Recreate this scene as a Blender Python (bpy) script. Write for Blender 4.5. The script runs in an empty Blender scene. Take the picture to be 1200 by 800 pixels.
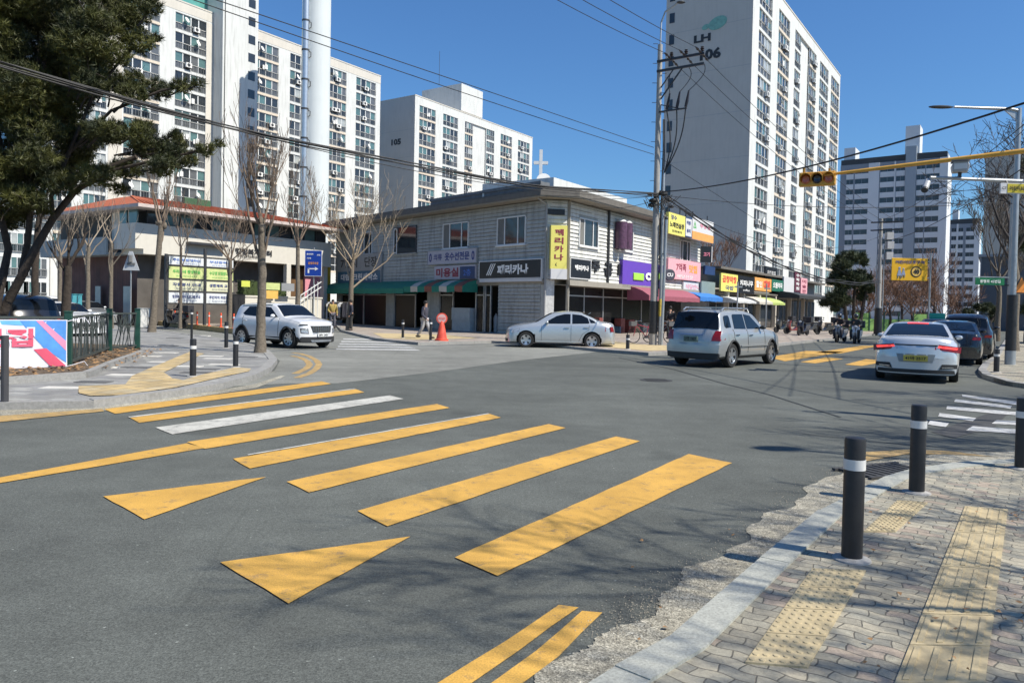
import bpy, bmesh, math, random
import numpy as np
from mathutils import Matrix, Vector, Euler
R = math.radians
sc = bpy.context.scene
col = sc.collection
random.seed(5)
# ---------------------------------------------------------------- camera
F, CX, CY, HC = 870.0, 600.0, 379.0, 1.65
PITCH, ROLL = 1.32, 1.17
cd = bpy.data.cameras.new('camera')
cam = bpy.data.objects.new('camera', cd); col.objects.link(cam)
CM = Matrix.Rotation(R(90 - PITCH), 4, 'X') @ Matrix.Rotation(R(ROLL), 4, 'Z')
cam.matrix_world = Matrix.Translation((0, 0, HC)) @ CM
cd.sensor_width = 36; cd.lens = 36 * F / 1200; cd.shift_y = (CY - 400) / 1200
cd.clip_start = .05; cd.clip_end = 5000
sc.camera = cam
# ---------------------------------------------------------------- sky, sun, exposure
SUN_EL, SUN_AZ = 50.0, 27.0            # sun stands right of and a little behind the camera
sd = Vector((math.cos(R(SUN_AZ)) * math.cos(R(SUN_EL)), -math.sin(R(SUN_AZ)) * math.cos(R(SUN_EL)), math.sin(R(SUN_EL))))
w = bpy.data.worlds.new('World'); sc.world = w; w.use_nodes = True
nt = w.node_tree; nt.nodes.clear()
sky = nt.nodes.new('ShaderNodeTexSky'); sky.sky_type = 'NISHITA'; sky.sun_disc = False
sky.sun_elevation = R(SUN_EL); sky.sun_rotation = math.atan2(sd.x, sd.y)
sky.air_density = 1.25; sky.dust_density = .45; sky.ozone_density = 4.0; sky.altitude = 0
bg = nt.nodes.new('ShaderNodeBackground'); bg.inputs[1].default_value = .095
wo = nt.nodes.new('ShaderNodeOutputWorld')
tn = nt.nodes.new('ShaderNodeVectorMath'); tn.operation = 'MULTIPLY'; tn.inputs[1].default_value = (.475, .745, 1.03)
nt.links.new(sky.outputs[0], tn.inputs[0]); nt.links.new(tn.outputs[0], bg.inputs[0]); nt.links.new(bg.outputs[0], wo.inputs[0])
sl = bpy.data.lights.new('sun', 'SUN'); sl.energy = 4.9; sl.angle = R(.5); sl.color = (1, .935, .82)
so = bpy.data.objects.new('sun', sl); col.objects.link(so)
so.rotation_euler = sd.to_track_quat('Z', 'Y').to_euler()
sc.view_settings.view_transform = 'Standard'; sc.view_settings.look = 'None'
sc.view_settings.gamma = 1; sc.view_settings.use_curve_mapping = False
sc.view_settings.exposure = .45
# ---------------------------------------------------------------- pixel measurements -> real positions
def ray(px, py):
    return (CM.to_3x3() @ Vector(((px - CX) / F, -(py - CY) / F, -1)))
def G(px, py, z=0.0):
    d = ray(px, py); t = (z - HC) / d.z
    return Vector((d.x * t, d.y * t, z))
def PT(px, py, Y):
    d = ray(px, py); t = Y / d.y
    return Vector((d.x * t, Y, HC + d.z * t))
class Fac:                                  # a vertical facade plane: origin, heading of its x axis; y goes into the building
    def __init__(s, o, ang):
        s.o = Vector((o[0], o[1], 0)); s.ang = ang
        s.M = Matrix.Translation(s.o) @ Matrix.Rotation(R(ang), 4, 'Z')
        s.dx = Vector((math.cos(R(ang)), math.sin(R(ang)), 0)); s.n = Vector((s.dx.y, -s.dx.x, 0))
    def p(s, px, py, off=0.0):              # (local x, z) of the photo point on the plane, off metres proud of it
        d = ray(px, py); q = s.o + s.n * off; c = Vector((0, 0, HC))
        t = (q - c).dot(s.n) / d.dot(s.n)
        h = c + d * t
        return (h - q).dot(s.dx), h.z
    def sub(s, x, y, ang=0, z=0):
        return s.M @ Matrix.Translation((x, y, z)) @ Matrix.Rotation(R(ang), 4, 'Z')
UA = 55.6                                   # heading of the main street grid
UD = Vector((math.cos(R(UA)), math.sin(R(UA)), 0)); VD = Vector((-UD.y, UD.x, 0))
WD = Vector((-.653, .757, 0))               # heading of the side street
# ---------------------------------------------------------------- materials
MC = {}
def links(nt, *prs):
    for a, b in prs: nt.links.new(a, b)
def mat(key, c=(.5, .5, .5), rough=.6, metal=0.0, var=.12, scale=3.0, bump=0.0, bscale=None, coat=0.0, emit=0.0, spec=.5, dirt=0.0, trans=0.0):
    if key in MC: return MC[key]
    m = bpy.data.materials.new(key); m.use_nodes = True; n = m.node_tree; b = n.nodes['Principled BSDF']
    b.inputs['Roughness'].default_value = rough; b.inputs['Metallic'].default_value = metal
    b.inputs['Specular IOR Level'].default_value = spec
    b.inputs['Coat Weight'].default_value = coat; b.inputs['Coat Roughness'].default_value = .04
    if trans: b.inputs['Transmission Weight'].default_value = trans
    tc = n.nodes.new('ShaderNodeTexCoord')
    no = n.nodes.new('ShaderNodeTexNoise'); no.inputs['Scale'].default_value = scale; no.inputs['Detail'].default_value = 6
    no.inputs['Roughness'].default_value = .65
    n.links.new(tc.outputs['Object'], no.inputs['Vector'])
    mr = n.nodes.new('ShaderNodeMapRange'); mr.inputs[1].default_value = .3; mr.inputs[2].default_value = .7
    mr.inputs[3].default_value = 1 - var; mr.inputs[4].default_value = 1 + var
    n.links.new(no.outputs['Fac'], mr.inputs[0])
    mx = n.nodes.new('ShaderNodeVectorMath'); mx.operation = 'SCALE'; mx.inputs[0].default_value = c[:3]
    n.links.new(mr.outputs[0], mx.inputs['Scale'])
    out = mx.outputs[0]
    if dirt:
        mp = n.nodes.new('ShaderNodeMapping'); mp.inputs['Scale'].default_value = (2.2, 2.2, .22)
        n2 = n.nodes.new('ShaderNodeTexNoise'); n2.inputs['Scale'].default_value = 1.6; n2.inputs['Detail'].default_value = 8
        links(n, (tc.outputs['Object'], mp.inputs[0]), (mp.outputs[0], n2.inputs['Vector']))
        m2 = n.nodes.new('ShaderNodeMapRange'); m2.inputs[1].default_value = .48; m2.inputs[2].default_value = .75
        m2.inputs[3].default_value = 0; m2.inputs[4].default_value = dirt
        n.links.new(n2.outputs['Fac'], m2.inputs[0])
        mm = n.nodes.new('ShaderNodeMix'); mm.data_type = 'RGBA'
        links(n, (m2.outputs[0], mm.inputs[0]), (out, mm.inputs[6])); mm.inputs[7].default_value = (c[0] * .35, c[1] * .33, c[2] * .3, 1)
        out = mm.outputs[2]
    n.links.new(out, b.inputs['Base Color'])
    if emit:
        n.links.new(out, b.inputs['Emission Color']); b.inputs['Emission Strength'].default_value = emit
    if bump:
        bn = n.nodes.new('ShaderNodeTexNoise'); bn.inputs['Scale'].default_value = bscale or scale * 8; bn.inputs['Detail'].default_value = 4
        bp = n.nodes.new('ShaderNodeBump'); bp.inputs['Strength'].default_value = bump; bp.inputs['Distance'].default_value = .02
        links(n, (tc.outputs['Object'], bn.inputs['Vector']), (bn.outputs['Fac'], bp.inputs['Height']), (bp.outputs[0], b.inputs['Normal']))
    MC[key] = m
    return m
def glass(key, c=(.02, .025, .03), rough=.06):
    return mat(key, c, rough, 0, .25, .8, spec=.8)
# ---------------------------------------------------------------- mesh builder (vertices kept in world space)
WM = {}
class MB:
    def __init__(s, M=None): s.v = []; s.f = []; s.m = []; s.M = M or Matrix(); s.k = 0
    def add(s, vs, fs, k=None):
        n = len(s.v); M = s.M; s.v += [tuple(M @ Vector(p)) for p in vs]
        s.f += [tuple(i + n for i in f) for f in fs]; s.m += [s.k if k is None else k] * len(fs)
    def box(s, x0, x1, y0, y1, z0, z1, k=None):
        s.add([(x0, y0, z0), (x1, y0, z0), (x1, y1, z0), (x0, y1, z0), (x0, y0, z1), (x1, y0, z1), (x1, y1, z1), (x0, y1, z1)],
              [(0, 3, 2, 1), (4, 5, 6, 7), (0, 1, 5, 4), (1, 2, 6, 5), (2, 3, 7, 6), (3, 0, 4, 7)], k)
    def bar(s, a, b, wx, wz, k=None, up=(0, 0, 1)):
        a = Vector(a); b = Vector(b); d = (b - a).normalized(); up = Vector(up)
        if abs(d.dot(up)) > .95: up = Vector((1, 0, 0))
        sx = d.cross(up).normalized() * wx / 2; sz = sx.cross(d).normalized() * wz / 2
        vs = [p + i * sx + j * sz for p in (a, b) for i, j in ((-1, -1), (1, -1), (1, 1), (-1, 1))]
        s.add(vs, [(0, 1, 2, 3), (7, 6, 5, 4), (0, 4, 5, 1), (1, 5, 6, 2), (2, 6, 7, 3), (3, 7, 4, 0)], k)
    def tube(s, pts, rad, n=8, k=None, cap=True):
        pts = [Vector(p) for p in pts]; rs = rad if isinstance(rad, (list, tuple)) else [rad] * len(pts)
        vs = []; fs = []; pa = None
        for i, p in enumerate(pts):
            d = (pts[min(i + 1, len(pts) - 1)] - pts[max(i - 1, 0)])
            d = d.normalized() if d.length > 1e-9 else Vector((0, 0, 1))
            if pa is None:
                a = d.cross(Vector((0, 0, 1)) if abs(d.z) < .9 else Vector((1, 0, 0))).normalized()
            else:
                a = (pa - d * pa.dot(d)); a = a.normalized() if a.length > 1e-6 else d.orthogonal().normalized()
            pa = a; b = d.cross(a)
            for j in range(n):
                t = 2 * math.pi * j / n; vs.append(p + (a * math.cos(t) + b * math.sin(t)) * rs[i])
        for i in range(len(pts) - 1):
            for j in range(n):
                q = (j + 1) % n; fs.append((i * n + j, i * n + q, i * n + n + q, i * n + n + j))
        if cap: fs += [tuple(range(n - 1, -1, -1)), tuple(range(len(vs) - n, len(vs)))]
        s.add(vs, fs, k)
    def cyl(s, x, y, z0, z1, r0, r1=None, n=20, k=None):
        s.tube([(x, y, z0), (x, y, z1)], [r0, r0 if r1 is None else r1], n, k)
    def lathe(s, prof, n=20, k=None, M=None, cap=True):        # prof: (radius, z) about local z, optionally through M
        M = M or Matrix(); vs = []; fs = []
        for r, z in prof:
            for j in range(n):
                t = 2 * math.pi * j / n; vs.append(M @ Vector((r * math.cos(t), r * math.sin(t), z)))
        for i in range(len(prof) - 1):
            for j in range(n):
                q = (j + 1) % n; fs.append((i * n + j, i * n + q, i * n + n + q, i * n + n + j))
        if cap and prof[0][0] > 1e-4: fs.append(tuple(range(n - 1, -1, -1)))
        if cap and prof[-1][0] > 1e-4: fs.append(tuple(range(len(vs) - n, len(vs))))
        s.add(vs, fs, k)
    def ball(s, c, r, n=10, k=None, sc3=(1, 1, 1)):
        pr = [(math.sin(math.pi * i / (n // 2 + 1)), -math.cos(math.pi * i / (n // 2 + 1))) for i in range(n // 2 + 2)]
        pr[0] = (1e-5, -1); pr[-1] = (1e-5, 1)
        s.lathe(pr, n, k, Matrix.Translation(c) @ Matrix.Diagonal((r * sc3[0], r * sc3[1], r * sc3[2], 1)))
    def prism(s, poly, z0, z1, k=None):              # poly: list of (x, y), counter-clockwise
        n = len(poly); vs = [(p[0], p[1], z0) for p in poly] + [(p[0], p[1], z1) for p in poly]
        s.add(vs, [tuple(range(n - 1, -1, -1)), tuple(range(n, 2 * n))] + [(i, (i + 1) % n, n + (i + 1) % n, n + i) for i in range(n)], k)
    def xz(s, poly, y0, y1, k=None):                 # polygon in x-z thickened along y
        n = len(poly); vs = [(p[0], y0, p[1]) for p in poly] + [(p[0], y1, p[1]) for p in poly]
        s.add(vs, [tuple(range(n)), tuple(range(2 * n - 1, n - 1, -1))] + [((i + 1) % n, i, n + i, n + (i + 1) % n) for i in range(n)], k)
    def sheet(s, poly, z, k=None): s.add([(p[0], p[1], z) for p in poly], [tuple(range(len(poly)))], k)
    def build(s, name, mats, parent=None, smooth=False, ang=35, bevel=0):
        if not isinstance(mats, (list, tuple)): mats = [mats]
        me = bpy.data.meshes.new(name); V = np.array(s.v, dtype=np.float64)
        if parent is not None: inv = WM[parent.name].inverted(); W = WM[parent.name]
        else:
            c = ((V[:, 0].min() + V[:, 0].max()) / 2, (V[:, 1].min() + V[:, 1].max()) / 2, V[:, 2].min())
            W = Matrix.Translation(c); inv = W.inverted()
        A = np.array(inv); V = V @ A[:3, :3].T + A[:3, 3]
        me.from_pydata(V.tolist(), [], s.f)
        for m in mats: me.materials.append(m)
        me.polygons.foreach_set('material_index', s.m)
        if smooth:
            me.polygons.foreach_set('use_smooth', [True] * len(s.f))
            me.update()
            try: me.set_sharp_from_angle(angle=R(ang))
            except Exception: pass
        me.update()
        o = bpy.data.objects.new(name, me); col.objects.link(o)
        if parent is not None: o.parent = parent; WM[o.name] = WM[parent.name].copy()
        else: o.matrix_world = W; WM[o.name] = W
        if bevel:
            bv = o.modifiers.new('bevel', 'BEVEL'); bv.width = bevel; bv.segments = 2; bv.limit_method = 'ANGLE'; bv.angle_limit = R(40)
        return o
def tag(o, label=None, cat=None, group=None, kind=None):
    if label: o['label'] = label
    if cat: o['category'] = cat
    if group: o['group'] = group
    if kind: o['kind'] = kind
    return o
def root(name, loc, rz, label, cat, group=None):
    o = bpy.data.objects.new(name, None); col.objects.link(o); o.empty_display_size = .3
    M = Matrix.Translation(loc) @ Matrix.Rotation(R(rz), 4, 'Z'); o.matrix_world = M; WM[o.name] = M
    return tag(o, label, cat, group)
def struct(o): o['kind'] = 'structure'; return o
def inst(me, name, parent, Mw):
    o = bpy.data.objects.new(name, me); col.objects.link(o); o.parent = parent
    o.matrix_local = WM[parent.name].inverted() @ Mw; WM[o.name] = Mw.copy(); return o
def copy_tree(o, loc=None, rz=None, parent=None, label=None):
    kids = [c for c in bpy.data.objects if c.parent == o] if not isinstance(o, tuple) else []
    c = o.copy(); col.objects.link(c)
    if parent is not None: c.parent = parent
    if loc is not None: c.location = loc
    if rz is not None: c.rotation_euler = (0, 0, R(rz))
    if label: c['label'] = label
    for k in kids: copy_tree(k, parent=c)
    return c
def evalmesh(*obs):
    """mesh of the first object with its modifiers, evaluated in a small side scene (quick)"""
    ts = bpy.data.scenes.new('tmp')
    for o in obs: ts.collection.objects.link(o)
    with bpy.context.temp_override(scene=ts, view_layer=ts.view_layers[0]):
        dg = bpy.context.evaluated_depsgraph_get(); dg.update()
        me = bpy.data.meshes.new_from_object(obs[0].evaluated_get(dg))
    for o in obs: ts.collection.objects.unlink(o)
    bpy.data.scenes.remove(ts); return me
# ---------------------------------------------------------------- lettering
def text(mb, s, M, h, k=0, width=None, bold=.0, depth=.01, align='C'):
    """puts the words s into mb: M maps (x right, z up, facing -y); h = letter height, width = fitted total width"""
    cu = bpy.data.curves.new('t', 'FONT'); cu.body = s; cu.size = 1; cu.offset = bold; cu.extrude = 0; cu.resolution_u = 2
    o = bpy.data.objects.new('t', cu)
    me = evalmesh(o)
    vs = [v.co.copy() for v in me.vertices]; fs = [tuple(p.vertices) for p in me.polygons]
    bpy.data.objects.remove(o); bpy.data.curves.remove(cu); bpy.data.meshes.remove(me)
    if not vs: return
    x0 = min(v.x for v in vs); x1 = max(v.x for v in vs); y0 = min(v.y for v in vs); y1 = max(v.y for v in vs)
    sy = h / max(y1 - y0, 1e-3); sx = (width / (x1 - x0)) if width else sy
    ox = {'C': (x0 + x1) / 2, 'L': x0, 'R': x1}[align]
    old = mb.M; mb.M = M
    P = [((v.x - ox) * sx, 0, (v.y - (y0 + y1) / 2) * sy) for v in vs]
    n = len(P); mb.add([(p[0], -depth, p[2]) for p in P], fs, k)
    mb.M = old
def board(name, fac, x0, x1, z0, z1, m, proud=.15, thick=.12, parent=None, label=None, cat='sign', group=None, words=(), frame=None, M=None):
    """a signboard on a facade: box plus lettering parts. words: (text, cx, cz, h, width, material, bold) in facade coords"""
    M = M or fac.M
    b = MB(M); b.box(x0, x1, -proud, -proud + thick, z0, z1)
    if parent is None:
        c = M @ Vector(((x0 + x1) / 2, -proud, z0)); r = root(name, c, fac.ang if fac else 0, label, cat, group)
    else: r = parent
    p = b.build('panel', m, r)
    if frame:
        f = MB(M); t = .05
        for a in ((x0 - t, x1 + t, z1, z1 + t), (x0 - t, x1 + t, z0 - t, z0), (x0 - t, x0, z0, z1), (x1, x1 + t, z0, z1)):
            f.box(a[0], a[1], -proud - .02, -proud + thick, a[2], a[3])
        f.build('frame', frame, r)
    for (s, cx, cz, h, wd, mm, bd) in words:
        t = MB(); text(t, s, M @ Matrix.Translation((cx, -proud - .004, cz)), h, 0, wd, bd)
        if t.v: t.build('lettering', mm, r)
    return r
# ================================================================ ground
def asphalt(key, base, patch=.25, crack=.5, agg=.35, tint=(1, 1.01, 1.02), coarse=0):
    m = bpy.data.materials.new(key); m.use_nodes = True; n = m.node_tree; b = n.nodes['Principled BSDF']
    tc = n.nodes.new('ShaderNodeTexCoord'); P = tc.outputs['Object']
    def noise(sc_, det=4, rough=.6, vec=P, lo=.35, hi=.65, a=0., c=1.):
        t = n.nodes.new('ShaderNodeTexNoise'); t.inputs['Scale'].default_value = sc_; t.inputs['Detail'].default_value = det
        t.inputs['Roughness'].default_value = rough; n.links.new(vec, t.inputs['Vector'])
        r = n.nodes.new('ShaderNodeMapRange'); r.inputs[1].default_value = lo; r.inputs[2].default_value = hi
        r.inputs[3].default_value = a; r.inputs[4].default_value = c; n.links.new(t.outputs['Fac'], r.inputs[0]); return r.outputs[0]
    def mul(a, c):
        t = n.nodes.new('ShaderNodeMath'); t.operation = 'MULTIPLY'
        for i, q in enumerate((a, c)):
            if isinstance(q, float): t.inputs[i].default_value = q
            else: n.links.new(q, t.inputs[i])
        return t.outputs[0]
    v = mul(noise(85, 2, .8, a=1 - agg, c=1 + agg, lo=.36, hi=.64), noise(.35, 5, .6, a=1 - patch, c=1 + patch))
    v = mul(v, noise(30, 4, .75, a=1 - agg * .55, c=1 + agg * .55, lo=.36, hi=.64))
    # tyre-worn streaks along the road
    mp = n.nodes.new('ShaderNodeMapping'); mp.inputs['Rotation'].default_value = (0, 0, R(-UA)); mp.inputs['Scale'].default_value = (.06, .9, 1)
    n.links.new(P, mp.inputs[0]); v = mul(v, noise(1.0, 4, .55, vec=mp.outputs[0], a=1 - patch * .5, c=1 + patch * .5))
    if coarse: v = mul(v, noise(coarse, 6, .8, a=.62, c=1.3))
    # cracks
    wv = n.nodes.new('ShaderNodeTexNoise'); wv.inputs['Scale'].default_value = .8; wv.inputs['Detail'].default_value = 5; n.links.new(P, wv.inputs['Vector'])
    vm = n.nodes.new('ShaderNodeMixRGB'); vm.inputs[0].default_value = .12
    links(n, (P, vm.inputs[1]), (wv.outputs['Color'], vm.inputs[2]))
    vo = n.nodes.new('ShaderNodeTexVoronoi'); vo.feature = 'DISTANCE_TO_EDGE'; vo.inputs['Scale'].default_value = .16; n.links.new(vm.outputs[0], vo.inputs['Vector'])
    cr = n.nodes.new('ShaderNodeMapRange'); cr.inputs[1].default_value = .0; cr.inputs[2].default_value = .0022; cr.inputs[3].default_value = 1 - crack; cr.inputs[4].default_value = 1
    n.links.new(vo.outputs[0], cr.inputs[0]); v = mul(v, cr.outputs[0])
    sp = noise(28, 1, .5, lo=.755, hi=.78, a=1., c=2.6); v = mul(v, sp)
    v = mul(v, noise(2.2, 7, .7, lo=.34, hi=.66, a=1 - patch * .8, c=1 + patch * .8))
    v = mul(v, noise(.9, 3, .5, lo=.66, hi=.74, a=1., c=.8))
    x = n.nodes.new('ShaderNodeVectorMath'); x.operation = 'SCALE'; x.inputs[0].default_value = [base * t for t in tint]
    links(n, (v, x.inputs['Scale']), (x.outputs[0], b.inputs['Base Color']))
    b.inputs['Roughness'].default_value = .85; b.inputs['Specular IOR Level'].default_value = .35
    t = n.nodes.new('ShaderNodeTexNoise'); t.inputs['Scale'].default_value = 120; t.inputs['Detail'].default_value = 3; n.links.new(P, t.inputs['Vector'])
    bp = n.nodes.new('ShaderNodeBump'); bp.inputs['Strength'].default_value = .5; bp.inputs['Distance'].default_value = .008
    links(n, (t.outputs['Fac'], bp.inputs['Height']), (bp.outputs[0], b.inputs['Normal']))
    return m
M_ROAD = asphalt('asphalt_dark', .094, .15, .1, tint=(1.0, 1.07, .96))
M_SIDE = asphalt('asphalt_pale', .185, .16, .3, tint=(1.02, 1.03, .92))
M_GUT = asphalt('gutter_concrete', .28, .2, .3, .6, tint=(1.1, 1.03, .82), coarse=14)
M_PATCH = asphalt('asphalt_patch', .06, .1, .3)

def paint(key, c, wear=.5, old=(.1, .1, .1)):
    m = bpy.data.materials.new(key); m.use_nodes = True; n = m.node_tree; b = n.nodes['Principled BSDF']
    tc = n.nodes.new('ShaderNodeTexCoord'); P = tc.outputs['Object']
    def nz(s, d, lo, hi, r=.65):
        t = n.nodes.new('ShaderNodeTexNoise'); t.inputs['Scale'].default_value = s; t.inputs['Detail'].default_value = d; t.inputs['Roughness'].default_value = r
        q = n.nodes.new('ShaderNodeMapRange'); q.inputs[1].default_value = lo; q.inputs[2].default_value = hi
        links(n, (P, t.inputs['Vector']), (t.outputs['Fac'], q.inputs[0])); return q.outputs[0]
    mx = n.nodes.new('ShaderNodeMixRGB'); mx.inputs[1].default_value = (*[q * .8 for q in c], 1); mx.inputs[2].default_value = (*[min(1, q * 1.12) for q in c], 1)
    n.links.new(nz(1.7, 6, .35, .65), mx.inputs[0])
    m2 = n.nodes.new('ShaderNodeMixRGB'); m2.inputs[2].default_value = (*old, 1)
    mm = n.nodes.new('ShaderNodeMath'); mm.operation = 'MULTIPLY'; n.links.new(nz(6, 10, .62 - .1 * wear, .66, .8), mm.inputs[0]); mm.inputs[1].default_value = .75
    links(n, (mx.outputs[0], m2.inputs[1]), (mm.outputs[0], m2.inputs[0]))
    m3 = n.nodes.new('ShaderNodeMixRGB'); m3.blend_type = 'MULTIPLY'; m3.inputs[0].default_value = .38
    n.links.new(m2.outputs[0], m3.inputs[1]); n.links.new(nz(110, 3, .3, .6), m3.inputs[2])
    n.links.new(m3.outputs[0], b.inputs['Base Color']); b.inputs['Roughness'].default_value = .7
    return m
M_YEL = paint('yellow_road_paint', (.63, .36, .07), .8)
M_YEL2 = paint('faded_yellow_road_paint', (.5, .33, .12), 1.6)
M_WHT = paint('white_road_paint', (.56, .55, .49), 1.2)
M_WHT2 = paint('worn_white_road_paint', (.6, .6, .58), 1.6)

def gp(pts, z=0): return [G(x, y, z) for x, y in pts]
def area(name, pts, z, m, kind='structure', world=False):
    b = MB(); P = pts if world else gp(pts, z)
    b.sheet([(p[0], p[1]) for p in P], z); o = b.build(name, m); o['kind'] = kind; return o

b = MB(); b.sheet([(-900, -300), (900, -300), (900, 1500), (-900, 1500)], 0)
struct(b.build('road', M_ROAD))

def slab(name, kerb, back, h, m_top, m_kerb, kw=.2, lower=()):
    """pavement: kerb = visible edge line (world xy), back = hidden points closing the outline; kerbstones run along the kerb line"""
    pts = [Vector((p[0], p[1], 0)) for p in kerb]
    inn = []
    for i, p in enumerate(pts):
        d = (pts[min(i + 1, len(pts) - 1)] - pts[max(i - 1, 0)]).normalized()
        inn.append(p + Vector((-d.y, d.x, 0)) * kw)
    b = MB(); P = inn + [Vector((p[0], p[1], 0)) for p in back]
    b.prism([(p.x, p.y) for p in P], -.1, h); o = struct(b.build(name, m_top))
    k = MB()
    for i in range(len(pts) - 1):
        L = (pts[i + 1] - pts[i]).length; n = max(1, round(L / 1.0)) if L < 40 else 12
        for j in range(n):
            g = .012 / L if j else 0
            a0 = pts[i].lerp(pts[i + 1], j / n + g); a1 = pts[i].lerp(pts[i + 1], (j + 1) / n)
            c0 = inn[i].lerp(inn[i + 1], j / n + g); c1 = inn[i].lerp(inn[i + 1], (j + 1) / n)
            hh = h + .012 + random.uniform(-.006, .006)
            k.prism([(a0.x, a0.y), (a1.x, a1.y), (c1.x, c1.y), (c0.x, c0.y)], -.1, hh)
    struct(k.build('kerb', m_kerb)); return o

# ---- paving materials
def paver(key, cols, rot=0., scale=5., wave=.35, mortar=(.06, .055, .045), bump=.6, w_=.5, h_=.25, noise_c=.3):
    m = bpy.data.materials.new(key); m.use_nodes = True; n = m.node_tree; b = n.nodes['Principled BSDF']
    tc = n.nodes.new('ShaderNodeTexCoord'); mp = n.nodes.new('ShaderNodeMapping'); mp.inputs['Rotation'].default_value = (0, 0, R(-rot))
    n.links.new(tc.outputs['Object'], mp.inputs[0]); V = mp.outputs[0]
    if wave:
        sx = n.nodes.new('ShaderNodeSeparateXYZ'); n.links.new(V, sx.inputs[0])
        cx = n.nodes.new('ShaderNodeCombineXYZ')
        for a, o_, f_ in (('X', 'Y', wave), ('Y', 'X', wave)):
            q = n.nodes.new('ShaderNodeMath'); q.operation = 'MULTIPLY'; q.inputs[1].default_value = 6.2832 * 5.6 * (1 if a == 'Y' else 1.0)
            n.links.new(sx.outputs[o_], q.inputs[0]); s_ = n.nodes.new('ShaderNodeMath'); s_.operation = 'SINE'; n.links.new(q.outputs[0], s_.inputs[0])
            r_ = n.nodes.new('ShaderNodeMath'); r_.operation = 'MULTIPLY_ADD'; r_.inputs[1].default_value = f_ * .03
            n.links.new(s_.outputs[0], r_.inputs[0]); n.links.new(sx.outputs[a], r_.inputs[2]); n.links.new(r_.outputs[0], cx.inputs[a])
        V = cx.outputs[0]
    br = n.nodes.new('ShaderNodeTexBrick'); br.inputs['Scale'].default_value = scale; br.inputs['Mortar Size'].default_value = .014
    br.inputs['Mortar Smooth'].default_value = .4; br.inputs['Brick Width'].default_value = w_; br.inputs['Row Height'].default_value = h_
    br.inputs['Color1'].default_value = (0, 0, 0, 1); br.inputs['Color2'].default_value = (1, 1, 1, 1); br.inputs['Mortar'].default_value = (.5, .5, .5, 1); br.inputs['Bias'].default_value = 0
    n.links.new(V, br.inputs['Vector'])
    cr = n.nodes.new('ShaderNodeValToRGB'); cr.color_ramp.interpolation = 'CONSTANT'
    el = cr.color_ramp.elements; el[0].position = 0; el[0].color = (*cols[0], 1); el[1].position = 1 / len(cols); el[1].color = (*cols[1], 1)
    for i in range(2, len(cols)): e = el.new(i / len(cols)); e.color = (*cols[i], 1)
    n.links.new(br.outputs['Color'], cr.inputs[0])
    mo = n.nodes.new('ShaderNodeMixRGB'); mo.inputs[2].default_value = (*mortar, 1); links(n, (br.outputs['Fac'], mo.inputs[0]), (cr.outputs[0], mo.inputs[1]))
    t = n.nodes.new('ShaderNodeTexNoise'); t.inputs['Scale'].default_value = 40; t.inputs['Detail'].default_value = 8; t.inputs['Roughness'].default_value = .8; n.links.new(tc.outputs['Object'], t.inputs['Vector'])
    t2 = n.nodes.new('ShaderNodeTexNoise'); t2.inputs['Scale'].default_value = 1.3; t2.inputs['Detail'].default_value = 5; n.links.new(tc.outputs['Object'], t2.inputs['Vector'])
    r1 = n.nodes.new('ShaderNodeMapRange'); r1.inputs[1].default_value = .3; r1.inputs[2].default_value = .7; r1.inputs[3].default_value = 1 - noise_c; r1.inputs[4].default_value = 1 + noise_c; n.links.new(t.outputs['Fac'], r1.inputs[0])
    r2 = n.nodes.new('ShaderNodeMapRange'); r2.inputs[1].default_value = .3; r2.inputs[2].default_value = .7; r2.inputs[3].default_value = .78; r2.inputs[4].default_value = 1.2; n.links.new(t2.outputs['Fac'], r2.inputs[0])
    mu = n.nodes.new('ShaderNodeMath'); mu.operation = 'MULTIPLY'; links(n, (r1.outputs[0], mu.inputs[0]), (r2.outputs[0], mu.inputs[1]))
    sc_ = n.nodes.new('ShaderNodeVectorMath'); sc_.operation = 'SCALE'; links(n, (mo.outputs[0], sc_.inputs[0]), (mu.outputs[0], sc_.inputs['Scale']), (sc_.outputs[0], b.inputs['Base Color']))
    b.inputs['Roughness'].default_value = .9
    iv = n.nodes.new('ShaderNodeMath'); iv.operation = 'MULTIPLY_ADD'; iv.inputs[1].default_value = -1.2; n.links.new(br.outputs['Fac'], iv.inputs[0]); n.links.new(t.outputs['Fac'], iv.inputs[2])
    bp = n.nodes.new('ShaderNodeBump'); bp.inputs['Strength'].default_value = bump; bp.inputs['Distance'].default_value = .012
    links(n, (iv.outputs[0], bp.inputs['Height']), (bp.outputs[0], b.inputs['Normal']))
    return m
KA = math.degrees(math.atan2((G(987, 604) - G(825, 762)).y, (G(987, 604) - G(825, 762)).x))
M_PAVE = paver('interlocking_pavers', [(.34, .312, .24), (.28, .26, .205), (.37, .335, .255), (.30, .28, .22), (.34, .28, .22), (.24, .23, .19), (.33, .31, .245)], KA + 90, 3.1, .26, (.13, .12, .095))
M_PAVE2 = paver('grey_paving_slabs', [(.235, .235, .225), (.22, .22, .215), (.25, .245, .23), (.2, .2, .2), (.23, .225, .22), (.24, .24, .23), (.22, .22, .21), (.3, .3, .28)], -12, 1.6, 0, (.15, .145, .13), .25, .6, .3, .18)
M_PAVE3 = paver('pale_paving', [(.33, .28, .23), (.3, .26, .22), (.34, .3, .25), (.31, .25, .21)], UA, 2.2, 0, (.2, .18, .16), .2, .5, .25, .15)
M_KERB = mat('granite_kerb', (.34, .345, .305), .8, var=.3, scale=70, bump=.15, bscale=150, dirt=.0)
M_KERB2 = mat('concrete_kerb', (.27, .265, .25), .85, var=.2, scale=20, bump=.2, dirt=.25)
M_SOIL = mat('planter_soil', (.11, .08, .05), 1, var=.5, scale=9, bump=.9, bscale=30)
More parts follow.
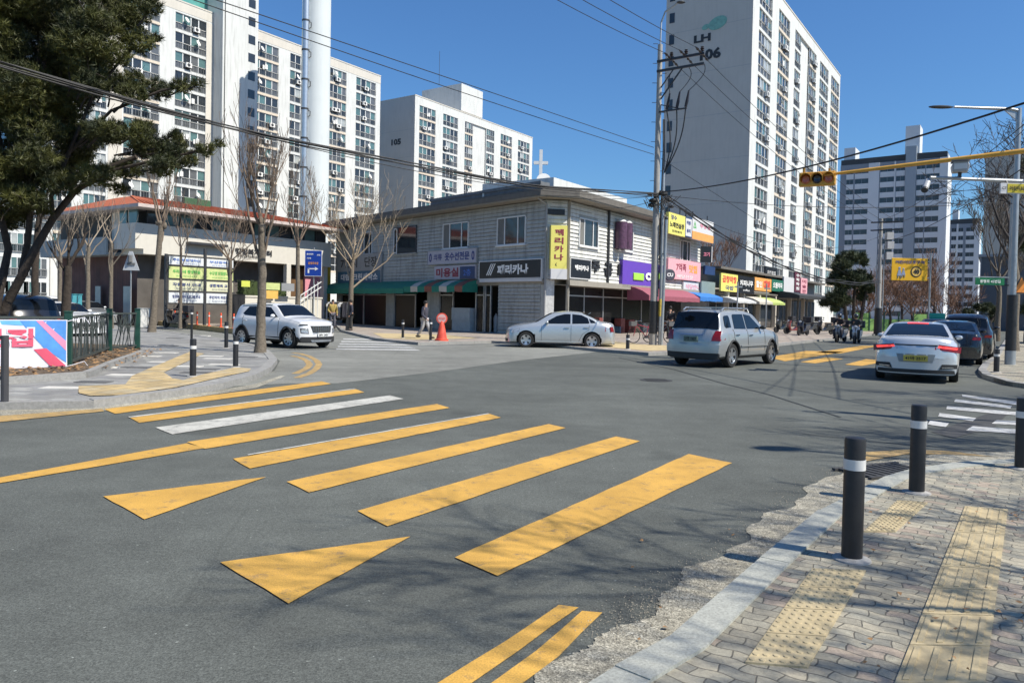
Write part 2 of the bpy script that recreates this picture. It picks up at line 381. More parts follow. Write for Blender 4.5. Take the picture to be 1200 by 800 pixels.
M_TAC = mat('tactile_yellow_tile', (.44, .36, .215), .85, var=.22, scale=6, bump=.2, dirt=.4)
M_TAC2 = mat('faded_tactile_tile', (.47, .37, .2), .85, var=.2, scale=4, bump=.2)

# ---- right-hand pavement, where the photographer stands
kr = [(740, 822), (762, 800), (825, 762), (925, 662), (987, 604), (1062, 562), (1085, 555), (1135, 547), (1190, 543), (1330, 534)]
K = [G(x, y, .11) for x, y in kr]
K = [K[0] - (K[2] - K[0]).normalized() * 8] + K[1:]
slab('pavement', [(p.x, p.y) for p in K], [(30, 8), (30, -15), (-6, -15)][0:3], .11, M_PAVE, M_KERB, .175)
# gutter and side road sheets
g0 = [(640, 800), (700, 750), (750, 717), (790, 690), (825, 662), (905, 603), (977, 554), (1030, 541), (1100, 533), (1200, 527), (1330, 520)]
gg = [G(560, 850)] + [G(x, y) for x, y in g0]
rag = []
for i in range(len(gg) - 1):
    for j in range(24):
        p = gg[i].lerp(gg[i + 1], j / 24); q_ = (p.x + p.y) * 3; k_ = .05 * math.sin(q_) + .03 * math.sin(q_ * 2.7 + 1) + random.uniform(-.012, .012); rag.append(p + Vector((k_, -k_ * .4, 0)))
rag.append(gg[-1])
kin = [p + Vector((.05, -.03, 0)) for p in K]; kin[0] = G(700, 860)
kin[-1] = K[-1]
area('gutter', [(p.x, p.y) for p in kin] + [(p.x, p.y) for p in reversed(rag)], .006, M_GUT, world=True)
# ---- left near pavement
kl = [(-160, 479), (0, 472), (110, 470), (200, 459), (262, 449), (300, 439), (318, 430), (325, 421), (316, 411), (300, 404), (262, 397), (165, 384)]
K2 = [G(x, y, .11) for x, y in kl]
slab('pavement', [(p.x, p.y) for p in K2][::1], [(K2[-1] + WD * 25)[:2], (-70, 60), (-70, K2[0].y)], .11, M_PAVE2, M_KERB2, .22)
# pale asphalt of the side street
ls = [(338, 449), (395, 449), (430, 445), (520, 434.5), (610, 422), (690, 413.5), (705, 411), (640, 401), (576, 397), (440, 394), (400, 384), (392, 377), (160, 372), (165, 386), (262, 400), (300, 408), (318, 414), (328, 423), (322, 434), (300, 443), (262, 453)]
area('side_street', ls, .004, M_SIDE)
c1 = gp([(0, 492), (0, 478), (120, 474), (230, 462), (300, 450), (330, 440), (334, 441), (300, 455), (125, 481)])
area('gutter', [(p.x, p.y) for p in c1] + [], .007, M_GUT, world=True)
# ---- pavement in front of the shops, both sides of the corner
ks = [(392, 379), (400, 387), (440, 396.5), (490, 401.5), (576, 399.5), (640, 403), (700, 409), (760, 413.5), (850, 410), (927, 401.5), (1000, 394)]
K3 = [G(x, y, .1) for x, y in ks]
far = K3[-1] + UD * 300
slab('pavement', [((K3[0] + WD * 90).x, (K3[0] + WD * 90).y)] + [(p.x, p.y) for p in K3] + [(far.x, far.y)], [(0, 500), (-200, 300)], .1, M_PAVE3, M_KERB2, .2)
# ---- block of the community building: raised ground behind a yellow kerb
Kc = [G(278, 392, .0), G(165, 379, .0)]
dW = (Kc[1] - Kc[0]).normalized()
b = MB(); q = [Kc[0], Kc[0] + dW * 60, Kc[0] + dW * 60 + UD * 40, Kc[0] + UD * 14]
a0 = Kc[0]; rr = G(392, 377) - a0
b.prism([(p.x, p.y) for p in (a0 + WD * .2 + Vector((0, .25, 0)), a0 + rr, a0 + rr + WD * 70, a0 + dW * 60)], -.1, .1)
struct(b.build('pavement', M_PAVE3))
# ---- far side of the right-hand side street
K4 = [G(1330, 458, .1), G(1230, 453, .1), G(1190, 447, .1), G(1162, 439, .1), G(1156, 433, .1), G(1160, 426, .1), G(1172, 417, .1)]
f4 = K4[-1] + UD * 250
slab('pavement', [(p.x, p.y) for p in K4] + [(f4.x, f4.y)], [(f4.x + 200, f4.y - 100), (120, 20)], .1, M_PAVE, M_KERB2, .2)
b = MB()
for x0 in (0,): pass

# ---------------------------------------------------------------- painted markings
def marks(name, polys, z, m):
    b = MB()
    for p in polys:
        P = gp(p, z); Q = []
        for i in range(len(P)):
            a_, c_ = P[i], P[(i + 1) % len(P)]; n = max(1, int((c_ - a_).length / .22))
            for j in range(n):
                v = a_.lerp(c_, j / n)
                if j: v += Vector((random.uniform(-.006, .006), random.uniform(-.006, .006), 0))
                Q.append((v.x, v.y))
        b.sheet(Q, z)
    return struct(b.build(name, m))
marks('yellow_crosswalk', [
    [(122, 479), (135, 484.5), (388, 449.5), (377, 446.5)],
    [(150, 488), (163, 495), (427, 459.5), (415, 455)],
    [(219, 517.5), (240, 525.5), (527, 477.5), (512, 473)],
    [(273, 537), (293, 548.5), (587, 489), (572, 484)],
    [(336, 564), (362, 576.5), (663, 501), (643, 496.5)],
    [(419, 598), (454, 616), (750, 516.5), (722, 511)],
    [(533, 652.5), (583, 674), (858, 542), (807, 531.5)]], .0085, M_YEL)
marks('white_crosswalk_stripe', [[(182, 500.5), (202, 508.5), (473, 467), (457, 463)]], .0085, M_WHT)
marks('white_stripe_edges', [[(150, 488), (152, 489), (417, 455.6), (415, 455)], [(290, 532), (291, 532.9), (573, 484.6), (572, 484)]], .0125, M_WHT)
marks('road_arrow', [[(121, 581), (312, 558.5), (169, 608)], [(258, 658), (481, 628), (338, 706.5)]], .0085, M_YEL)
marks('centre_line', [[(-40, 566), (-40, 573), (0, 565.5), (240, 524.5), (219, 519), (0, 559)]], .0080, M_YEL)
marks('double_yellow_line', [[(470, 822), (512, 800), (590, 752), (655, 708), (678, 711), (610, 760), (552, 800), (520, 822)],
      [(530, 832), (575, 800), (628, 762), (682, 715), (706, 717), (655, 768), (612, 800), (575, 830)]], .0085, M_YEL)
def strip_px(pts, wd):
    P = gp(pts); L_, R_ = [], []
    for i, p in enumerate(P):
        d = (P[min(i + 1, len(P) - 1)] - P[max(0, i - 1)]).normalized(); n_ = Vector((-d.y, d.x, 0)) * wd / 2; L_.append(p + n_); R_.append(p - n_)
    return [(v.x, v.y) for v in L_ + R_[::-1]]
def strips(name, lines, wd, z, m):
    b = MB()
    for l in lines: b.sheet(strip_px(l, wd), z)
    return struct(b.build(name, m))
strips('kerb_line', [[(343, 413.5), (352, 414.5), (362, 417.5), (371, 422.5), (374, 427), (371, 432), (363, 437.5), (348, 443)], [(342, 417), (352, 419), (360, 423), (363, 427.5), (359, 432), (346, 438)]], .17, .0085, M_YEL2)
marks('kerb_line', [[(1008, 529.5), (1060, 526.5), (1112, 528), (1165, 535), (1110, 532), (1062, 531.5), (1008, 541)]], .0085, M_YEL2)
M_TAR = mat('tar_seam', (.03, .032, .032), .7, var=.3, scale=9)
strips('tar_seam', [[(725, 419), (790, 433), (850, 450), (900, 462), (985, 489)]], .05, .0065, M_TAR)
strips('tar_seam', [[(940, 508), (1050, 520), (1200, 532)]], .02, .0066, M_TAR)
marks('left_kerb_line', [[(-60, 497), (-60, 490), (0, 487), (120, 478.5), (122, 481.5), (0, 494)]], .0095, M_YEL2)
ws = [[(1127, 462), (1128, 464.5), (1210, 477), (1250, 480), (1212, 473)],
      [(1120, 467.5), (1118, 470.5), (1184, 478.5), (1186, 475.5)],
      [(1110, 475.5), (1109, 479), (1210, 488), (1210, 484)],
      [(1101, 483.5), (1099, 487.5), (1140, 493), (1144, 489.5)],
      [(1090, 492.5), (1087, 497), (1108, 500), (1112, 495.5)],
      [(1168, 492), (1162, 496), (1210, 499), (1212, 494)],
      [(1140, 499), (1132, 504), (1205, 508.5), (1210, 504)]]
marks('white_crosswalk', ws, .0085, M_WHT2)
marks('far_yellow_crosswalk', [[(920, 423), (900, 418.5), (945, 411), (990, 412)], [(938, 424), (955, 425.5), (988, 420.5), (968, 418.5)],
      [(990, 427), (1010, 428.5), (1040, 423), (1015, 420.5)], [(955, 413), (1010, 405), (1030, 405), (985, 414)]], .0085, M_YEL)
# zebra across the mouth of the side street
ss = []
for i in range(5):
    y = 396.5 + i * 2.9; ss.append([(402 - i * 2, y), (402 - i * 2, y + 1.3), (470 + i * 6, y + 2.3 + i * .05), (462 + i * 6, y + 1.0)])
marks('faded_white_crosswalk', ss, .0085, M_WHT2)
area('asphalt_patch', [(1092, 506), (1165, 482), (1180, 486), (1165, 500), (1118, 513)], .0062, M_PATCH)
marks('faded_shop_tactile_paving', [[(437, 390), (520, 392), (560, 396), (490, 398), (450, 396)], [(700, 398), (760, 404), (845, 406), (850, 408), (760, 411), (705, 406)]], .1085, M_TAC2)
# manhole cover
c = G(769, 445.5); b = MB(); b.cyl(c.x, c.y, .001, .008, .37, n=32)
for i in range(-3, 4): b.box(c.x - .26, c.x + .26, c.y + i * .08 - .012, c.y + i * .08 + .012, .008, .012)
tag(b.build('manhole_cover', mat('cast_iron', (.06, .06, .06), .7, .3)), 'round iron manhole cover in the middle of the junction', 'manhole cover')
# storm drain grate near the first bollards
c = G(1035, 553); b = MB(Matrix.Translation((c.x, c.y, .01)) @ Matrix.Rotation(R(25), 4, 'Z'))
for i in range(9): b.box(-.42 + i * .1, -.36 + i * .1, -.2, .2, 0, .02)
b.box(-.47, .5, -.24, -.2, 0, .022); b.box(-.47, .5, .2, .24, 0, .022)
tag(b.build('drain_grate', mat('cast_iron')), 'dark slotted drain grate in the gutter behind the front bollards', 'drain')

# ---- tactile tiles
def tiles(corners, n, dots, z, name, m):
    """strip of n tiles between left edge a->b and right edge c->d (world points)"""
    a, b_, c_, d = corners; mb = MB()
    for i in range(n):
        g = .012
        q = [a.lerp(b_, (i + g) / n), c_.lerp(d, (i + g) / n), c_.lerp(d, (i + 1 - g) / n), a.lerp(b_, (i + 1 - g) / n)]
        mb.prism([(p.x, p.y) for p in q], z - .05, z)
        if dots == 'dots':
            for u in range(6):
                for v in range(6):
                    p = q[0].lerp(q[1], (u + .5) / 6).lerp(q[3].lerp(q[2], (u + .5) / 6), (v + .5) / 6)
                    mb.lathe([(.017, -.002), (.013, .0045), (.0001, .0055)], 8, None, Matrix.Translation((p.x, p.y, z)))
        else:
            for u in range(4):
                f0, f1 = (u + .3) / 4, (u + .62) / 4
                p = [q[0].lerp(q[1], f0), q[0].lerp(q[1], f1), q[3].lerp(q[2], f1), q[3].lerp(q[2], f0)]
                e = [p[0].lerp(p[3], .06), p[1].lerp(p[2], .06), p[1].lerp(p[2], .94), p[0].lerp(p[3], .94)]
                mb.prism([(t.x, t.y) for t in e], z - .002, z + .005)
    return struct(mb.build(name, m))
Z = .119
tiles([G(873, 775, Z), G(952, 665, Z), G(946, 781, Z), G(1015, 667, Z)], 4, 'dots', Z, 'tactile_paving', M_TAC)
tiles([G(1012, 622, Z), G(1052, 585, Z), G(1049, 622, Z), G(1087, 588, Z)], 3, 'dots', Z, 'tactile_paving', M_TAC)
ga, gb, gc, gd = G(1048, 800, Z), G(1131, 592, Z), G(1154, 800, Z), G(1181, 596, Z)
e1 = (gb - ga) * .25; e2 = (gd - gc) * .25
tiles([ga - e1, gb, gc - e2, gd], 10, 'bars', Z, 'tactile_paving', M_TAC)
yel = [(86, 462), (102, 467), (140, 466), (207, 457), (250, 447), (297, 438), (297, 434), (275, 432), (237, 441), (215, 447), (200, 445), (190, 437), (225, 420), (237, 414), (220, 412), (180, 430), (155, 442), (147, 452), (90, 453)]
def tiled_area(pts, z, step, m, ang, name):
    """raised square tiles laid inside a polygon"""
    P = gp(pts, z); c = Vector((math.cos(R(ang)), math.sin(R(ang)), 0)); s_ = Vector((-c.y, c.x, 0)); mb = MB()
    def inside(q):
        r = False
        for i in range(len(P)):
            a, b_ = P[i], P[i - 1]
            if (a.y > q.y) != (b_.y > q.y) and q.x < (b_.x - a.x) * (q.y - a.y) / (b_.y - a.y) + a.x: r = not r
        return r
    o_ = P[0]
    for i in range(-60, 60):
        for j in range(-60, 60):
            q = o_ + c * (i + .5) * step + s_ * (j + .5) * step
            if inside(q):
                k = [q + c * (u * step * .485) + s_ * (v * step * .485) for u, v in ((-1, -1), (1, -1), (1, 1), (-1, 1))]
                mb.prism([(t.x, t.y) for t in k], z - .06, z + random.uniform(0, .004))
    return struct(mb.build(name, m))
_v = G(297, 436) - G(102, 466.5)
yel = [(92, 460), (106, 463.5), (140, 462.5), (207, 453.5), (250, 443.5), (292, 434.5), (294, 431.5), (275, 430.5), (237, 438.5), (215, 445), (202, 443), (192, 436), (226, 420), (239, 414), (222, 412), (181, 429), (155, 440), (147, 450), (92, 452)]
M_TAC3 = paver('yellow_block_paving', [(.47, .35, .17), (.42, .32, .17), (.5, .38, .2), (.44, .36, .22), (.4, .3, .15)], math.degrees(math.atan2(_v.y, _v.x)), 1.0, 0, (.2, .16, .1), .2, .3, .3, .2)
area('tactile_paving', yel, .1235, M_TAC3)
b = MB()
for x, y in [(75, 454), (172, 417), (193, 413), (218, 429), (148, 439), (245, 417), (262, 427), (120, 430), (192, 424), (236, 393), (255, 420)]:
    p = G(x, y, .12); b.box(p.x - .35, p.x + .35, p.y - .15, p.y + .15, .09, .123, )
struct(b.build('pale_paving_slabs', mat('pale_slab', (.55, .53, .48), .8, bump=.1)))
b = MB()
for x, y in [(197, 405), (160, 430), (230, 436), (110, 447), (240, 432), (150, 404), (288, 418), (205, 396)]:
    p = G(x, y, .12); b.box(p.x - .3, p.x + .3, p.y - .13, p.y + .13, .09, .1225)
struct(b.build('dark_paving_slabs', mat('dark_slab', (.1, .1, .1), .8, bump=.1)))
# ================================================================ apartment towers
M_WH = mat('white_tower_paint', (.60, .61, .59), .85, var=.05, scale=.35, dirt=.3)
M_GAB = mat('gable_tower_paint', (.52, .50, .46), .85, var=.05, scale=.3, dirt=.1)
M_BEI = mat('beige_tower_paint', (.58, .545, .48), .85, var=.06, scale=.4, dirt=.12)
M_BAND = mat('tan_slab_edge', (.6, .52, .42), .8, var=.1)
M_GREYP = mat('grey_recess_paint', (.42, .43, .42), .85, var=.05)
M_FR = mat('window_frame_white', (.68, .69, .68), .5, var=.05)
M_RAIL = mat('balcony_rail_grey', (.2, .21, .21), .5)
GL = [glass('dark_window_glass', (.03, .035, .04)), glass('teal_window_glass', (.09, .17, .17), .12), glass('grey_window_glass', (.11, .115, .12), .15), glass('curtained_window_glass', (.36, .38, .37), .2)]
M_AC = mat('white_appliance_plastic', (.75, .74, .7), .5, var=.06)
M_DK = mat('dark_metal', (.04, .042, .045), .5)
M_SIGNDK = mat('dark_sign_letters', (.03, .035, .04), .6)
FH = 2.62
def bal_mesh(v):
    """one balcony opening, 1 wide x 2.25 high unit, recessed glazing with mullions, waist rail and grey infill below"""
    rn = random.Random(v); b = MB()
    xs = [0, .25, .5, .75, 1.0]
    for i in range(4):
        k = rn.choice([0, 0, 1, 2, 0, 2, 3] if v % 2 else [0, 1, 1, 2, 0, 2, 1])
        b.box(xs[i] + .012, xs[i + 1] - .012, .16, .18, .95, 2.22, k)
        b.box(xs[i] + .012, xs[i + 1] - .012, .16, .18, .06, .93, rn.choice([0, 2, 2]))
    for x in xs: b.box(max(0, x - .014), min(1, x + .014), .10, .185, 0, 2.25, 4)
    b.box(0, 1, .11, .185, .9, .98, 4); b.box(0, 1, .11, .185, 2.2, 2.25, 4); b.box(0, 1, .11, .185, 0, .06, 4)
    b.box(0, 1, .02, .05, .93, .98, 5); b.box(0, 1, .02, .05, .08, .12, 5)
    for i in range(13): b.box(i / 12 * .99, i / 12 * .99 + .006, .02, .05, .1, .95, 5)
    b.box(0, 1, .19, .21, 0, 2.25, 0)
    me_o = b.build('window_source', GL + [M_FR, M_RAIL]); me = me_o.data
    for vv in me.vertices: vv.co = Vector(WM[me_o.name] @ vv.co)
    bpy.data.objects.remove(me_o); return me
BAL = [bal_mesh(i) for i in range(6)]
def ac_mesh(kind):
    b = MB()
    if kind == 0:
        b.box(0, .85, -.35, 0, 0, .62, 0); b.tube([(.38, -.36, .31), (.38, -.352, .31)], .24, 14, 1); b.box(-.03, .88, -.36, .02, -.06, -.02, 1)
    elif kind == 1:
        b.lathe([(.0001, 0), (.16, .02), (.3, .08), (.4, .16)], 14, 0, Matrix.Translation((.4, -.25, .35)) @ Matrix.Rotation(R(65), 4, 'X') @ Matrix.Rotation(R(20), 4, 'Y'))
        b.bar((.4, 0, .2), (.4, -.3, .4), .03, .03, 1)
    else:
        b.box(0, .3, -.12, 0, -.1, .5, 0); b.box(.45, .9, -.08, 0, .0, .7, 0)
    o = b.build('ac_source', [M_AC, M_DK]); me = o.data
    for vv in me.vertices: vv.co = Vector(WM[o.name] @ vv.co)
    bpy.data.objects.remove(o); return me
ACM = [ac_mesh(i) for i in range(3)]
SMALLW = None
def small_window(b, x0, x1, z0, z1, y=0.0, k=1): b.box(x0, x1, y - .01, y + .05, z0, z1, k)

def tower(name, fac, H, L, depth, cols, recess, label, zmin, seed, pil_beige=(), ztop_off=1.55, tower_box=(), maxwin=96, pillars=.22, sub=None):
    """slab block in facade coordinates: front facade on y=0 from x=0 to L, windows in columns (x0,x1)"""
    rn = random.Random(seed)
    r = root(name, fac.o, fac.ang, label, 'apartment block')
    b = MB(fac.M)
    # core wall with openings: build piers + slab bands
    edges = sorted(cols + [(a, c) for a, c in recess])
    zt = H - ztop_off
    nfl = int((zt - zmin) / FH) + 1
    x = 0; z_low = zt - nfl * FH
    piers = []
    for a, c in edges:
        if a - x > .05: piers.append((x, a))
        x = c
    if L - x > .05: piers.append((x, L))
    b.k = 0
    b.box(0, L, .30, depth, 0, H)                       # mass behind the facade
    b.box(0, L, 0, .30, zt, H)                          # parapet band
    for (a, c) in piers: b.box(a, c, -.0, .30, 0, zt)
    r_wall = None
    for (a, c) in cols:
        b.box(a, c, 0, .30, 0, max(0, z_low) + .0)
        for f in range(nfl): z = zt - (f + 1) * FH; b.box(a, c, .003, .30, z, z + .37, 1 if rn.random() < .0 else 0)
    for xb in pil_beige: pass
    wall = b.build('wall', [M_WH, M_BAND, M_GREYP], r)
    g = MB(fac.M); g.box(-.06, -.001, .0, depth, 0, H + .05, 0)
    for z in [H - 1.1 - i * 2 * FH for i in range(1, 8)]: g.box(-.066, -.06, 0, depth, z, z + .05, 1)
    g.build('gable_wall', [M_GAB, mat('gable_joint', (.36, .38, .39), .9)], r)
    c_ = MB(fac.M); c_.box(-.1, L + .05, -.06, .0, H - .0, H + .18); c_.box(-.1, L + .05, .0, depth, H, H + .12); c_.build('parapet_coping', M_BEI, r)
    if pil_beige:
        p_ = MB(fac.M)
        for (a, c) in pil_beige: p_.box(a, c, -.05, -.001, 0, zt + .0)
        p_.box(0, L, -.03, -.001, zt + .25, H - .1)
        p_.build('pilaster', M_BEI, r)
    # bands in tan under alternate columns
    for i, (a, c) in enumerate(cols):
        if i % 2 == seed % 2:
            for f in range(nfl):
                t = MB(fac.M); z = zt - (f + 1) * FH; t.box(a, c, -.012, .003, z + .02, z + .36); t.build('slab_band', M_BAND, r)
    # windows, the largest in the picture first
    n = 0; rest = MB(fac.M); rest_used = False
    for f in range(nfl):
        z = zt - (f + 1) * FH + .37
        for i, (a, c) in enumerate(cols):
            if n < maxwin:
                me = rn.choice(BAL)
                o = inst(me, 'balcony_window', r, fac.M @ Matrix.Translation((a, .0, z)) @ Matrix.Diagonal((c - a, 1, 1, 1)))
                n += 1
                for q in range(rn.choice([0, 1, 1, 2])):
                    kd = rn.choice([0, 0, 0, 1, 1, 2]); xx = a + rn.uniform(.1, .8) * (c - a - .9)
                    inst(ACM[kd], 'air_conditioner' if kd != 1 else 'satellite_dish', o, fac.M @ Matrix.Translation((xx, -.02, z + (rn.uniform(.25, .4) if kd == 0 else rn.uniform(.6, 1.1)))))
            else:
                rest.box(a, c, .16, .2, z, z + 2.2, 0)
                for k in range(5): rest.box(a + (c - a) * k / 4 - .03, a + (c - a) * k / 4 + .03, .1, .16, z, z + 2.25, 4)
                rest.box(a, c, .1, .16, z + .9, z + 1, 4); rest_used = True
    if rest_used: tag(rest.build('far_windows', GL + [M_FR], r), kind='stuff')
    for (a, c) in recess:                               # stair recess: set-back wall with a splayed side carrying small windows
        m = MB(fac.M); m.box(a, c, 2.4, 2.5, 0, zt, 0); m.box(a, a + .1, .3, 2.5, 0, zt, 0); m.box(c - .1, c, .3, 2.5, 0, zt, 0)
        m.build('stair_wall', M_GREYP, r)
    for (x0, x1, y0, y1, z0, z1) in tower_box:
        m = MB(fac.M); m.box(x0, x1, y0, y1, z0, z1); m.build('rooftop_housing', M_WH, r)
    return r

def px_cols(fac, pairs, y=200):
    return [(fac.p(a, y)[0], fac.p(c, y)[0]) for a, c in pairs]
# ---- right-hand tower with its number on the gable
Y6 = 86.0; o6 = PT(877.5, 200, Y6); F6 = Fac((o6.x, o6.y), UA)
H6 = 41.6
c6 = px_cols(F6, [(885, 900), (908, 921), (927.5, 935), (945.5, 953), (957.5, 967.5), (971, 980.5)])
L6 = F6.p(983, 150)[0]
rc6 = [(F6.p(935, 200)[0], F6.p(945.5, 200)[0])]
xh = F6.p(908, 30)[0]; xh2 = F6.p(933, 30)[0]
t6 = tower('apartment_block', F6, H6, L6, 10.6, c6, rc6, 'tall white apartment block on the right with grey gable numbered 106', 4.5, 3,
           tower_box=[(xh, xh2, 2.5, 8.5, H6, H6 + 7.5)])
def boxes(name, M, bxs, m, par):
    for q in bxs: t = MB(M); t.box(*q); t.build(name, m, par)
boxes('stair_window', F6.M, [(rc6[0][0] + .5, rc6[0][1] - .3, 2.36, 2.4, H6 - .65 - (f + 1) * FH, H6 + .65 - (f + 1) * FH) for f in range(14)], GL[1], t6)
boxes('gable_window', F6.M, [(-.09, -.07, 9.5, 10.15, H6 - 2.4 - f * FH, H6 - 1.2 - f * FH) for f in range(14)], GL[0], t6)
def on_gable(fac, px0, py0, px1, py1):
    """place on the gable plane x=0 of a facade frame: returns matrix (x right, z up) and width and height"""
    GF = Fac((fac.o.x, fac.o.y), fac.ang - 90 + 0)   # gable seen from the camera: its x axis runs toward the corner
    return GF
GF6 = Fac((o6.x, o6.y), UA - 90)
def gable_text(par, GF, s, x0, y0, x1, y1, m, off=.09):
    a = GF.p(x0, y1, off); c = GF.p(x1, y0, off); b = MB()
    text(b, s, GF.M @ Matrix.Translation(((a[0] + c[0]) / 2, -off, (a[1] + c[1]) / 2)), c[1] - a[1], 0, c[0] - a[0], .05)
    b.build('lettering', m, par)
gable_text(t6, GF6, 'LH', 813, 38.5, 833, 51.5, M_SIGNDK)
gable_text(t6, GF6, '106', 820, 54.5, 845, 72, M_SIGNDK)
lg = MB(GF6.M)
for (x, y, rx) in ((841, 27, 9.5), (827, 32, 4)):
    p = GF6.p(x, y, .09); rr_ = rx * Y6 / F * 1.15
    n = 26; pts = [(p[0] + rr_ * math.cos(i / n * 6.283) + .25 * rr_ * math.sin(i / n * 6.283), p[1] + rr_ * .72 * math.sin(i / n * 6.283)) for i in range(n)]
    lg.xz(pts, -.11, -.075)
lg.build('emblem', mat('faded_green_emblem', (.2, .42, .36), .8, var=.2), t6)
# ---- middle tower
Y5 = 143.0; o5 = PT(485.3, 200, Y5); F5 = Fac((o5.x, o5.y), UA); H5 = 41.6
c5 = px_cols(F5, [(490.5, 509.5), (518.3, 535.7), (544, 553.5), (569.5, 578.5), (586, 599.3), (606.5, 620)])
rc5 = [(F5.p(553.5, 180)[0], F5.p(569.5, 180)[0])]
L5 = F5.p(623.7, 180)[0]
xa, xb = F5.p(543, 130)[0], F5.p(568, 130)[0]
t5 = tower('apartment_block', F5, H5, L5, 14, c5, rc5, 'white apartment block in the middle distance with grey gable numbered 105', 8, 2,
           tower_box=[(xa, xb, .6, 11.5, H5 + .6, H5 + 6.2)], maxwin=72)
boxes('stair_window', F5.M, [(x_, x_ + 1.4, 2.36, 2.4, H5 - .65 - (f + 1) * FH, H5 + .65 - (f + 1) * FH) for f in range(9) for x_ in (rc5[0][0] + .9, rc5[0][1] - 2.1)], GL[0], t5)
GF5 = Fac((o5.x, o5.y), UA - 90)
gable_text(t5, GF5, '105', 458.5, 162, 470, 171, M_SIGNDK)
m = MB(F5.M); m.tube([(xa - 2, 5, H5 + 6), (xa - 2, 5, H5 + 13)], .05, 4); m.build('antenna', M_DK, t5)
# ---- left tower
Y4 = 112.0; o4 = PT(295, 200, Y4); F4 = Fac((o4.x, o4.y), UA); H4 = 42.3
offL = F4.p(60, 200)[0]
F4b = Fac((F4.M @ Vector((offL, 0, 0)))[:2], UA)
cL = [(62, 84), (98, 124), (144, 186), (204, 240.5), (295.5, 325), (338.5, 352), (384.5, 404.5), (416, 439)]
c4 = px_cols(F4b, cL); c4[5] = (c4[5][0], c4[5][0] + 4.3)
c4 = [c for c in c4]
L4 = F4b.p(444.7, 180)[0]
xs0, xs1 = F4b.p(249.5, 100)[0], F4b.p(291, 100)[0]
c4s = [c for c in c4 if c[0] > 0]
t4 = tower('apartment_block', F4b, H4, L4, 12, c4s, [], 'long white apartment block behind the silver chimney on the left', 8, 4,
           pil_beige=[(F4b.p(241, 100)[0], F4b.p(249, 100)[0]), (F4b.p(127, 100)[0], F4b.p(143, 100)[0])], maxwin=98)
m = MB(F4b.M); m.box(xs0, xs1, -2.2, 6, 0, H4 + 9, 0)
m.build('stair_tower', M_WH, t4)
xw = F4b.p(281, 100)[0]
boxes('stair_window', F4b.M, [(xw - .2, xw + .95, -2.23, -2.19, H4 + 2 - f * FH, H4 + 3.25 - f * FH) for f in range(14)], GL[0], t4)
boxes('downpipe', F4b.M, [(xs0 + .3, xs0 + .4, -2.26, -2.2, 0, H4 + 9)], GL[0], t4)
m = MB(F4b.M); xg = F4b.p(213, 10)[0]; m.box(xg, xs0, 1.5, 1.7, H4, H4 + 5, 0); m.box(xg - 6, xg, 2.5, 8, H4, H4 + 6, 0); m.build('rooftop_housing', glass('green_roof_glass', (.1, .3, .27), .2), t4)
# ---- chimney in front of it
pc = PT(368.5, 200, 104.5); rch = root('chimney', (pc.x, pc.y, 0), 0, 'tall white cylindrical chimney with a silver flue pipe up its left side', 'chimney')
m = MB(); m.cyl(pc.x, pc.y, 0, 47, 2.0, 1.93, 48); m.build('shaft', mat('chimney_paint', (.58, .62, .62), .8, var=.04, scale=.3, dirt=.06), rch, smooth=True)
pl = PT(356, 200, 102.6); m = MB(); m.cyl(pl.x, pl.y, 0, 47.5, .5, .5, 24); m.build('flue_pipe', mat('galvanised_flue', (.55, .58, .6), .35, .8, var=.1), rch, smooth=True)
m = MB()
for z in range(4, 48, 4):
    m.lathe([(.53, z), (.53, z + .25)], 20, 0, Matrix.Translation((pl.x, pl.y, 0)))
    m.tube([(pl.x + .5, pl.y, z), (pl.x + .9, pl.y - .5, z - .3), (pl.x + .8, pl.y - .2, z - .8), (pl.x + .45, pl.y, z - .9)], .05, 5)
m.build('pipe_bracket', M_DK, rch)

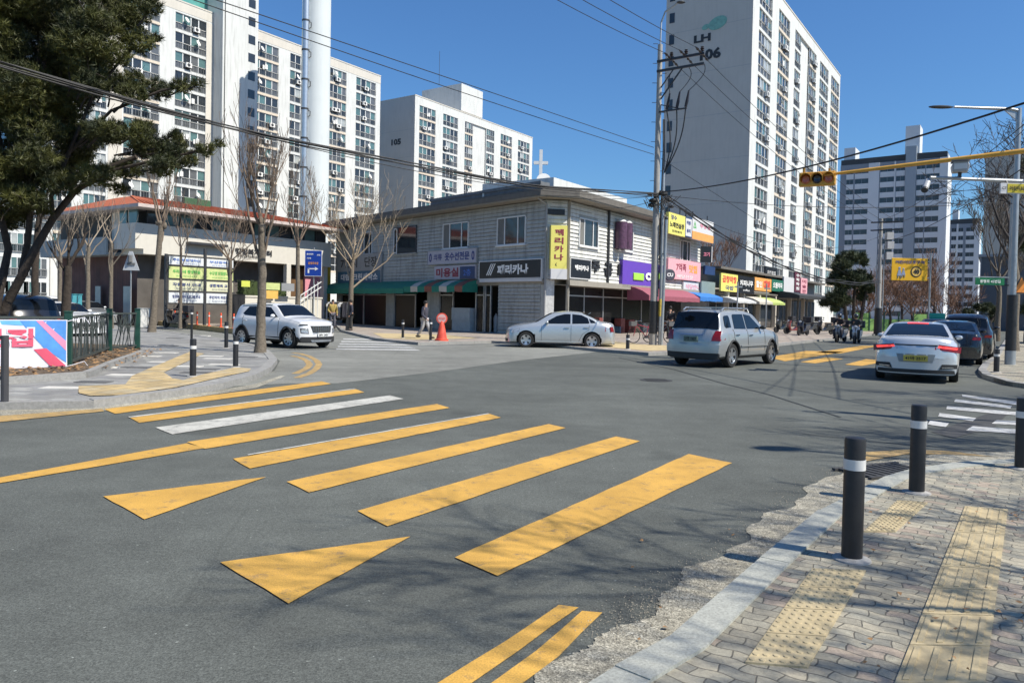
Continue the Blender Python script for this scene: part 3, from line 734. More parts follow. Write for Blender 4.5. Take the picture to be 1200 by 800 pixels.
# ---- far blue-grey block on the right, its long side in shade
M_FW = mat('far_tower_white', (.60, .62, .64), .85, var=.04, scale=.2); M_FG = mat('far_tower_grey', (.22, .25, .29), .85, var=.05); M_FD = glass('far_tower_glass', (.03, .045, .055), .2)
def slab_tower(name, px_corner, Y, H, pxL, cols, pale, label, n_fl, fh, litw=2.2, side=12, shaft=None, boxes=()):
    o_ = PT(px_corner, 300, Y); GFx = Fac((o_.x, o_.y), UA - 90)       # shaded long face seen by the camera
    L = -GFx.p(pxL, 300)[0]
    r = root(name, GFx.o, GFx.ang, label, 'apartment block')
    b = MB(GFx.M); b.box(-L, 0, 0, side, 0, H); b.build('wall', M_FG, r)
    b = MB(GFx.M)
    for (a, c) in pale: xa_, xc_ = GFx.p(a, 300)[0], GFx.p(c, 300)[0]; b.box(xa_, xc_, -.25, -.001, 0, H)
    for (a, c) in cols:
        xa_, xc_ = GFx.p(a, 300)[0], GFx.p(c, 300)[0]
        for f in range(n_fl): z = H - 1.2 - (f + 1) * fh; b.box(xa_, xc_, -.12, -.002, z, z + fh * .5)
    b.box(0.002, .3, -.2, side, 0, H + .8)
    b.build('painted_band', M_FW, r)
    cnt = 0
    for f in range(n_fl):
        for (a, c) in cols:
            xa_, xc_ = GFx.p(a, 300)[0], GFx.p(c, 300)[0]; z = H - 1.2 - f * fh - fh * .5
            b = MB(GFx.M); b.box(xa_ + .1, xc_ - .1, -.05, -.01, z, z + fh * .45)
            b.k = 1; b.box((xa_ + xc_) / 2 - .04, (xa_ + xc_) / 2 + .04, -.08, -.05, z, z + fh * .45)
            b.build('window', [M_FD, M_FG], r); cnt += 1
            if cnt > 97: break
        if cnt > 97: break
    b = MB(GFx.M); b.xz([(-L, H), (0, H), (0, H + 1.6), (-L * .3, H + 1.7), (-L, H + 1.5)], .5, side - 1); b.build('roof', mat('dark_roof', (.05, .055, .06), .7), r)
    for (a, c, h, y0) in boxes:
        xa_, xc_ = GFx.p(a, 300)[0], GFx.p(c, 300)[0]; b = MB(GFx.M); b.box(xa_, xc_, y0, y0 + 6, H, H + h); b.build('rooftop_housing', M_FW, r)
    if shaft:
        xa_, xc_ = GFx.p(shaft[0], 300)[0], GFx.p(shaft[1], 300)[0]; b = MB(GFx.M); b.box(xa_, xc_, -.5, 4, 0, H + 3.5); b.build('lift_shaft', mat('shaft_grey', (.3, .34, .38), .85, var=.04), r)
    return r
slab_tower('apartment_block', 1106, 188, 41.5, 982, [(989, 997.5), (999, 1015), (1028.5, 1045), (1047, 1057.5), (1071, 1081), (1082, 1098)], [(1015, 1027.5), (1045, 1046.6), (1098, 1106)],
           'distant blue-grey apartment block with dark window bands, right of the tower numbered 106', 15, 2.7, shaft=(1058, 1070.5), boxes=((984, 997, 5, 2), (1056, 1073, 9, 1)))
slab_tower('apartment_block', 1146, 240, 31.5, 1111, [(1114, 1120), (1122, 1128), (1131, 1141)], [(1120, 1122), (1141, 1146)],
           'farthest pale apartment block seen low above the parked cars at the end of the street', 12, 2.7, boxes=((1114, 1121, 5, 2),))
o_ = PT(1162, 300, 135); Fz = Fac((o_.x, o_.y), UA - 90); r = root('apartment_block', Fz.o, Fz.ang, 'plain pale grey gable end behind the bare tree at the right edge', 'apartment block')
F90 = Fac((PT(1151, 300, 135).x, 135), UA - 90)
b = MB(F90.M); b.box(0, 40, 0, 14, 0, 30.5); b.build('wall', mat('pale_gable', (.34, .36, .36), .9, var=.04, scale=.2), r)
b = MB(F90.M); b.box(-.3, 40.3, -.3, 14.3, 30.5, 31.2)
b.build('parapet', M_FG, r)
b = MB(F90.M)
for f in range(10):
    for i in range(4): b.box(6 + i * 8, 10 + i * 8, -.05, -.001, 2 + f * 2.8, 3.4 + f * 2.8)
b.build('window', M_FD, r)
o_ = PT(1147, 360, 84); r = root('dark_warehouse', (o_.x + 10, o_.y, 0), 0, 'dark windowless building low behind the lamp post at the right', 'building')
b = MB(Matrix.Translation((o_.x, o_.y, 0)) @ Matrix.Rotation(R(-33), 4, 'Z')); b.box(0, 30, 0, 10, 0, 8.3); b.build('wall', mat('dark_slate_cladding', (.07, .085, .105), .7, var=.08), r)
b = MB(Matrix.Translation((o_.x, o_.y, 0)) @ Matrix.Rotation(R(-33), 4, 'Z')); b.box(-.2, 30.2, -.2, 10.2, 8.3, 8.6)
for i in range(8): b.box(3.5 * i, 3.5 * i + .1, -.05, -.001, 0, 8.3)
b.build('roof_edge', M_FG, r)
# ================================================================ corner shop building
A1 = PT(639, 300, 40); A2 = PT(664, 300, 40.2)
FS = Fac((A1.x, A1.y), math.degrees(math.atan2(-.757, .653))); FR = Fac((A2.x, A2.y), UA)
FH_ = Fac((A1.x, A1.y), math.degrees(math.atan2(A2.y - A1.y, A2.x - A1.x)))
xL = FS.p(394, 300)[0]; xR = FR.p(820, 300)[0]; ZE = 7.45; ZG = 3.15; chw = (A2 - A1).length
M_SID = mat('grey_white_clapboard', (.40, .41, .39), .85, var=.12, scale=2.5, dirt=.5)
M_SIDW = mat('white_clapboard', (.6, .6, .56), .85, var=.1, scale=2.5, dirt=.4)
M_EAVE = mat('brown_grey_eave', (.13, .12, .105), .85, var=.15, dirt=.2)
M_SOFF = mat('soffit_board', (.28, .26, .22), .9, var=.1)
M_BLK = mat('painted_block', (.4, .4, .37), .9, var=.15, scale=4, dirt=.4, bump=.3)
M_INT = mat('dark_shop_interior', (.025, .025, .025), .9)
SG = mat('dim_shop_glass', (.012, .012, .013), .25, 0, .5, 2, spec=.25)
M_PIPE = mat('downpipe_grey', (.3, .3, .3), .6)
shop = root('corner_shop_building', (A1.x, A1.y, 0), FS.ang, 'two-storey corner building of shops clad in weathered white boards with brown eaves', 'building')
A3 = A1 + Vector((-.653, .757, 0)) * (-xL); A4 = A2 + UD * xR
out = [(A1.x, A1.y), (A2.x, A2.y), (A4.x, A4.y), (A4.x - 9 * UD.y, A4.y + 9 * UD.x), (A3.x + 6, A3.y + 6), (A3.x, A3.y)]
b = MB(); b.prism(out, ZG, ZE - .05); b.build('upper_wall', M_SID, shop)
def inset(d):
    nS = Vector((-FS.n.x, -FS.n.y, 0)); nR = -FR.n
    P1 = A1 + nS * d + FS.dx * -.6; P2 = A2 + nR * d + FR.dx * .8
    return [(P1.x, P1.y), (P2.x, P2.y), ((A4 + nR * d).x, (A4 + nR * d).y), (out[3][0], out[3][1]), (out[4][0], out[4][1]), ((A3 + nS * d).x, (A3 + nS * d).y)]
b = MB(); b.prism(inset(2.4), 0, ZG - .002); b.build('ground_floor_wall', M_INT, shop)
def siding(name, fac, x0, x1, z0, z1, m, holes=(), step=.215):
    b = MB(fac.M); z = z0; rn = random.Random(int(x0 * 7))
    while z < z1 - .02:
        zz = min(z + step, z1); segs = [(x0, x1)]
        for (hx0, hx1, hz0, hz1) in holes:
            if hz0 < zz - .02 and hz1 > z + .02:
                ns = []
                for a, c in segs:
                    if hx1 <= a or hx0 >= c: ns.append((a, c)); continue
                    if hx0 > a: ns.append((a, hx0))
                    if hx1 < c: ns.append((hx1, c))
                segs = ns
        for a, c in segs:
            x = a
            while x < c - .01:
                e = min(c, x + rn.uniform(2.6, 3.8)); e = c if c - e < .8 else e
                o1 = -.03 + rn.uniform(-.004, .004)
                b.add([(x + .004, -.002, z), (e, -.002, z), (e, o1 - .014, z), (x + .004, o1 - .014, z), (x + .004, -.002, zz), (e, -.002, zz), (e, -.006, zz - .012), (x + .004, -.006, zz - .012)],
                      [(0, 1, 2, 3), (3, 2, 6, 7), (4, 7, 6, 5), (0, 3, 7, 4), (1, 5, 6, 2)])
                if rn.random() < .93: b.box(x + rn.uniform(0, .3), e, o1 - .0205, o1 - .012, z - .002, z + rn.uniform(.004, .02), 1)  # dark strip along the joint, shade under the lap put in as colour
                x = e
        z = zz
    return b.build(name, [m, mat('siding_joint_shade', (.1, .098, .09), .9, var=.3)], shop)
def rect(fac, x0, y0, x1, y1, off=0):
    a = fac.p(x0, (y0 + y1) / 2, off)[0]; c = fac.p(x1, (y0 + y1) / 2, off)[0]; xm = (x0 + x1) / 2
    return a, c, fac.p(xm, y1, off)[1], fac.p(xm, y0, off)[1]
winS = [rect(FS, 462, 265.5, 489, 297), rect(FS, 520, 261, 550, 291), rect(FS, 583.5, 254, 617, 287), rect(FS, 424, 272, 437, 298)]
winR = [rect(FR, 677.5, 257, 700, 289.5), rect(FR, 723, 265, 741, 294), rect(FR, 772, 278, 779, 302), rect(FR, 796, 282, 808, 306)]
siding('siding', FS, xL, -.03, ZG, ZE - .1, M_SID, winS)
siding('siding', FR, .03, xR, ZG, ZE - .1, M_SIDW, winR)
siding('siding', FH_, .03, chw - .03, ZG, ZE - .1, M_SIDW)
def shop_window(fac, q, panes, open_=False):
    a, c, z0, z1 = q; b = MB(fac.M)
    t = .06
    for s_ in ((a, c, z1 - t, z1), (a, c, z0, z0 + t), (a, a + t, z0, z1), (c - t, c, z0, z1)): b.box(s_[0], s_[1], -.09, -.0, s_[2], s_[3])
    for i in range(1, panes):
        x = a + (c - a) * (i / panes if panes != 3 else (.27, .73)[i - 1]); b.box(x - .035, x + .035, -.07, -.004, z0, z1)
    o = b.build('window', M_DK if open_ else M_FR, shop)
    g = MB(fac.M); g.box(a + t, c - t, -.03, -.001, z0 + t, z1 - t); g.build('pane', GL[0], o)
    g = MB(fac.M); g.box(a - .06, c + .06, -.14, -.0, z0 - .07, z0 - .002); g.build('sill', M_FR if not open_ else M_SID, o)
    if open_: g = MB(fac.M); [g.box(*s_) for s_ in ((a + .05, a + .5, -.1, -.06, z0 + .05, z0 + .13), (a + .05, a + .5, -.1, -.06, z1 - .13, z1 - .05), (a + .05, a + .13, -.1, -.06, z0, z1 - .05), (a + .42, a + .5, -.1, -.06, z0, z1 - .05))]; g.build('sash', M_FR, o)
    else:
        g = MB(fac.M); x = a + (c - a) * .5
        g.box(a + .1, a + (c - a) * .26, -.045, -.031, z0 + t, z1 - t); g.build('curtain', mat('drawn_curtain', (.16, .16, .15), .9), o)
shop_window(FS, winS[0], 1, True)
for q in winS[1:]: shop_window(FS, q, 3)
for q in winR: shop_window(FR, q, 3)
# eaves
def offs(d):
    P0 = A3 - FS.dx * .5 + FS.n * d; P5 = A4 + FR.dx * .3 + FR.n * d
    nh = FH_.n; P1 = A1 + (FS.n + nh).normalized() * d * 1.04; P2 = A2 + (FR.n + nh).normalized() * d * 1.04
    return [(P0.x, P0.y), (P1.x, P1.y), (P2.x, P2.y), (P5.x, P5.y), (out[3][0], out[3][1]), (out[4][0], out[4][1])]
b = MB(); b.prism(offs(.95), ZE, ZE + .06, 1); b.prism(offs(1.0), ZE + .06, ZE + .34, 0); b.prism(offs(.7), ZE + .34, ZE + .5, 0); b.build('eaves', [M_EAVE, M_SOFF], shop)
b = MB(FS.M); b.box(FS.p(508, 230)[0], -.3, -.2, .5, ZE + .56, ZE + .95); b.box(FS.p(508, 230)[0] - .05, -.2, -.26, -.2, ZE + .8, ZE + .97); b.build('parapet', mat('grey_flashing', (.13, .14, .15), .7, var=.2, dirt=.3), shop)
b = MB(FR.M); b.box(.3, 9.5, 1.1, 1.35, ZE + .3, ZE + 1.35); b.box(.3, .55, 1.35, 6, ZE + .3, ZE + 1.35); b.build('parapet', M_WH, shop)
b = MB(FR.M); b.box(-.0, .14, -.09, .0, .1, ZE - .1); b.box(.04, .1, -.14, -.09, .1, ZE); b.build('corner_trim', M_SOFF, shop)
b = MB(); q = A1 + FH_.n * .1; b.tube([(q.x, q.y, .15), (q.x, q.y, ZE - .5), (q.x, q.y, ZE - .3), (q.x - .5, q.y - .3, ZE)], .05, 8); b.build('downpipe', M_PIPE, shop)
b = MB(FR.M); b.box(FR.p(711, 280)[0], FR.p(711, 280)[0] + .12, -.16, -.05, ZG, ZE); b.build('downpipe', M_DK, shop)
b = MB(FR.M); b.box(0, xR, -.25, -.001, ZG - .25, ZG - .002); b.box(0, xR, -.25, 2.3, ZG - .3, ZG - .25); b.build('lintel', M_SOFF, shop)
b = MB(FS.M); b.box(xL, 0, -.1, -.001, ZG - .2, ZG - .002); b.box(xL, 0, 0, 2.3, ZG - .3, ZG - .002); b.build('lintel', M_SOFF, shop)
# louvre over the chamfer
a = FH_.p(641, 248); c = FH_.p(661.5, 248); b = MB(FH_.M); b.box(a[0], c[0], -.08, -.03, a[1] - .15, a[1] + .15)
for i in range(5): b.box(a[0], c[0], -.1, -.08, a[1] - .14 + i * .06, a[1] - .12 + i * .06)
b.build('louvre', M_DK, shop)
# ground floor piers and infill, left facade
def pier(fac, p0, p1, m, z1=ZG - .3, y1=.3, name='pier'):
    a, c = fac.p(p0, 360)[0], fac.p(p1, 360)[0]; b = MB(fac.M); b.box(a, c, .02, y1, 0, z1); b.build(name, m, shop)
for p0, p1 in ((394, 399), (452, 461), (500, 514)): pier(FS, p0, p1, M_BLK)
siding('block_wall', FS, FS.p(584, 360)[0], -.3, .1, ZG - .05, M_BLK, step=.2)
b = MB(FS.M); b.box(FS.p(584, 360)[0], -.02, .0, .3, 0, ZG - .3); b.build('block_infill', M_BLK, shop)
b = MB(FH_.M); b.box(.0, chw * .45, 0, .4, 0, ZG - .01); b.build('pier', mat('white_block', (.6, .6, .58), .85, var=.2, scale=6, dirt=.3), shop)
for p0, p1, nm, m in ((532, 553, 'counter', mat('stall_counter', (.45, .47, .45), .6)),):
    a, c = FS.p(p0, 375)[0], FS.p(p1, 375)[0]; b = MB(FS.M); b.box(a, c, -.2, .3, .75, 1.5); b.box(a, c, -.15, .28, .1, .75); b.build(nm, m, shop)
for i, (p0, p1) in enumerate(((399, 425), (425, 452), (461, 486), (514, 530), (556, 566), (567, 574))):
    a, c = FS.p(p0, 360)[0], FS.p(p1, 360)[0]; b = MB(FS.M)
    b.box(a, c, .12, .15, .1, ZG - .35, 0); b.k = 1
    b.box(a, a + .07, .06, .16, .1, ZG - .3); b.box(c - .07, c, .06, .16, .1, ZG - .3); b.box(a, c, .06, .16, 2.25, 2.32)
    b.build('shopfront', [SG, mat('aluminium_frame', (.45, .46, .47), .4, .6)], shop)
# things behind the shop glass of the convenience store side
xs_ = [FR.p(p, 360)[0] for p in (680, 700, 722, 744, 766, 790, 812)]
for i in range(6):
    b = MB(FR.M); b.box(xs_[i], xs_[i] + .09, .9, 1.0, .1, ZG - .3, 1); b.box(xs_[i] + .09, xs_[i + 1], .95, .97, .1, ZG - .3, 0); b.box(xs_[i] + .09, xs_[i + 1], .9, 1.0, 2.3, 2.38, 1)
    b.build('shopfront', [SG, MC['aluminium_frame']], shop)
b = MB(FR.M); b.box(.2, .34, -.02, .12, 0, ZG); b.build('pier', M_BLK, shop)
rn = random.Random(8)
for i in range(11):
    x = rn.uniform(1, 17); h = rn.uniform(.4, 1.0); b = MB(FR.M); b.box(x, x + rn.uniform(.4, .9), .35, .8, .1, .1 + h)
    c_ = rn.choice([(.2, .05, .04), (.25, .2, .1), (.3, .3, .28), (.04, .1, .16), (.2, .12, .06)])
    tag(b.build('shop_crate', mat('goods_%.2f' % c_[0], c_, .6, var=.3, scale=8), bevel=.01),
        None, None)
    o = bpy.data.objects[-1] if False else None
for o in [o for o in bpy.data.objects if o.name.startswith('shop_crate')]:
    tag(o, 'box of goods stacked in the shade along the convenience store front', 'box', 'boxes of goods along the shop front')
# roof things
p = PT(637, 214, 43); b = MB(); b.lathe([(.0001, .0), (.25, .04), (.42, .14)], 18, 0, Matrix.Translation((p.x, p.y, 8.9)) @ Matrix.Rotation(R(78), 4, 'X')); b.tube([(p.x, p.y, 7.9), (p.x, p.y + .1, 9)], .03, 6, 1)
tag(b.build('satellite_dish', [M_AC, M_DK], smooth=True), 'white satellite dish on the roof corner of the weathered shop building', 'satellite dish')
p = PT(702, 234, 47); b = MB(Matrix.Translation((p.x, p.y, 7.9)) @ Matrix.Rotation(R(UA), 4, 'Z')); b.box(-.4, .4, -.3, .3, 0, 1.0); b.tube([(-.41, 0, .5), (-.42, 0, .5)], .3, 14, 1); b.box(-.45, .45, -.35, .35, -.1, 0, 1)
tag(b.build('air_conditioner', [M_AC, M_DK]), 'boxy air conditioner outdoor unit on the shop roof behind the white parapet', 'air conditioner')
# church cross behind the roof
p = PT(633, 230, 75); r = root('church_cross', (p.x, p.y, 0), 8, 'white cross on a slender post rising behind the shop roof', 'cross'); b = MB(Matrix.Translation((p.x, p.y, 0)))
zc = PT(633, 191, 75).z; b.box(-.16, .16, -.16, .16, 0, zc + 1.3); b.build('upright', M_FR, r); b = MB(Matrix.Translation((p.x, p.y, 0))); b.box(-.72, .72, -.14, .14, zc - .15, zc + .15); b.build('crossbar', M_FR, r)

# ---- signs
def ink(k, c): return mat(k, c, .5, var=.03)
I_W = ink('white_ink', (.8, .8, .78)); I_K = ink('black_ink', (.02, .02, .022)); I_M = ink('maroon_ink', (.25, .03, .06)); I_N = ink('navy_ink', (.03, .05, .2)); I_R = ink('red_ink', (.65, .06, .06)); I_B = ink('blue_ink', (.05, .15, .5)); I_G = ink('green_ink', (.1, .45, .1)); I_P = ink('pink_ink', (.8, .25, .35)); I_O = ink('orange_ink', (.8, .35, .05))
def sign(fac, px, m, label, words=(), proud=.18, thick=.14, frame=None, name='shop_sign', group=None):
    a, c, z0, z1 = rect(fac, *px, proud); W_ = c - a; H_ = z1 - z0
    return board(name, fac, a, c, z0, z1, m, proud, thick, None, label, 'sign', group,
                 [(s, a + W_ * u, z0 + H_ * v, H_ * h, W_ * wd, mm, bd) for (s, u, v, h, wd, mm, bd) in words], frame)
P_GREY = mat('grey_sign_panel', (.3, .31, .31), .6, var=.08, dirt=.15); P_BLUE = mat('dark_blue_sign_panel', (.03, .12, .2), .5, var=.1); P_PALE = mat('pale_lilac_sign_panel', (.42, .41, .46), .5, var=.05)
P_WHT = mat('white_sign_panel', (.6, .6, .6), .5, var=.04); P_BLK = mat('black_sign_panel', (.012, .014, .018), .4); P_YEL = mat('yellow_sign_panel', (.72, .66, .16), .5, var=.06); P_PUR = mat('purple_sign_panel', (.13, .06, .42), .4, var=.04)
P_PINK = mat('pink_sign_panel', (.75, .38, .42), .5, var=.08); P_ORG = mat('orange_sign_panel', (.75, .35, .1), .5, var=.1); P_GRN = mat('green_sign_panel', (.02, .14, .09), .5); P_NAVY = mat('navy_sign_panel', (.02, .05, .14), .5)
sign(FS, (394, 298, 447, 317), P_GREY, 'grey board lettered in black above the blue laundry sign', [('7단지', .3, .5, .62, .38, I_K, .02), ('단장', .78, .5, .62, .26, I_K, .02)])
sign(FS, (396, 317.5, 446, 331.5), P_BLUE, 'dark blue laundry sign with pale letters above the green awning', [('대림', .18, .5, .55, .2, I_W, .03), ('크린세탁소', .66, .5, .6, .56, I_W, .03)], frame=P_GREY)
sign(FS, (501.5, 293, 558, 308.5), P_PALE, 'pale lilac clothes-repair sign above the hair salon sign', [('의류', .22, .52, .5, .18, I_N, .02), ('옷수선전문', .62, .52, .62, .5, I_N, .03), ('0', .06, .5, .7, .06, I_N, .03), ('0', .94, .5, .7, .06, I_N, .03)], frame=P_GREY)
s1 = sign(FS, (509, 311, 557, 327), P_PALE, 'hair salon sign with maroon letters and a blue end panel', [('미용실', .33, .5, .68, .56, I_M, .04)])
a, c, z0, z1 = rect(FS, 539, 312, 556.5, 326.5, .18); b = MB(FS.M); b.box(a, c, -.19, -.181, z0, z1); b.build('blue_panel', P_NAVY, s1); t = MB(); text(t, '2층', FS.M @ Matrix.Translation(((a + c) / 2, -.195, (z0 + z1) / 2)), .42, 0, .75, .02); t.build('lettering', I_B, s1)
s2 = sign(FS, (562, 305.5, 634, 326), P_BLK, 'long black chicken restaurant sign with white letters facing the side street', [('페리카나', .56, .5, .58, .5, I_W, .05)], frame=P_WHT)
a, c, z0, z1 = rect(FS, 562, 326, 634, 330, .18); b = MB(FS.M); b.box(a, c, -.2, -.0, z0, z1 + .02); b.build('white_strip', P_WHT, s2)
a, c, z0, z1 = rect(FS, 570, 309, 583, 323, .18)
for i in range(3): t = MB(FS.M); t.add([(a + i * .17, -.186, z0 + .05), (a + i * .17 + .07, -.186, z0), (a + .5 + i * .17, -.186, z1), (a + .42 + i * .17, -.186, z1)], [(0, 1, 2, 3)]); t.build('stripe_mark', I_W, s2)
s3 = sign(FH_, (645.5, 264, 664.5, 315), P_YEL, 'tall yellow vertical chicken restaurant sign on the corner of the building', [(ch, .5, .84 - i * .19, .15, .55, I_M, .03) for i, ch in enumerate('페리카나')] + [('(', .35, .1, .08, .1, I_K, .01)], proud=.45, thick=.35)
a, c, z0, z1 = rect(FH_, 645.5, 315, 664.5, 327, .45); b = MB(FH_.M); b.box(a, c, -.45, -.1, z0, z1); b.build('lower_panel', P_WHT, s3)
s4 = sign(FR, (668.5, 304, 692, 326), P_BLK, 'small black chicken restaurant sign facing the main street', [('페리카나', .55, .55, .3, .7, I_W, .04)], frame=P_WHT)
for ch, (x0, y0, x1, y1) in zip('주공1', ((693.5, 305.5, 703.5, 319), (708.5, 308, 718, 324), (724.5, 309.5, 727, 322))):
    a, c, z0, z1 = rect(FR, x0, y0, x1, y1, .1); t = MB()
    text(t, ch, FR.M @ Matrix.Translation(((a + c) / 2, -.1, (z0 + z1) / 2)), z1 - z0, 0, c - a, .05)
    n0 = len(t.v); t.v += [tuple(Vector(v) - FR.n * .06) for v in t.v]; t.f += [tuple(i + n0 for i in f) for f in t.f]; t.m += t.m[:]
    tag(t.build('wall_letter', I_K), {'주': 'first black letter mounted on the white boards beside the small black sign', '공': 'middle black letter on the white boards, between the other two letters', '1': 'black numeral one on the white boards beside the purple sign'}[ch], 'letter', 'black letters fixed to the white boards')
s5 = sign(FR, (729.5, 308, 779, 338), P_PUR, 'purple convenience store sign with white letters above the dark red awning', [], proud=.25, thick=.22)
a, c, z0, z1 = rect(FR, 755.5, 318.5, 766.5, 330, .25); t = MB(); text(t, 'CU', FR.M @ Matrix.Translation(((a + c) / 2, -.3, (z0 + z1) / 2)), (z1 - z0) * .8, 0, c - a, .09); t.build('lettering', I_W, s5)
for x0, x1 in ((742, 754), (768.5, 778)):
    a, c, z0, z1 = rect(FR, x0, 320, x1, 328.5, .27); b = MB(FR.M); b.box(a, c, -.33, -.25, z0, z1); o = b.build('green_badge', mat('lime_sign', (.35, .65, .08), .5), s5, bevel=.05)
sign(FR, (783, 305, 821, 328), P_PINK, 'pink restaurant sign with white and orange lettering, beside the round store sign', [('7억족', .38, .62, .4, .3, I_M, .02), ('맛집', .75, .6, .42, .26, I_O, .03), ('배달전문', .5, .16, .18, .5, I_W, .01)], proud=.3, thick=.25)
sign(FR, (801, 330.5, 822, 342), P_WHT, 'small white sign with pink letters over the blue awning', [('식당안내', .5, .5, .5, .8, I_P, .01)])
sr = root('round_store_sign', FR.M @ Vector((rect(FR, 779, 316, 790, 329)[0], -.9, 4)), UA, 'round dark projecting convenience store sign beside the steel pole', 'sign')
a, c, z0, z1 = rect(FR, 779, 316, 790, 328.5, .9); zc = (z0 + z1) / 2
b = MB(); M_ = Matrix.Translation(PT(784.5, 322, (FR.M @ Vector(((a + c) / 2, -.9, 0))).y)); b.M = M_ @ Matrix.Rotation(R(15), 4, 'Z') @ Matrix.Rotation(R(90), 4, 'X')
b.lathe([(.36, -.08), (.4, -.06), (.4, .06), (.36, .08)], 24); b.build('disc', mat('charcoal_disc', (.06, .06, .08), .5), sr)
t = MB(); text(t, 'CU', M_ @ Matrix.Rotation(R(15), 4, 'Z') @ Matrix.Translation((0, -.09, 0)), .25, 0, .45, .05); t.build('lettering', I_W, sr)
b = MB(); b.bar(M_ @ Vector((0, .1, .1)), M_ @ Vector((-.4, 1.2, .1)), .04, .04); b.build('bracket', M_DK, sr)
sign(FR, (783.5, 251, 803, 275.5), P_YEL, 'yellow rooftop karaoke sign with dark letters, highest on the shop roof', [('장수', .3, .8, .22, .35, I_N, .02), ('노래연습장', .5, .46, .26, .86, I_K, .03), ('전화예약', .5, .16, .12, .6, I_K, .01)], proud=1.15, thick=.2)
sign(FR, (803.3, 256, 810.7, 277), P_WHT, 'narrow white and navy rooftop sign between the yellow and the orange one', [('미용', .5, .75, .22, .6, I_N, .03), ('뷰티', .5, .3, .22, .6, I_N, .03)], proud=1.15, thick=.2, frame=P_NAVY)
s6 = sign(FR, (811, 257, 836, 282.5), P_WHT, 'white rooftop sign with an orange lower band and a green triangle mark', [('△', .12, .66, .32, .14, I_G, .03), ('부동산', .6, .68, .2, .5, I_P, .01)], proud=1.15, thick=.2)
a, c, z0, z1 = rect(FR, 811, 271, 836, 282.5, 1.15); b = MB(FR.M); b.box(a, c, -1.165, -1.151, z0, z0 + .55); b.build('orange_band', P_ORG, s6)
for x in (785, 795, 806, 820, 833):
    pass
b = MB(FR.M)
for p_ in (786, 800, 807, 815, 832): a = FR.p(p_, 270, 1.15)[0]; b.box(a, a + .06, -.94, -.88, ZE + .1, ZE + 1.2)
b.box(FR.p(783, 270, 1.15)[0], FR.p(836, 270, 1.15)[0], -.88, -.82, ZE + .5, ZE + .56); b.build('sign_frame', M_DK, shop)
ss_ = root('projecting_sign', FR.M @ Vector((xR, -.5, 5)), UA, 'black projecting sign with a pink mark at the end of the shop building', 'sign'); q = FR.M @ Vector((xR + .1, 0, 0)); e = PT(828, 298, q.y)
b = MB(Matrix.Translation(e) @ Matrix.Rotation(R(8), 4, 'Z')); b.box(-.43, .4, 0, .2, -.6, .6); b.build('panel', P_BLK, ss_); b = MB(Matrix.Translation(e) @ Matrix.Rotation(R(8), 4, 'Z')); b.box(.4, .47, -.0, .2, -.6, .6); b.build('lit_edge', P_WHT, ss_)
t = MB(); text(t, '고기', Matrix.Translation(e + Vector((0, -.01, .0))) @ Matrix.Rotation(R(8), 4, 'Z'), .32, 0, .5, .03); t.build('lettering', I_P, ss_)
# barber-style purple tube signs
a, c, z0, z1 = rect(FR, 724, 258.5, 738, 292, .35); r = root('twin_tube_sign', FR.M @ Vector((a, -.35, z0)), UA, 'pair of vertical purple tube signs in front of an upstairs window', 'sign')
for i in (0, 1):
    cx_ = a + (c - a) * (.27 + .46 * i); b = MB(FR.M); b.cyl(cx_, -.35, z0, z1 - .12, (c - a) * .22, n=18, k=0); b.cyl(cx_, -.35, z1 - .12, z1, (c - a) * .22, (c - a) * .14, n=18, k=1)
    b.build('tube', [mat('dull_purple_tube', (.09, .04, .075), .4, var=.5, scale=6), P_WHT], r, smooth=True)

# ---- awnings
def awning(fac, p0, p1, y_top, y_bot, depth, ms, label, stripes=1, val=.3, name='awning', z0=None, z1=None):
    a, c = fac.p(p0, y_top)[0], fac.p(p1, y_top)[0]
    zt_ = z1 or fac.p((p0 + p1) / 2, y_top)[1]; zb_ = z0 or fac.p((p0 + p1) / 2, y_bot, depth)[1] + val
    r = root(name, fac.M @ Vector(((a + c) / 2, -depth / 2, zb_)), fac.ang, label, 'awning'); b = MB(fac.M); n = max(8, stripes * 2)
    for i in range(n):
        k = (i * stripes // n) % len(ms); x0, x1 = a + (c - a) * i / n, a + (c - a) * (i + 1) / n
        pr = [(0, zt_), (-depth * .35, zt_ - (zt_ - zb_) * .2), (-depth * .7, zt_ - (zt_ - zb_) * .52), (-depth, zb_)]
        for j in range(3): b.add([(x0, pr[j][0], pr[j][1]), (x1, pr[j][0], pr[j][1]), (x1, pr[j + 1][0], pr[j + 1][1]), (x0, pr[j + 1][0], pr[j + 1][1])], [(3, 2, 1, 0)], k)
        sag = .03 * math.sin(i * 1.7)
        b.add([(x0, -depth, zb_), (x1, -depth, zb_), (x1, -depth + .02, zb_ - val), (x0, -depth + .02, zb_ - val - sag)], [(0, 3, 2, 1)], k)
    for x in (a, c): b.add([(x, 0, zt_), (x, -depth * .35, zt_ - (zt_ - zb_) * .2), (x, -depth * .7, zt_ - (zt_ - zb_) * .52), (x, -depth, zb_), (x, -depth, zb_ - val), (x, -.02, zb_ - val)], [(0, 1, 2, 3, 4, 5)], 0)
    o = b.build('canopy', ms, r); o.modifiers.new('s', 'SOLIDIFY').thickness = .015
    b = MB(fac.M)
    for x in (a + .1, (a + c) / 2, c - .1): b.bar((x, 0, zb_ - .3), (x, -depth + .03, zb_ - .02), .03, .03)
    b.build('awning_frame', M_DK, r)
G1 = mat('green_awning', (.02, .2, .14), .8, var=.15); G2 = mat('cream_awning_stripe', (.55, .5, .42), .8); G3 = mat('red_awning_stripe', (.25, .09, .06), .8)
awning(FS, 394, 490, 330, 344, 1.15, [G1], 'plain dark green awning over the laundry shopfront', val=.35)
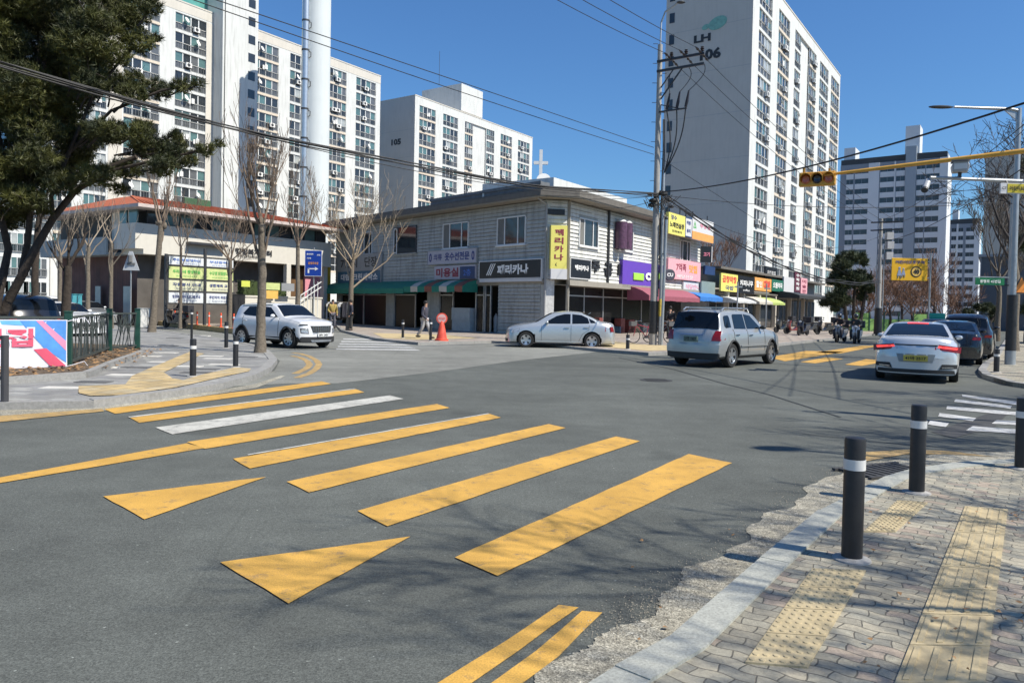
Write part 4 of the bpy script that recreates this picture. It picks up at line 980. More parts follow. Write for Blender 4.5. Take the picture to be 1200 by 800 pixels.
awning(FS, 490.5, 560, 328, 342, 1.15, [G1, G2, G1, G3, G1, G2, G1, G3], 'green awning with cream and red stripes over the hair salon end', 8, val=.35)
awning(FR, 735, 797, 337, 352, 1.5, [mat('maroon_awning', (.28, .08, .11), .8, var=.1)], 'dark red awning under the purple sign')
awning(FR, 797.5, 825, 342, 352, 1.5, [mat('blue_awning', (.03, .17, .5), .8, var=.1)], 'bright blue awning at the end of the shop building')

# ================================================================ low row of shops further along the street
x0_, x1_ = FR.p(836, 345)[0], FR.p(960, 350)[0]
row = root('shop_row', FR.M @ Vector((x0_, 0, 0)), UA, 'long single-storey row of small shops at the foot of the right-hand tower', 'building')
b = MB(FR.M); b.box(x0_, x1_, .6, 12, 0, 5.0); b.build('wall', mat('shop_row_wall', (.34, .33, .3), .85, var=.1, dirt=.3), row)
b = MB(FR.M); b.box(x0_ - .1, x1_ + .1, -.6, 12, 5.0, 5.2); b.box(x0_, x1_, -.55, .6, 3.2, 3.35); b.build('flat_roof', M_EAVE, row)
nn = 9
for i in range(nn):
    a = x0_ + (x1_ - x0_) * i / nn; c = x0_ + (x1_ - x0_) * (i + 1) / nn; b = MB(FR.M)
    b.box(a + .15, c - .15, .5, .56, .1, 2.9, 0); b.box(a + .1, a + .2, .4, .6, 0, 3.2, 1); b.box((a + c) / 2 - .04, (a + c) / 2 + .04, .45, .5, .1, 2.9, 1); b.build('shopfront', [GL[0], MC['aluminium_frame']], row)
for i, p_ in enumerate((846, 865, 884, 903, 921, 937)):
    a = FR.p(p_, 350)[0]; b = MB(FR.M); b.box(a, a + .35, -.5, -.15, 0, 3.2); b.build('column', mat('column_paint', (.5, .46, .4), .8, var=.1), row)
sign(FR, (845, 321, 864.5, 341.5), P_YEL, 'pale yellow restaurant sign with red letters on the shop row', [('곱창막창', .5, .68, .4, .85, I_R, .03), ('국밥', .5, .2, .25, .5, I_N, .02)], proud=.75)
sign(FR, (865, 324, 884, 344), P_BLK, 'charcoal sign with white script between the yellow and the orange sign', [('커피나무', .5, .6, .35, .8, I_W, .03), ('coffee', .5, .2, .12, .4, I_W, .01)], proud=.75)
sign(FR, (884.5, 326, 904, 341), P_ORG, 'orange and pale pharmacy-row sign beside the dark green one', [('대박', .72, .5, .7, .4, I_R, .04), ('할인', .25, .5, .5, .35, I_W, .03)], proud=.75)
sign(FR, (904.5, 328, 918, 341.5), P_GRN, 'dark green sign with white letters on the shop row', [('으뜸약국', .5, .52, .5, .8, I_W, .04)], proud=.75)
sign(FR, (918.5, 325, 930.5, 343), P_WHT, 'blank white sign panel between the green sign and the tall signs', proud=.75)
sign(FR, (897, 313, 911, 326.5), P_BLK, 'small black rooftop sign above the orange sign', [('치킨호프', .5, .5, .35, .7, I_W, .01)], proud=.3)
sign(FR, (931.5, 319, 938, 342), mat('dark_maroon_panel', (.12, .03, .05), .5), 'tall dark maroon vertical sign on the shop row', [(ch, .5, .84 - i * .22, .16, .6, I_W, .03) for i, ch in enumerate('수학학원')], proud=.8)
sign(FR, (938.5, 326, 946, 345), P_PINK, 'tall pink vertical sign beside the dark maroon one', [(ch, .5, .8 - i * .3, .2, .6, I_M, .02) for i, ch in enumerate('미술관')], proud=.8)
sign(FR, (822, 330, 838, 346), mat('grey_green_panel', (.2, .26, .25), .6), 'grey-green shutter box sign just past the blue awning', proud=.4)
sign(FR, (826, 312, 838, 322), P_NAVY, 'dark navy board on a wall behind the pink sign', proud=.2)
awning(FR, 838, 862, 347, 354, 1.8, [mat('grey_white_canopy', (.55, .56, .56), .7)], 'pale grey canopy over the first shop of the row', val=.15)
awning(FR, 866, 898, 347, 356, 1.8, [mat('cream_canopy', (.5, .47, .4), .7), mat('lime_canopy', (.4, .5, .15), .7)], 'cream and lime canopy over the middle shops of the row', 2, val=.2)
awning(FR, 905, 962, 343, 349, 2.6, [mat('charcoal_canopy', (.035, .04, .045), .7)], 'broad charcoal canopy over the far end of the shop row', val=.3)

# ================================================================ community building on the left
Oc = PT(168, 300, 44.5); FC = Fac((Oc.x, Oc.y), UA); FCL = Fac((Oc.x, Oc.y), UA - 90)
com = root('community_building', FC.o, UA, 'two-storey community centre with white wall band, green glazing and orange tiled roof', 'building')
LC = FC.p(388, 290)[0]; M_CW = mat('cream_render', (.6, .57, .5), .85, var=.05, dirt=.1); M_BRK = paver('red_brick_wall', [(.17, .045, .035), (.2, .055, .04), (.14, .04, .03)], 0, 6, 0, (.1, .09, .08), .3, .6, .3)
zb0 = FC.p(275, 305)[1]; zb1 = FC.p(275, 273)[1]; zw1 = FC.p(275, 258)[1]
dl = -FCL.p(62, 290)[0]
b = MB(FC.M); b.box(.3, LC - .3, 1.2, dl, 0, zb0); b.build('ground_wall', M_BRK, com)
b = MB(FC.M); b.box(0, LC, 0, .35, zb0, zb1); b.box(0, .35, .35, 2.5, zb0, zb1); b.box(LC - .35, LC, .35, dl, 0, zb1); b.box(.35, LC - .35, .35, dl, zb0, zb0 + .2); b.build('wall_band', M_CW, com)
b = MB(FC.M); b.box(.5, LC - .4, .5, dl, zb0 + .2, zw1 + .3); b.build('upper_wall', mat('dark_upper_wall', (.09, .09, .085), .8), com)
for i in range(13):
    a = .3 + (LC - .6) * i / 13; c = .3 + (LC - .6) * (i + 1) / 13; b = MB(FC.M)
    b.box(a + .04, c - .04, .22, .26, zb1, zw1, 0 if i % 3 else 2); b.box(a, a + .06, .16, .3, zb1, zw1, 1); b.box(a, c, .16, .3, zw1 - .06, zw1, 1); b.build('window', [GL[1], M_DK, GL[0]], com)
for p_ in (338.5,): a = FC.p(p_ - 2.7, 320)[0]; c = FC.p(p_ + 2.3, 320)[0]; b = MB(FC.M); b.box(a, c, -.02, .35, 0, zb0 + .02); b.build('pillar', M_CW, com)
M_TILE = mat('orange_roof_tiles', (.38, .1, .04), .8, var=.15, scale=3, bump=.5)
ez = FC.p(270, 251.5, 1.2)[1]; b = MB(FC.M)
x0r, x1r = -1.0, LC + .8; rz = ez + 1.25; x_split = LC * .56
b.add([(x0r, -1.2, ez), (x1r, -1.2, ez), (x1r, dl + 1, ez), (x0r, dl + 1, ez), (x0r + 3.2, 5.5, rz), (x1r - 3.2, 5.5, rz), (x1r - 3.2, dl - 4, rz), (x0r + 3.2, dl - 4, rz)], [(0, 1, 5, 4), (1, 2, 6, 5), (2, 3, 7, 6), (3, 0, 4, 7), (4, 5, 6, 7)])
o = b.build('roof', M_TILE, com); b = MB(FC.M); b.box(x0r, x1r, -1.2, dl + 1, ez - .2, ez - .003); b.build('fascia', mat('pinkish_fascia', (.5, .42, .38), .8), o)
b = MB(FC.M)
for i in range(46): x = x0r + (x1r - x0r) * i / 46 + .1; b.bar((x, -1.19, ez + .03), (min(max(x, x0r + 3.2), x1r - 3.2), 5.5, rz + .03), .1, .06)
b.build('tile_ridges', M_TILE, o)
a = FC.p(240, 240)[0]; b = MB(FC.M); b.box(a + 1.2, a + 3.2, 4.2, 4.5, rz - .4, rz + .25); b.build('green_ridge_box', mat('green_box', (.04, .1, .045), .7), o)
# shaded side with the balconies
b = MB(FCL.M); a0_, a1_ = FCL.p(64, 292)[0], FCL.p(142, 285)[0]; zq0 = FCL.p(110, 298)[1]; zq1 = FCL.p(110, 281)[1]
b.box(a0_, a1_, -.9, -.8, zq0, zq1); b.box(a0_, a1_, -.9, .3, zq0 - .15, zq0); b.build('balcony', mat('grey_balcony', (.3, .33, .33), .8, var=.08, dirt=.2), com)
b = MB(FCL.M); c_ = FCL.p(143, 285)[0]; b.box(c_, 0, -.5, .0, zq0 + .2, zb1); b.build('bay', M_CW, com)
for x0, x1 in ((146, 154), (156, 166)):
    a, c = FCL.p(x0, 262)[0], FCL.p(x1, 262)[0]; b = MB(FCL.M); b.box(a, c, -.3, -.2, zb1, zw1); b.build('bay_window', GL[1], com)
for x0, x1 in ((132, 141), (113, 119), (146, 155)):
    a, c = FCL.p(x0, 270)[0], FCL.p(x1, 270)[0]; b = MB(FCL.M); b.box(a, c, -.05, -.01, .1 if x0 != 132 else zq1 - .3, 2.4 if x0 != 132 else zw1); b.build('door_panel', M_CW if x0 == 132 else GL[3], com)
t_ = MB(); a = FC.p(275, 296); c = FC.p(318, 301)
text(t_, '행정복지센터', FC.M @ Matrix.Translation(((a[0] + c[0]) / 2, -.04, FC.p(296, 295.5)[1])), .42, 0, (c[0] - a[0]), .04); t_.build('lettering', I_K, com)
t_ = MB(); text(t_, '주민자치회관', FC.M @ Matrix.Translation(((a[0] + c[0]) / 2 - .5, -.04, FC.p(296, 301)[1])), .2, 0, (c[0] - a[0]) * .6, .02); t_.build('lettering', I_K, com)
a, c = FC.p(218, 290)[0], FC.p(262, 290)[0]; b = MB(FC.M); z_ = FC.p(240, 288)[1]; b.box(a, c, -.5, -.005, z_, z_ + .15); b.build('shade_rail', M_DK, com)
b = MB(FC.M); b.box(LC, LC + .9, 1.0, 2.4, 0, zb0 + .8); b.build('yellow_panel', mat('yellow_wall_panel', (.62, .42, .04), .7), com)
a = FC.p(366, 330)[0]; b = MB(FC.M); b.box(a, LC - .1, .8, 1.15, 0, zb0 - .2); b.build('pink_panel', mat('pink_wall_panel', (.62, .25, .3), .7), com)
a, c = FC.p(347, 330)[0], FC.p(364, 330)[0]; b = MB(FC.M); b.box(a, c, .85, 1.18, 0, zb0 - .2); b.build('timber_panel', mat('brown_timber', (.13, .07, .03), .7, var=.3), com)
# another apartment block low behind the pine
Fq = Fac(PT(-60, 300, 78)[:2], UA); xq1 = Fq.p(58, 300)[0]
r = root('apartment_block', Fq.o, UA, 'pale apartment block glimpsed low behind the pine trunks at the far left', 'apartment block')
b = MB(Fq.M); b.box(-6, xq1, 0, 12, 0, 15); b.build('wall', M_WH, r)
for f in range(5):
    for i in range(7):
        x = -4 + i * (xq1 + 3) / 7
        if x + 2.6 < xq1: inst(BAL[(f + i) % 6], 'balcony_window', r, Fq.M @ Matrix.Translation((x, -.22, 1.2 + f * 2.7)) @ Matrix.Diagonal((2.5, 1, .95, 1)))
# ================================================================ vehicles
M_TYRE = mat('tyre_rubber', (.018, .018, .018), .85, bump=.2); M_RIM = mat('alloy_rim', (.5, .51, .52), .3, .8, var=.1)
M_CHR = mat('chrome_trim', (.6, .6, .62), .15, .95); M_PLA = mat('black_car_plastic', (.02, .021, .022), .6, var=.1)
M_CGL = mat('car_glass', (.006, .008, .011), .05, 0, .1, 1, spec=.45); M_RED = mat('red_tail_lamp', (.22, .006, .008), .2, coat=.3, var=.2, scale=20)
M_REDL = mat('lit_brake_lamp', (.9, .06, .05), .2, emit=1.1); M_HEAD = mat('headlamp_lens', (.4, .42, .45), .08, .3, coat=1, var=.5, scale=25)
M_PLW = mat('white_number_plate', (.65, .66, .64), .5); M_PLY = mat('yellow_number_plate', (.62, .47, .08), .5); M_PLG = mat('green_number_plate', (.16, .22, .18), .5)
def interp(P, s):
    """monotone cubic through points P at s"""
    xs = [p[0] for p in P]; ys = [p[1] for p in P]
    if s <= xs[0]: return ys[0]
    if s >= xs[-1]: return ys[-1]
    i = max(j for j in range(len(xs) - 1) if xs[j] <= s)
    d = [(ys[j + 1] - ys[j]) / (xs[j + 1] - xs[j]) for j in range(len(xs) - 1)]
    def m(j):
        if j == 0: return d[0]
        if j == len(xs) - 1: return d[-1]
        if d[j - 1] * d[j] <= 0: return 0
        return 2 * d[j - 1] * d[j] / (d[j - 1] + d[j])
    h = xs[i + 1] - xs[i]; t = (s - xs[i]) / h
    return ys[i] * (1 + 2 * t) * (1 - t) ** 2 + h * m(i) * t * (1 - t) ** 2 + ys[i + 1] * t * t * (3 - 2 * t) + h * m(i + 1) * t * t * (t - 1)
class Car:
    """s runs from the front bumper (0) to the rear (L); local x = L/2 - s, y to the car's left, z up"""
    def __init__(c, name, label, loc, ang, L, W, T, B, Wp, paint, wheels, rw, z0=.2, tum=.42, cF=.3, cR=.2, clad=0, cat='car', crown=.035):
        c.L, c.W, c.T, c.B, c.Wp, c.tum, c.cF, c.cR, c.z0, c.crown = L, W / 2, T, B, Wp, tum, cF, cR, z0, crown
        c.r = root(name, (loc[0], loc[1], 0), ang, label, cat); c.M = WM[c.r.name]; c.paint = paint; c.wheels = wheels; c.rw = rw
        ss = sorted(set([0, .015, .05, .1] + [round(.05 * i, 3) for i in range(3, int(L / .05))] + [L - .1, L - .05, L - .015, L])); N = 9
        b = MB(c.M); rows = []
        for s in ss:
            sec = c.section(s); full = sec + [(-y, z) for y, z in reversed(sec[1:-1])]
            rows.append([c.D(s, y, z) for y, z in full])
        n = len(rows[0]); vs = [p for r_ in rows for p in r_]; fs = []
        for i in range(len(rows) - 1):
            for j in range(n): q = (j + 1) % n; fs.append((i * n + j, i * n + q, (i + 1) * n + q, (i + 1) * n + j))
        b.add(vs, fs)
        for s, ri in ((0, 0), (L, len(rows) - 1)):
            sec = c.section(s); k = len(sec); g = []
            for j, (y, z) in enumerate(sec):
                g.append([c.D(s, y * (1 - 2 * u / 10), z) for u in range(11)])
            vv = [p for r_ in g for p in r_]
            b.add(vv, [((j * 11 + u), (j * 11 + u + 1), ((j + 1) * 11 + u + 1), ((j + 1) * 11 + u)) if s == 0 else ((j * 11 + u), ((j + 1) * 11 + u), ((j + 1) * 11 + u + 1), (j * 11 + u + 1)) for j in range(k - 1) for u in range(10)])
        body = b.build('body', [paint, M_PLA], c.r, smooth=True, ang=38)
        bm = bmesh.new(); bm.from_mesh(body.data); bmesh.ops.remove_doubles(bm, verts=bm.verts, dist=.0008); bmesh.ops.recalc_face_normals(bm, faces=bm.faces)
        bmesh.ops.dissolve_degenerate(bm, edges=bm.edges, dist=.0005); bm.to_mesh(body.data); bm.free()
        # wheel arches
        cut = MB(c.M)
        for s in wheels:
            for sg in (-1, 1):
                x = L / 2 - s; y0 = sg * (c.W - .32); y1 = sg * (c.W + .2)
                cut.tube([(x, y0, rw + .01), (x, y1, rw + .01)], rw + .055, 36)
        co = cut.build('cutter', M_PLA, c.r)
        md = body.modifiers.new('b', 'BOOLEAN'); md.object = co; md.operation = 'DIFFERENCE'; md.solver = 'EXACT'
        me = evalmesh(body, co, c.r); body.modifiers.clear()
        old = body.data; body.data = me; bpy.data.meshes.remove(old); bpy.data.objects.remove(co)
        me.materials.clear(); me.materials.append(paint); me.materials.append(M_PLA)
        for p in me.polygons:
            q = p.center; k = 0
            for s in wheels:
                dx = q.x - (L / 2 - s); dz = q.z - rw - .01; rr = math.hypot(dx, dz)
                if rr < rw + .05 + .012 and abs(q.y) > c.W - .34: k = 1
                pass
            if q.z < z0 + .03 or (clad and q.z < z0 + clad): k = 1
            p.material_index = k
        me.name = 'body'
        me.polygons.foreach_set('use_smooth', [True] * len(me.polygons))
        me.set_sharp_from_angle(angle=R(38)); c.body = body
        if clad:
            for s in wheels:
                for sg in (-1, 1):
                    b = MB(c.M); P = []
                    for i in range(19):
                        t = math.pi * (-.06 + 1.12 * i / 18); ss_, zz = s + math.cos(t) * (rw + .075), rw + .01 + math.sin(t) * (rw + .075)
                        if zz > z0 + .05: x_, y_, z_ = c.D(ss_, sg * (c.side(ss_, zz) + .004), zz); P.append((x_, y_, z_))
                    b.tube(P, .032, 6); b.build('arch_trim', M_PLA, c.r, smooth=True)
    def w(c, s): return c.W * interp(c.Wp, s)
    def section(c, s):
        zt = interp(c.T, s); zb = min(interp(c.B, s), zt - .03); w = c.w(s); g = min(1, max(0, (zt - zb) / .12)); z0 = c.z0
        wr = .925 * w - c.tum * max(0, zt - zb - .03)
        h = zb - z0
        return [(0, z0), (.8 * w, z0), (.93 * w, z0 + .03), (.975 * w, z0 + .12 * h), (.995 * w, z0 + .3 * h), (w, z0 + .5 * h), (.99 * w, z0 + .7 * h), (.975 * w, z0 + .86 * h),
                (.955 * w, zb - .03), (.925 * w, zb),
                (.925 * w + (wr - .925 * w) * .33, zb + (zt - .07 * g - zb) * .33), (.925 * w + (wr - .925 * w) * .66, zb + (zt - .07 * g - zb) * .66), (wr, zt - .07 * g),
                (wr - .03 * g, zt - .025 * g), (wr - .1 - .02 * g, zt), (wr * .6, zt + c.crown * .7), (wr * .3, zt + c.crown * .92), (0, zt + c.crown)]
    def D(c, s, y, z):
        u = min(1, abs(y) / c.W); f = max(0, 1 - s / 1.1); r = max(0, 1 - (c.L - s) / 1.0)
        s2 = s + c.cF * u ** 2.6 * f - c.cR * u ** 2.6 * r
        s2 += getattr(c, 'lF', 0) * 0
        return (c.L / 2 - s2, y, z)
    def side(c, s, z):
        zt = interp(c.T, s); zb = min(interp(c.B, s), zt - .03); w = c.w(s)
        sec = c.section(s)[1:14]
        for (ya, za), (yb, zb_) in zip(sec, sec[1:]):
            if za <= z <= zb_: return ya + (yb - ya) * (z - za) / max(1e-6, zb_ - za)
        return sec[-1][0]
    def side_poly(c, name, pts, m, off=.006, sides=(1, -1), parent=None, th=.004, sub=1):
        """polygon in (s, z) laid on both flanks"""
        Q = []
        for i in range(len(pts)):
            a, b_ = pts[i], pts[(i + 1) % len(pts)]
            for j in range(sub): Q.append((a[0] + (b_[0] - a[0]) * j / sub, a[1] + (b_[1] - a[1]) * j / sub))
        res = []
        for sg in sides:
            b = MB(c.M); P = [c.D(s, sg * (c.side(s, z) + off), z) for s, z in Q]; P2 = [c.D(s, sg * (c.side(s, z) - .02), z) for s, z in Q]; n = len(Q)
            b.add(P + P2, [tuple(range(n)) if sg < 0 else tuple(range(n - 1, -1, -1))] + [(i, (i + 1) % n, n + (i + 1) % n, n + i) for i in range(n)])
            res.append(b.build(name, m, parent or c.r))
        return res
    def line(c, name, pts, m, wd=.012, off=.003, sides=(1, -1)):
        for sg in sides:
            b = MB(c.M); P = []
            for i in range(len(pts) - 1):
                a, e = pts[i], pts[i + 1]; n = max(1, int(math.hypot(e[0] - a[0], e[1] - a[1]) / .08))
                for j in range(n + (i == len(pts) - 2)): t = j / n; s, z = a[0] + (e[0] - a[0]) * t, a[1] + (e[1] - a[1]) * t; P.append(Vector(c.D(s, sg * (c.side(s, z) + off), z)))
            for a, e in zip(P, P[1:]): b.bar(a, e, wd, wd)
            b.build(name, m, c.r)
    def top_patch(c, name, s0, s1, y0, y1, m, off=.008, yk=None, parent=None, n=10, sides=(1,)):
        """patch on the upper skin between stations s0..s1; half width from y0 (at s0) to y1 (at s1)"""
        b = MB(c.M); vs = []; ns = 8
        for i in range(ns + 1):
            s = s0 + (s1 - s0) * i / ns; zt = interp(c.T, s); ds = .02
            sl = (interp(c.T, s + ds) - interp(c.T, s - ds)) / (2 * ds); nn = Vector((sl, 0, 1)).normalized()   # +x is forward
            yy = y0 + (y1 - y0) * i / ns; w = c.w(s); wr = max(.3, c.section(s)[12][0])
            for j in range(n + 1):
                y = -yy + 2 * yy * j / n; u = min(1, abs(y) / wr)
                z = zt + c.crown * (1 - u ** 2); p = Vector(c.D(s, y, z)) + nn * off; vs.append(p)
        fs = [(i * (n + 1) + j, i * (n + 1) + j + 1, (i + 1) * (n + 1) + j + 1, (i + 1) * (n + 1) + j) for i in range(ns) for j in range(n)]
        b.add(vs, fs); return b.build(name, m, parent or c.r, smooth=True)
    def end_patch(c, name, front, q, m, off=.012, nu=8, nv=2, parent=None, mirror=True, th=.03, depth=0):
        """quad patch on the front or rear face; q = four (y, z) corners"""
        res = []
        for sg in ((1, -1) if mirror else (1,)):
            b = MB(c.M); vs = []
            for lay in (off, -th):
                for i in range(nv + 1):
                    for j in range(nu + 1):
                        u, v = j / nu, i / nv
                        y = (q[0][0] * (1 - u) + q[1][0] * u) * (1 - v) + (q[3][0] * (1 - u) + q[2][0] * u) * v
                        z = (q[0][1] * (1 - u) + q[1][1] * u) * (1 - v) + (q[3][1] * (1 - u) + q[2][1] * u) * v
                        s = c.ends(front, z); p = c.D(s - lay if front else s + lay, sg * y, z); vs.append(p)
            n = (nu + 1); T_ = (nv + 1) * n
            fs = [(i * n + j, i * n + j + 1, (i + 1) * n + j + 1, (i + 1) * n + j) for i in range(nv) for j in range(nu)]
            fs += [(j, j + 1, T_ + j + 1, T_ + j) for j in range(nu)] + [(nv * n + j, nv * n + j + 1, T_ + nv * n + j + 1, T_ + nv * n + j) for j in range(nu)]
            fs += [(i * n, (i + 1) * n, T_ + (i + 1) * n, T_ + i * n) for i in range(nv)] + [(i * n + nu, (i + 1) * n + nu, T_ + (i + 1) * n + nu, T_ + i * n + nu) for i in range(nv)]
            b.add(vs, fs); res.append(b.build(name, m, parent or c.r, smooth=True, ang=30))
        return res
    def ends(c, front, z):
        """station where the upper profile reaches height z, from the front or the rear"""
        if front:
            s = 0
            while interp(c.T, s) < z and s < c.L / 2: s += .01
        else:
            s = c.L
            while interp(c.T, s) < z and s > c.L / 2: s -= .01
        return s
    def add_wheels(c, spokes=5, tw=.2, hub=M_RIM, dark=False):
        for s in c.wheels:
            for sg in (-1, 1):
                wl = bpy.data.objects.new('wheel', None); wl.parent = c.r; x = c.L / 2 - s
                Mw = c.M @ Matrix.Translation((x, sg * (c.W - tw / 2 - .015), c.rw)) @ Matrix.Rotation(R(-90 * sg), 4, 'X')
                col.objects.link(wl); wl.matrix_local = c.M.inverted() @ Mw; WM[wl.name] = Mw
                r = c.rw; ri = r * .66; h = tw / 2
                b = MB(Mw); b.lathe([(ri, -h), (r * .93, -h), (r, -h * .7), (r, h * .7), (r * .93, h), (ri + .01, h), (ri, h * .8), (ri, -h)], 40, cap=False); b.build('tyre', M_TYRE, wl, smooth=True)
                b = MB(Mw); b.lathe([(ri * .999, h * .6), (ri * .9, h * .4), (ri * .88, -h * .2), (.0001, -h * .2)], 40, 1, cap=False)
                b.lathe([(.001, h * .62), (.06, h * .6), (.075, h * .3)], 16, 0)
                b.lathe([(ri * .999, h * .8), (ri * .995, h * .95), (ri * .9, h * .9), (ri * .89, h * .5)], 40, 0, cap=False)
                for k in range(spokes):
                    t = 2 * math.pi * k / spokes + .3; d = Vector((math.cos(t), math.sin(t), 0)); e = Vector((-d.y, d.x, 0)); a0, a1 = .05, ri * .93; w0, w1 = .035 if spokes > 6 else .045, .03 if spokes > 6 else .065
                    P = [d * a0 + e * w0, d * a0 - e * w0, d * a1 - e * w1, d * a1 + e * w1]
                    b.add([(p.x, p.y, h * .6) for p in P[:2]] + [(p.x, p.y, h * .82) for p in P[2:]] + [(p.x, p.y, h * .2) for p in P], [(0, 1, 2, 3), (0, 4, 5, 1), (1, 5, 6, 2), (2, 6, 7, 3), (3, 7, 4, 0)], 0)
                b.build('rim', [hub, M_PLA], wl)
    def mirror(c, s, z, m):
        for sg in (1, -1):
            y = c.side(s, z); b = MB(c.M); x, yy, _ = c.D(s, sg * (y + .14), z)
            b.ball((x, yy - sg * .02, z + .04), .085, 10, 0, (.7, 1.2, .75)); b.bar((x - .02, sg * (y - .02), z - .01), (x, sg * (y + .08), z + .02), .05, .03, 1); b.build('wing_mirror', [m, M_PLA], c.r, smooth=True, ang=60)
    def handle(c, s, z, m): 
        for sg in (1, -1):
            y = c.side(s, z); x, yy, _ = c.D(s, sg * (y + .02), z); b = MB(c.M); b.box(x - .1, x + .1, yy - .015, yy + .015, z - .015, z + .018); b.build('door_handle', m, c.r, bevel=.005)
    def plate(c, front, z, txt, m, ink_, w=.5, h=.13):
        s = c.ends(front, z); x = c.L / 2 - s + (.03 if front else -.035); b = MB(c.M); b.box(x - .01, x + .01, -w / 2, w / 2, z - h / 2, z + h / 2); o = b.build('number_plate', m, c.r)
        t = MB(); text(t, txt, c.M @ Matrix.Translation((x + (.014 if front else -.014), 0, z)) @ Matrix.Rotation(R(90 if front else -90), 4, 'Z'), h * .62, 0, w * .85, .02); t.build('lettering', ink_, o)
def paintm(key, c, metal=0.0, rough=.3): return mat(key, c, rough, metal, .04, .6, coat=1)
P_WHITE = paintm('white_car_paint', (.66, .67, .68)); P_SIL = paintm('silver_car_paint', (.5, .53, .54), .55, .32); P_SIL2 = paintm('warm_silver_car_paint', (.42, .43, .42), .55, .35); P_PEARL = paintm('pearl_car_paint', (.58, .61, .64), .35, .25)
P_BLACK = paintm('black_car_paint', (.012, .012, .014), 0, .2); P_DKG = paintm('dark_grey_car_paint', (.05, .055, .06), .5, .3); P_BLUE = paintm('blue_grey_car_paint', (.12, .2, .27), .4, .3)
def car_pose(front_px, rear_px, wb, fs, L, inner=0.0):
    """ground points of the near front and near rear wheel -> car centre and heading"""
    a = G(*front_px); b_ = G(*rear_px); d = (a - b_).normalized(); return a, b_, d
# ---- white small SUV waiting at the side street
def suv_white():
    L, W = 4.04, 1.77
    d = Vector((.85, -.525, 0)).normalized(); left = Vector((-d.y, d.x, 0)); wf = G(339, 408.3); wb = 2.52
    c0 = wf + left * (W / 2 - .08) - d * (L / 2 - .8)    # nearest wheel is the car's right front wheel
    ang = math.degrees(math.atan2(d.y, d.x))
    T = [(0, .62), (.03, .86), (.12, .95), (.45, 1.02), (1.0, 1.085), (1.12, 1.12), (1.75, 1.51), (2.2, 1.57), (3.2, 1.56), (3.6, 1.53), (3.78, 1.44), (3.93, 1.1), (4.0, 1.0), (4.04, .75)]
    B = [(0, .62), (.1, .9), (1.1, 1.03), (2.5, 1.06), (3.4, 1.1), (4.04, .95)]
    Wp = [(0, .93), (.12, .96), (.6, 1), (3.4, 1), (3.9, .96), (4.04, .92)]
    c = Car('white_suv', 'white compact SUV with black grille waiting at the mouth of the side street', c0, ang, L, W, T, B, Wp, P_WHITE, (.8, 3.32), .34, z0=.22, tum=.36, clad=.16, cF=.32, cR=.22)
    c.add_wheels(8)
    c.side_poly('side_window', [(1.42, 1.10), (1.93, 1.44), (2.42, 1.47), (2.42, 1.105)], M_CGL, sub=3); c.side_poly('side_window', [(2.49, 1.11), (2.49, 1.47), (3.1, 1.45), (3.36, 1.2), (3.2, 1.14)], M_CGL, sub=3)
    c.top_patch('windscreen', 1.14, 1.71, .74, .58, M_CGL); c.top_patch('rear_window', 3.79, 3.92, .56, .64, M_CGL); c.side_poly('sill_cladding', [(1.2, .225), (1.2, .4), (2.95, .4), (2.95, .225)], M_PLA, sub=4)
    c.side_poly('headlamp', [(.2, .6), (.22, .72), (.36, .74), (.36, .62)], M_PLA)
    c.line('door_gap', [(1.32, .42), (1.30, 1.05)], M_PLA); c.line('door_gap', [(2.45, .4), (2.45, 1.1)], M_PLA); c.line('door_gap', [(3.28, 1.12), (3.3, .8), (3.05, .5)], M_PLA); c.line('roof_rail', [(1.9, 1.53), (3.5, 1.49)], M_CHR, .035, .0)
    c.handle(2.3, .93, P_WHITE); c.handle(3.15, .95, P_WHITE); c.mirror(1.55, 1.1, P_WHITE)
    g = c.end_patch('grille', True, [(-.42, .58), (.42, .58), (.5, .82), (-.5, .82)], M_PLA, mirror=False)[0]
    b = MB(c.M)
    for i in range(5): z = .6 + i * .05; x = c.L / 2 - c.ends(True, z); b.bar((x + .02, -.4, z), (x + .02, .4, z), .012, .008)
    for i in range(9): y = -.4 + i * .1; b.bar((c.L / 2 - .02 - c.cF * (abs(y) / c.W) ** 2.6 + .03, y, .6), (c.L / 2 - .03 - c.cF * (abs(y) / c.W) ** 2.6 + .03, y, .8), .012, .008)
    b.build('grille_mesh', M_CHR, g)
    c.end_patch('headlamp', True, [(.58, .56), (.78, .58), (.78, .7), (.6, .7)], M_HEAD); c.end_patch('headlamp_surround', True, [(.56, .54), (.8, .56), (.8, .73), (.57, .72)], M_PLA, off=.008)
    c.end_patch('running_lamp', True, [(.56, .84), (.8, .83), (.82, .87), (.6, .88)], M_PLA)
    c.end_patch('lower_bumper', True, [(-.8, .25), (.8, .25), (.78, .43), (-.78, .43)], M_PLA, mirror=False, nu=16); c.end_patch('skid_plate', True, [(-.45, .25), (.45, .25), (.5, .32), (-.5, .32)], M_RIM, mirror=False, off=.02)
    c.plate(True, .5, '12가 3456'.replace('12가 3456', '38누 2451'), M_PLW, I_K); 
    c.end_patch('tail_lamp', False, [(.5, .8), (.8, .8), (.8, .95), (.5, .95)], M_RED)
suv_white()
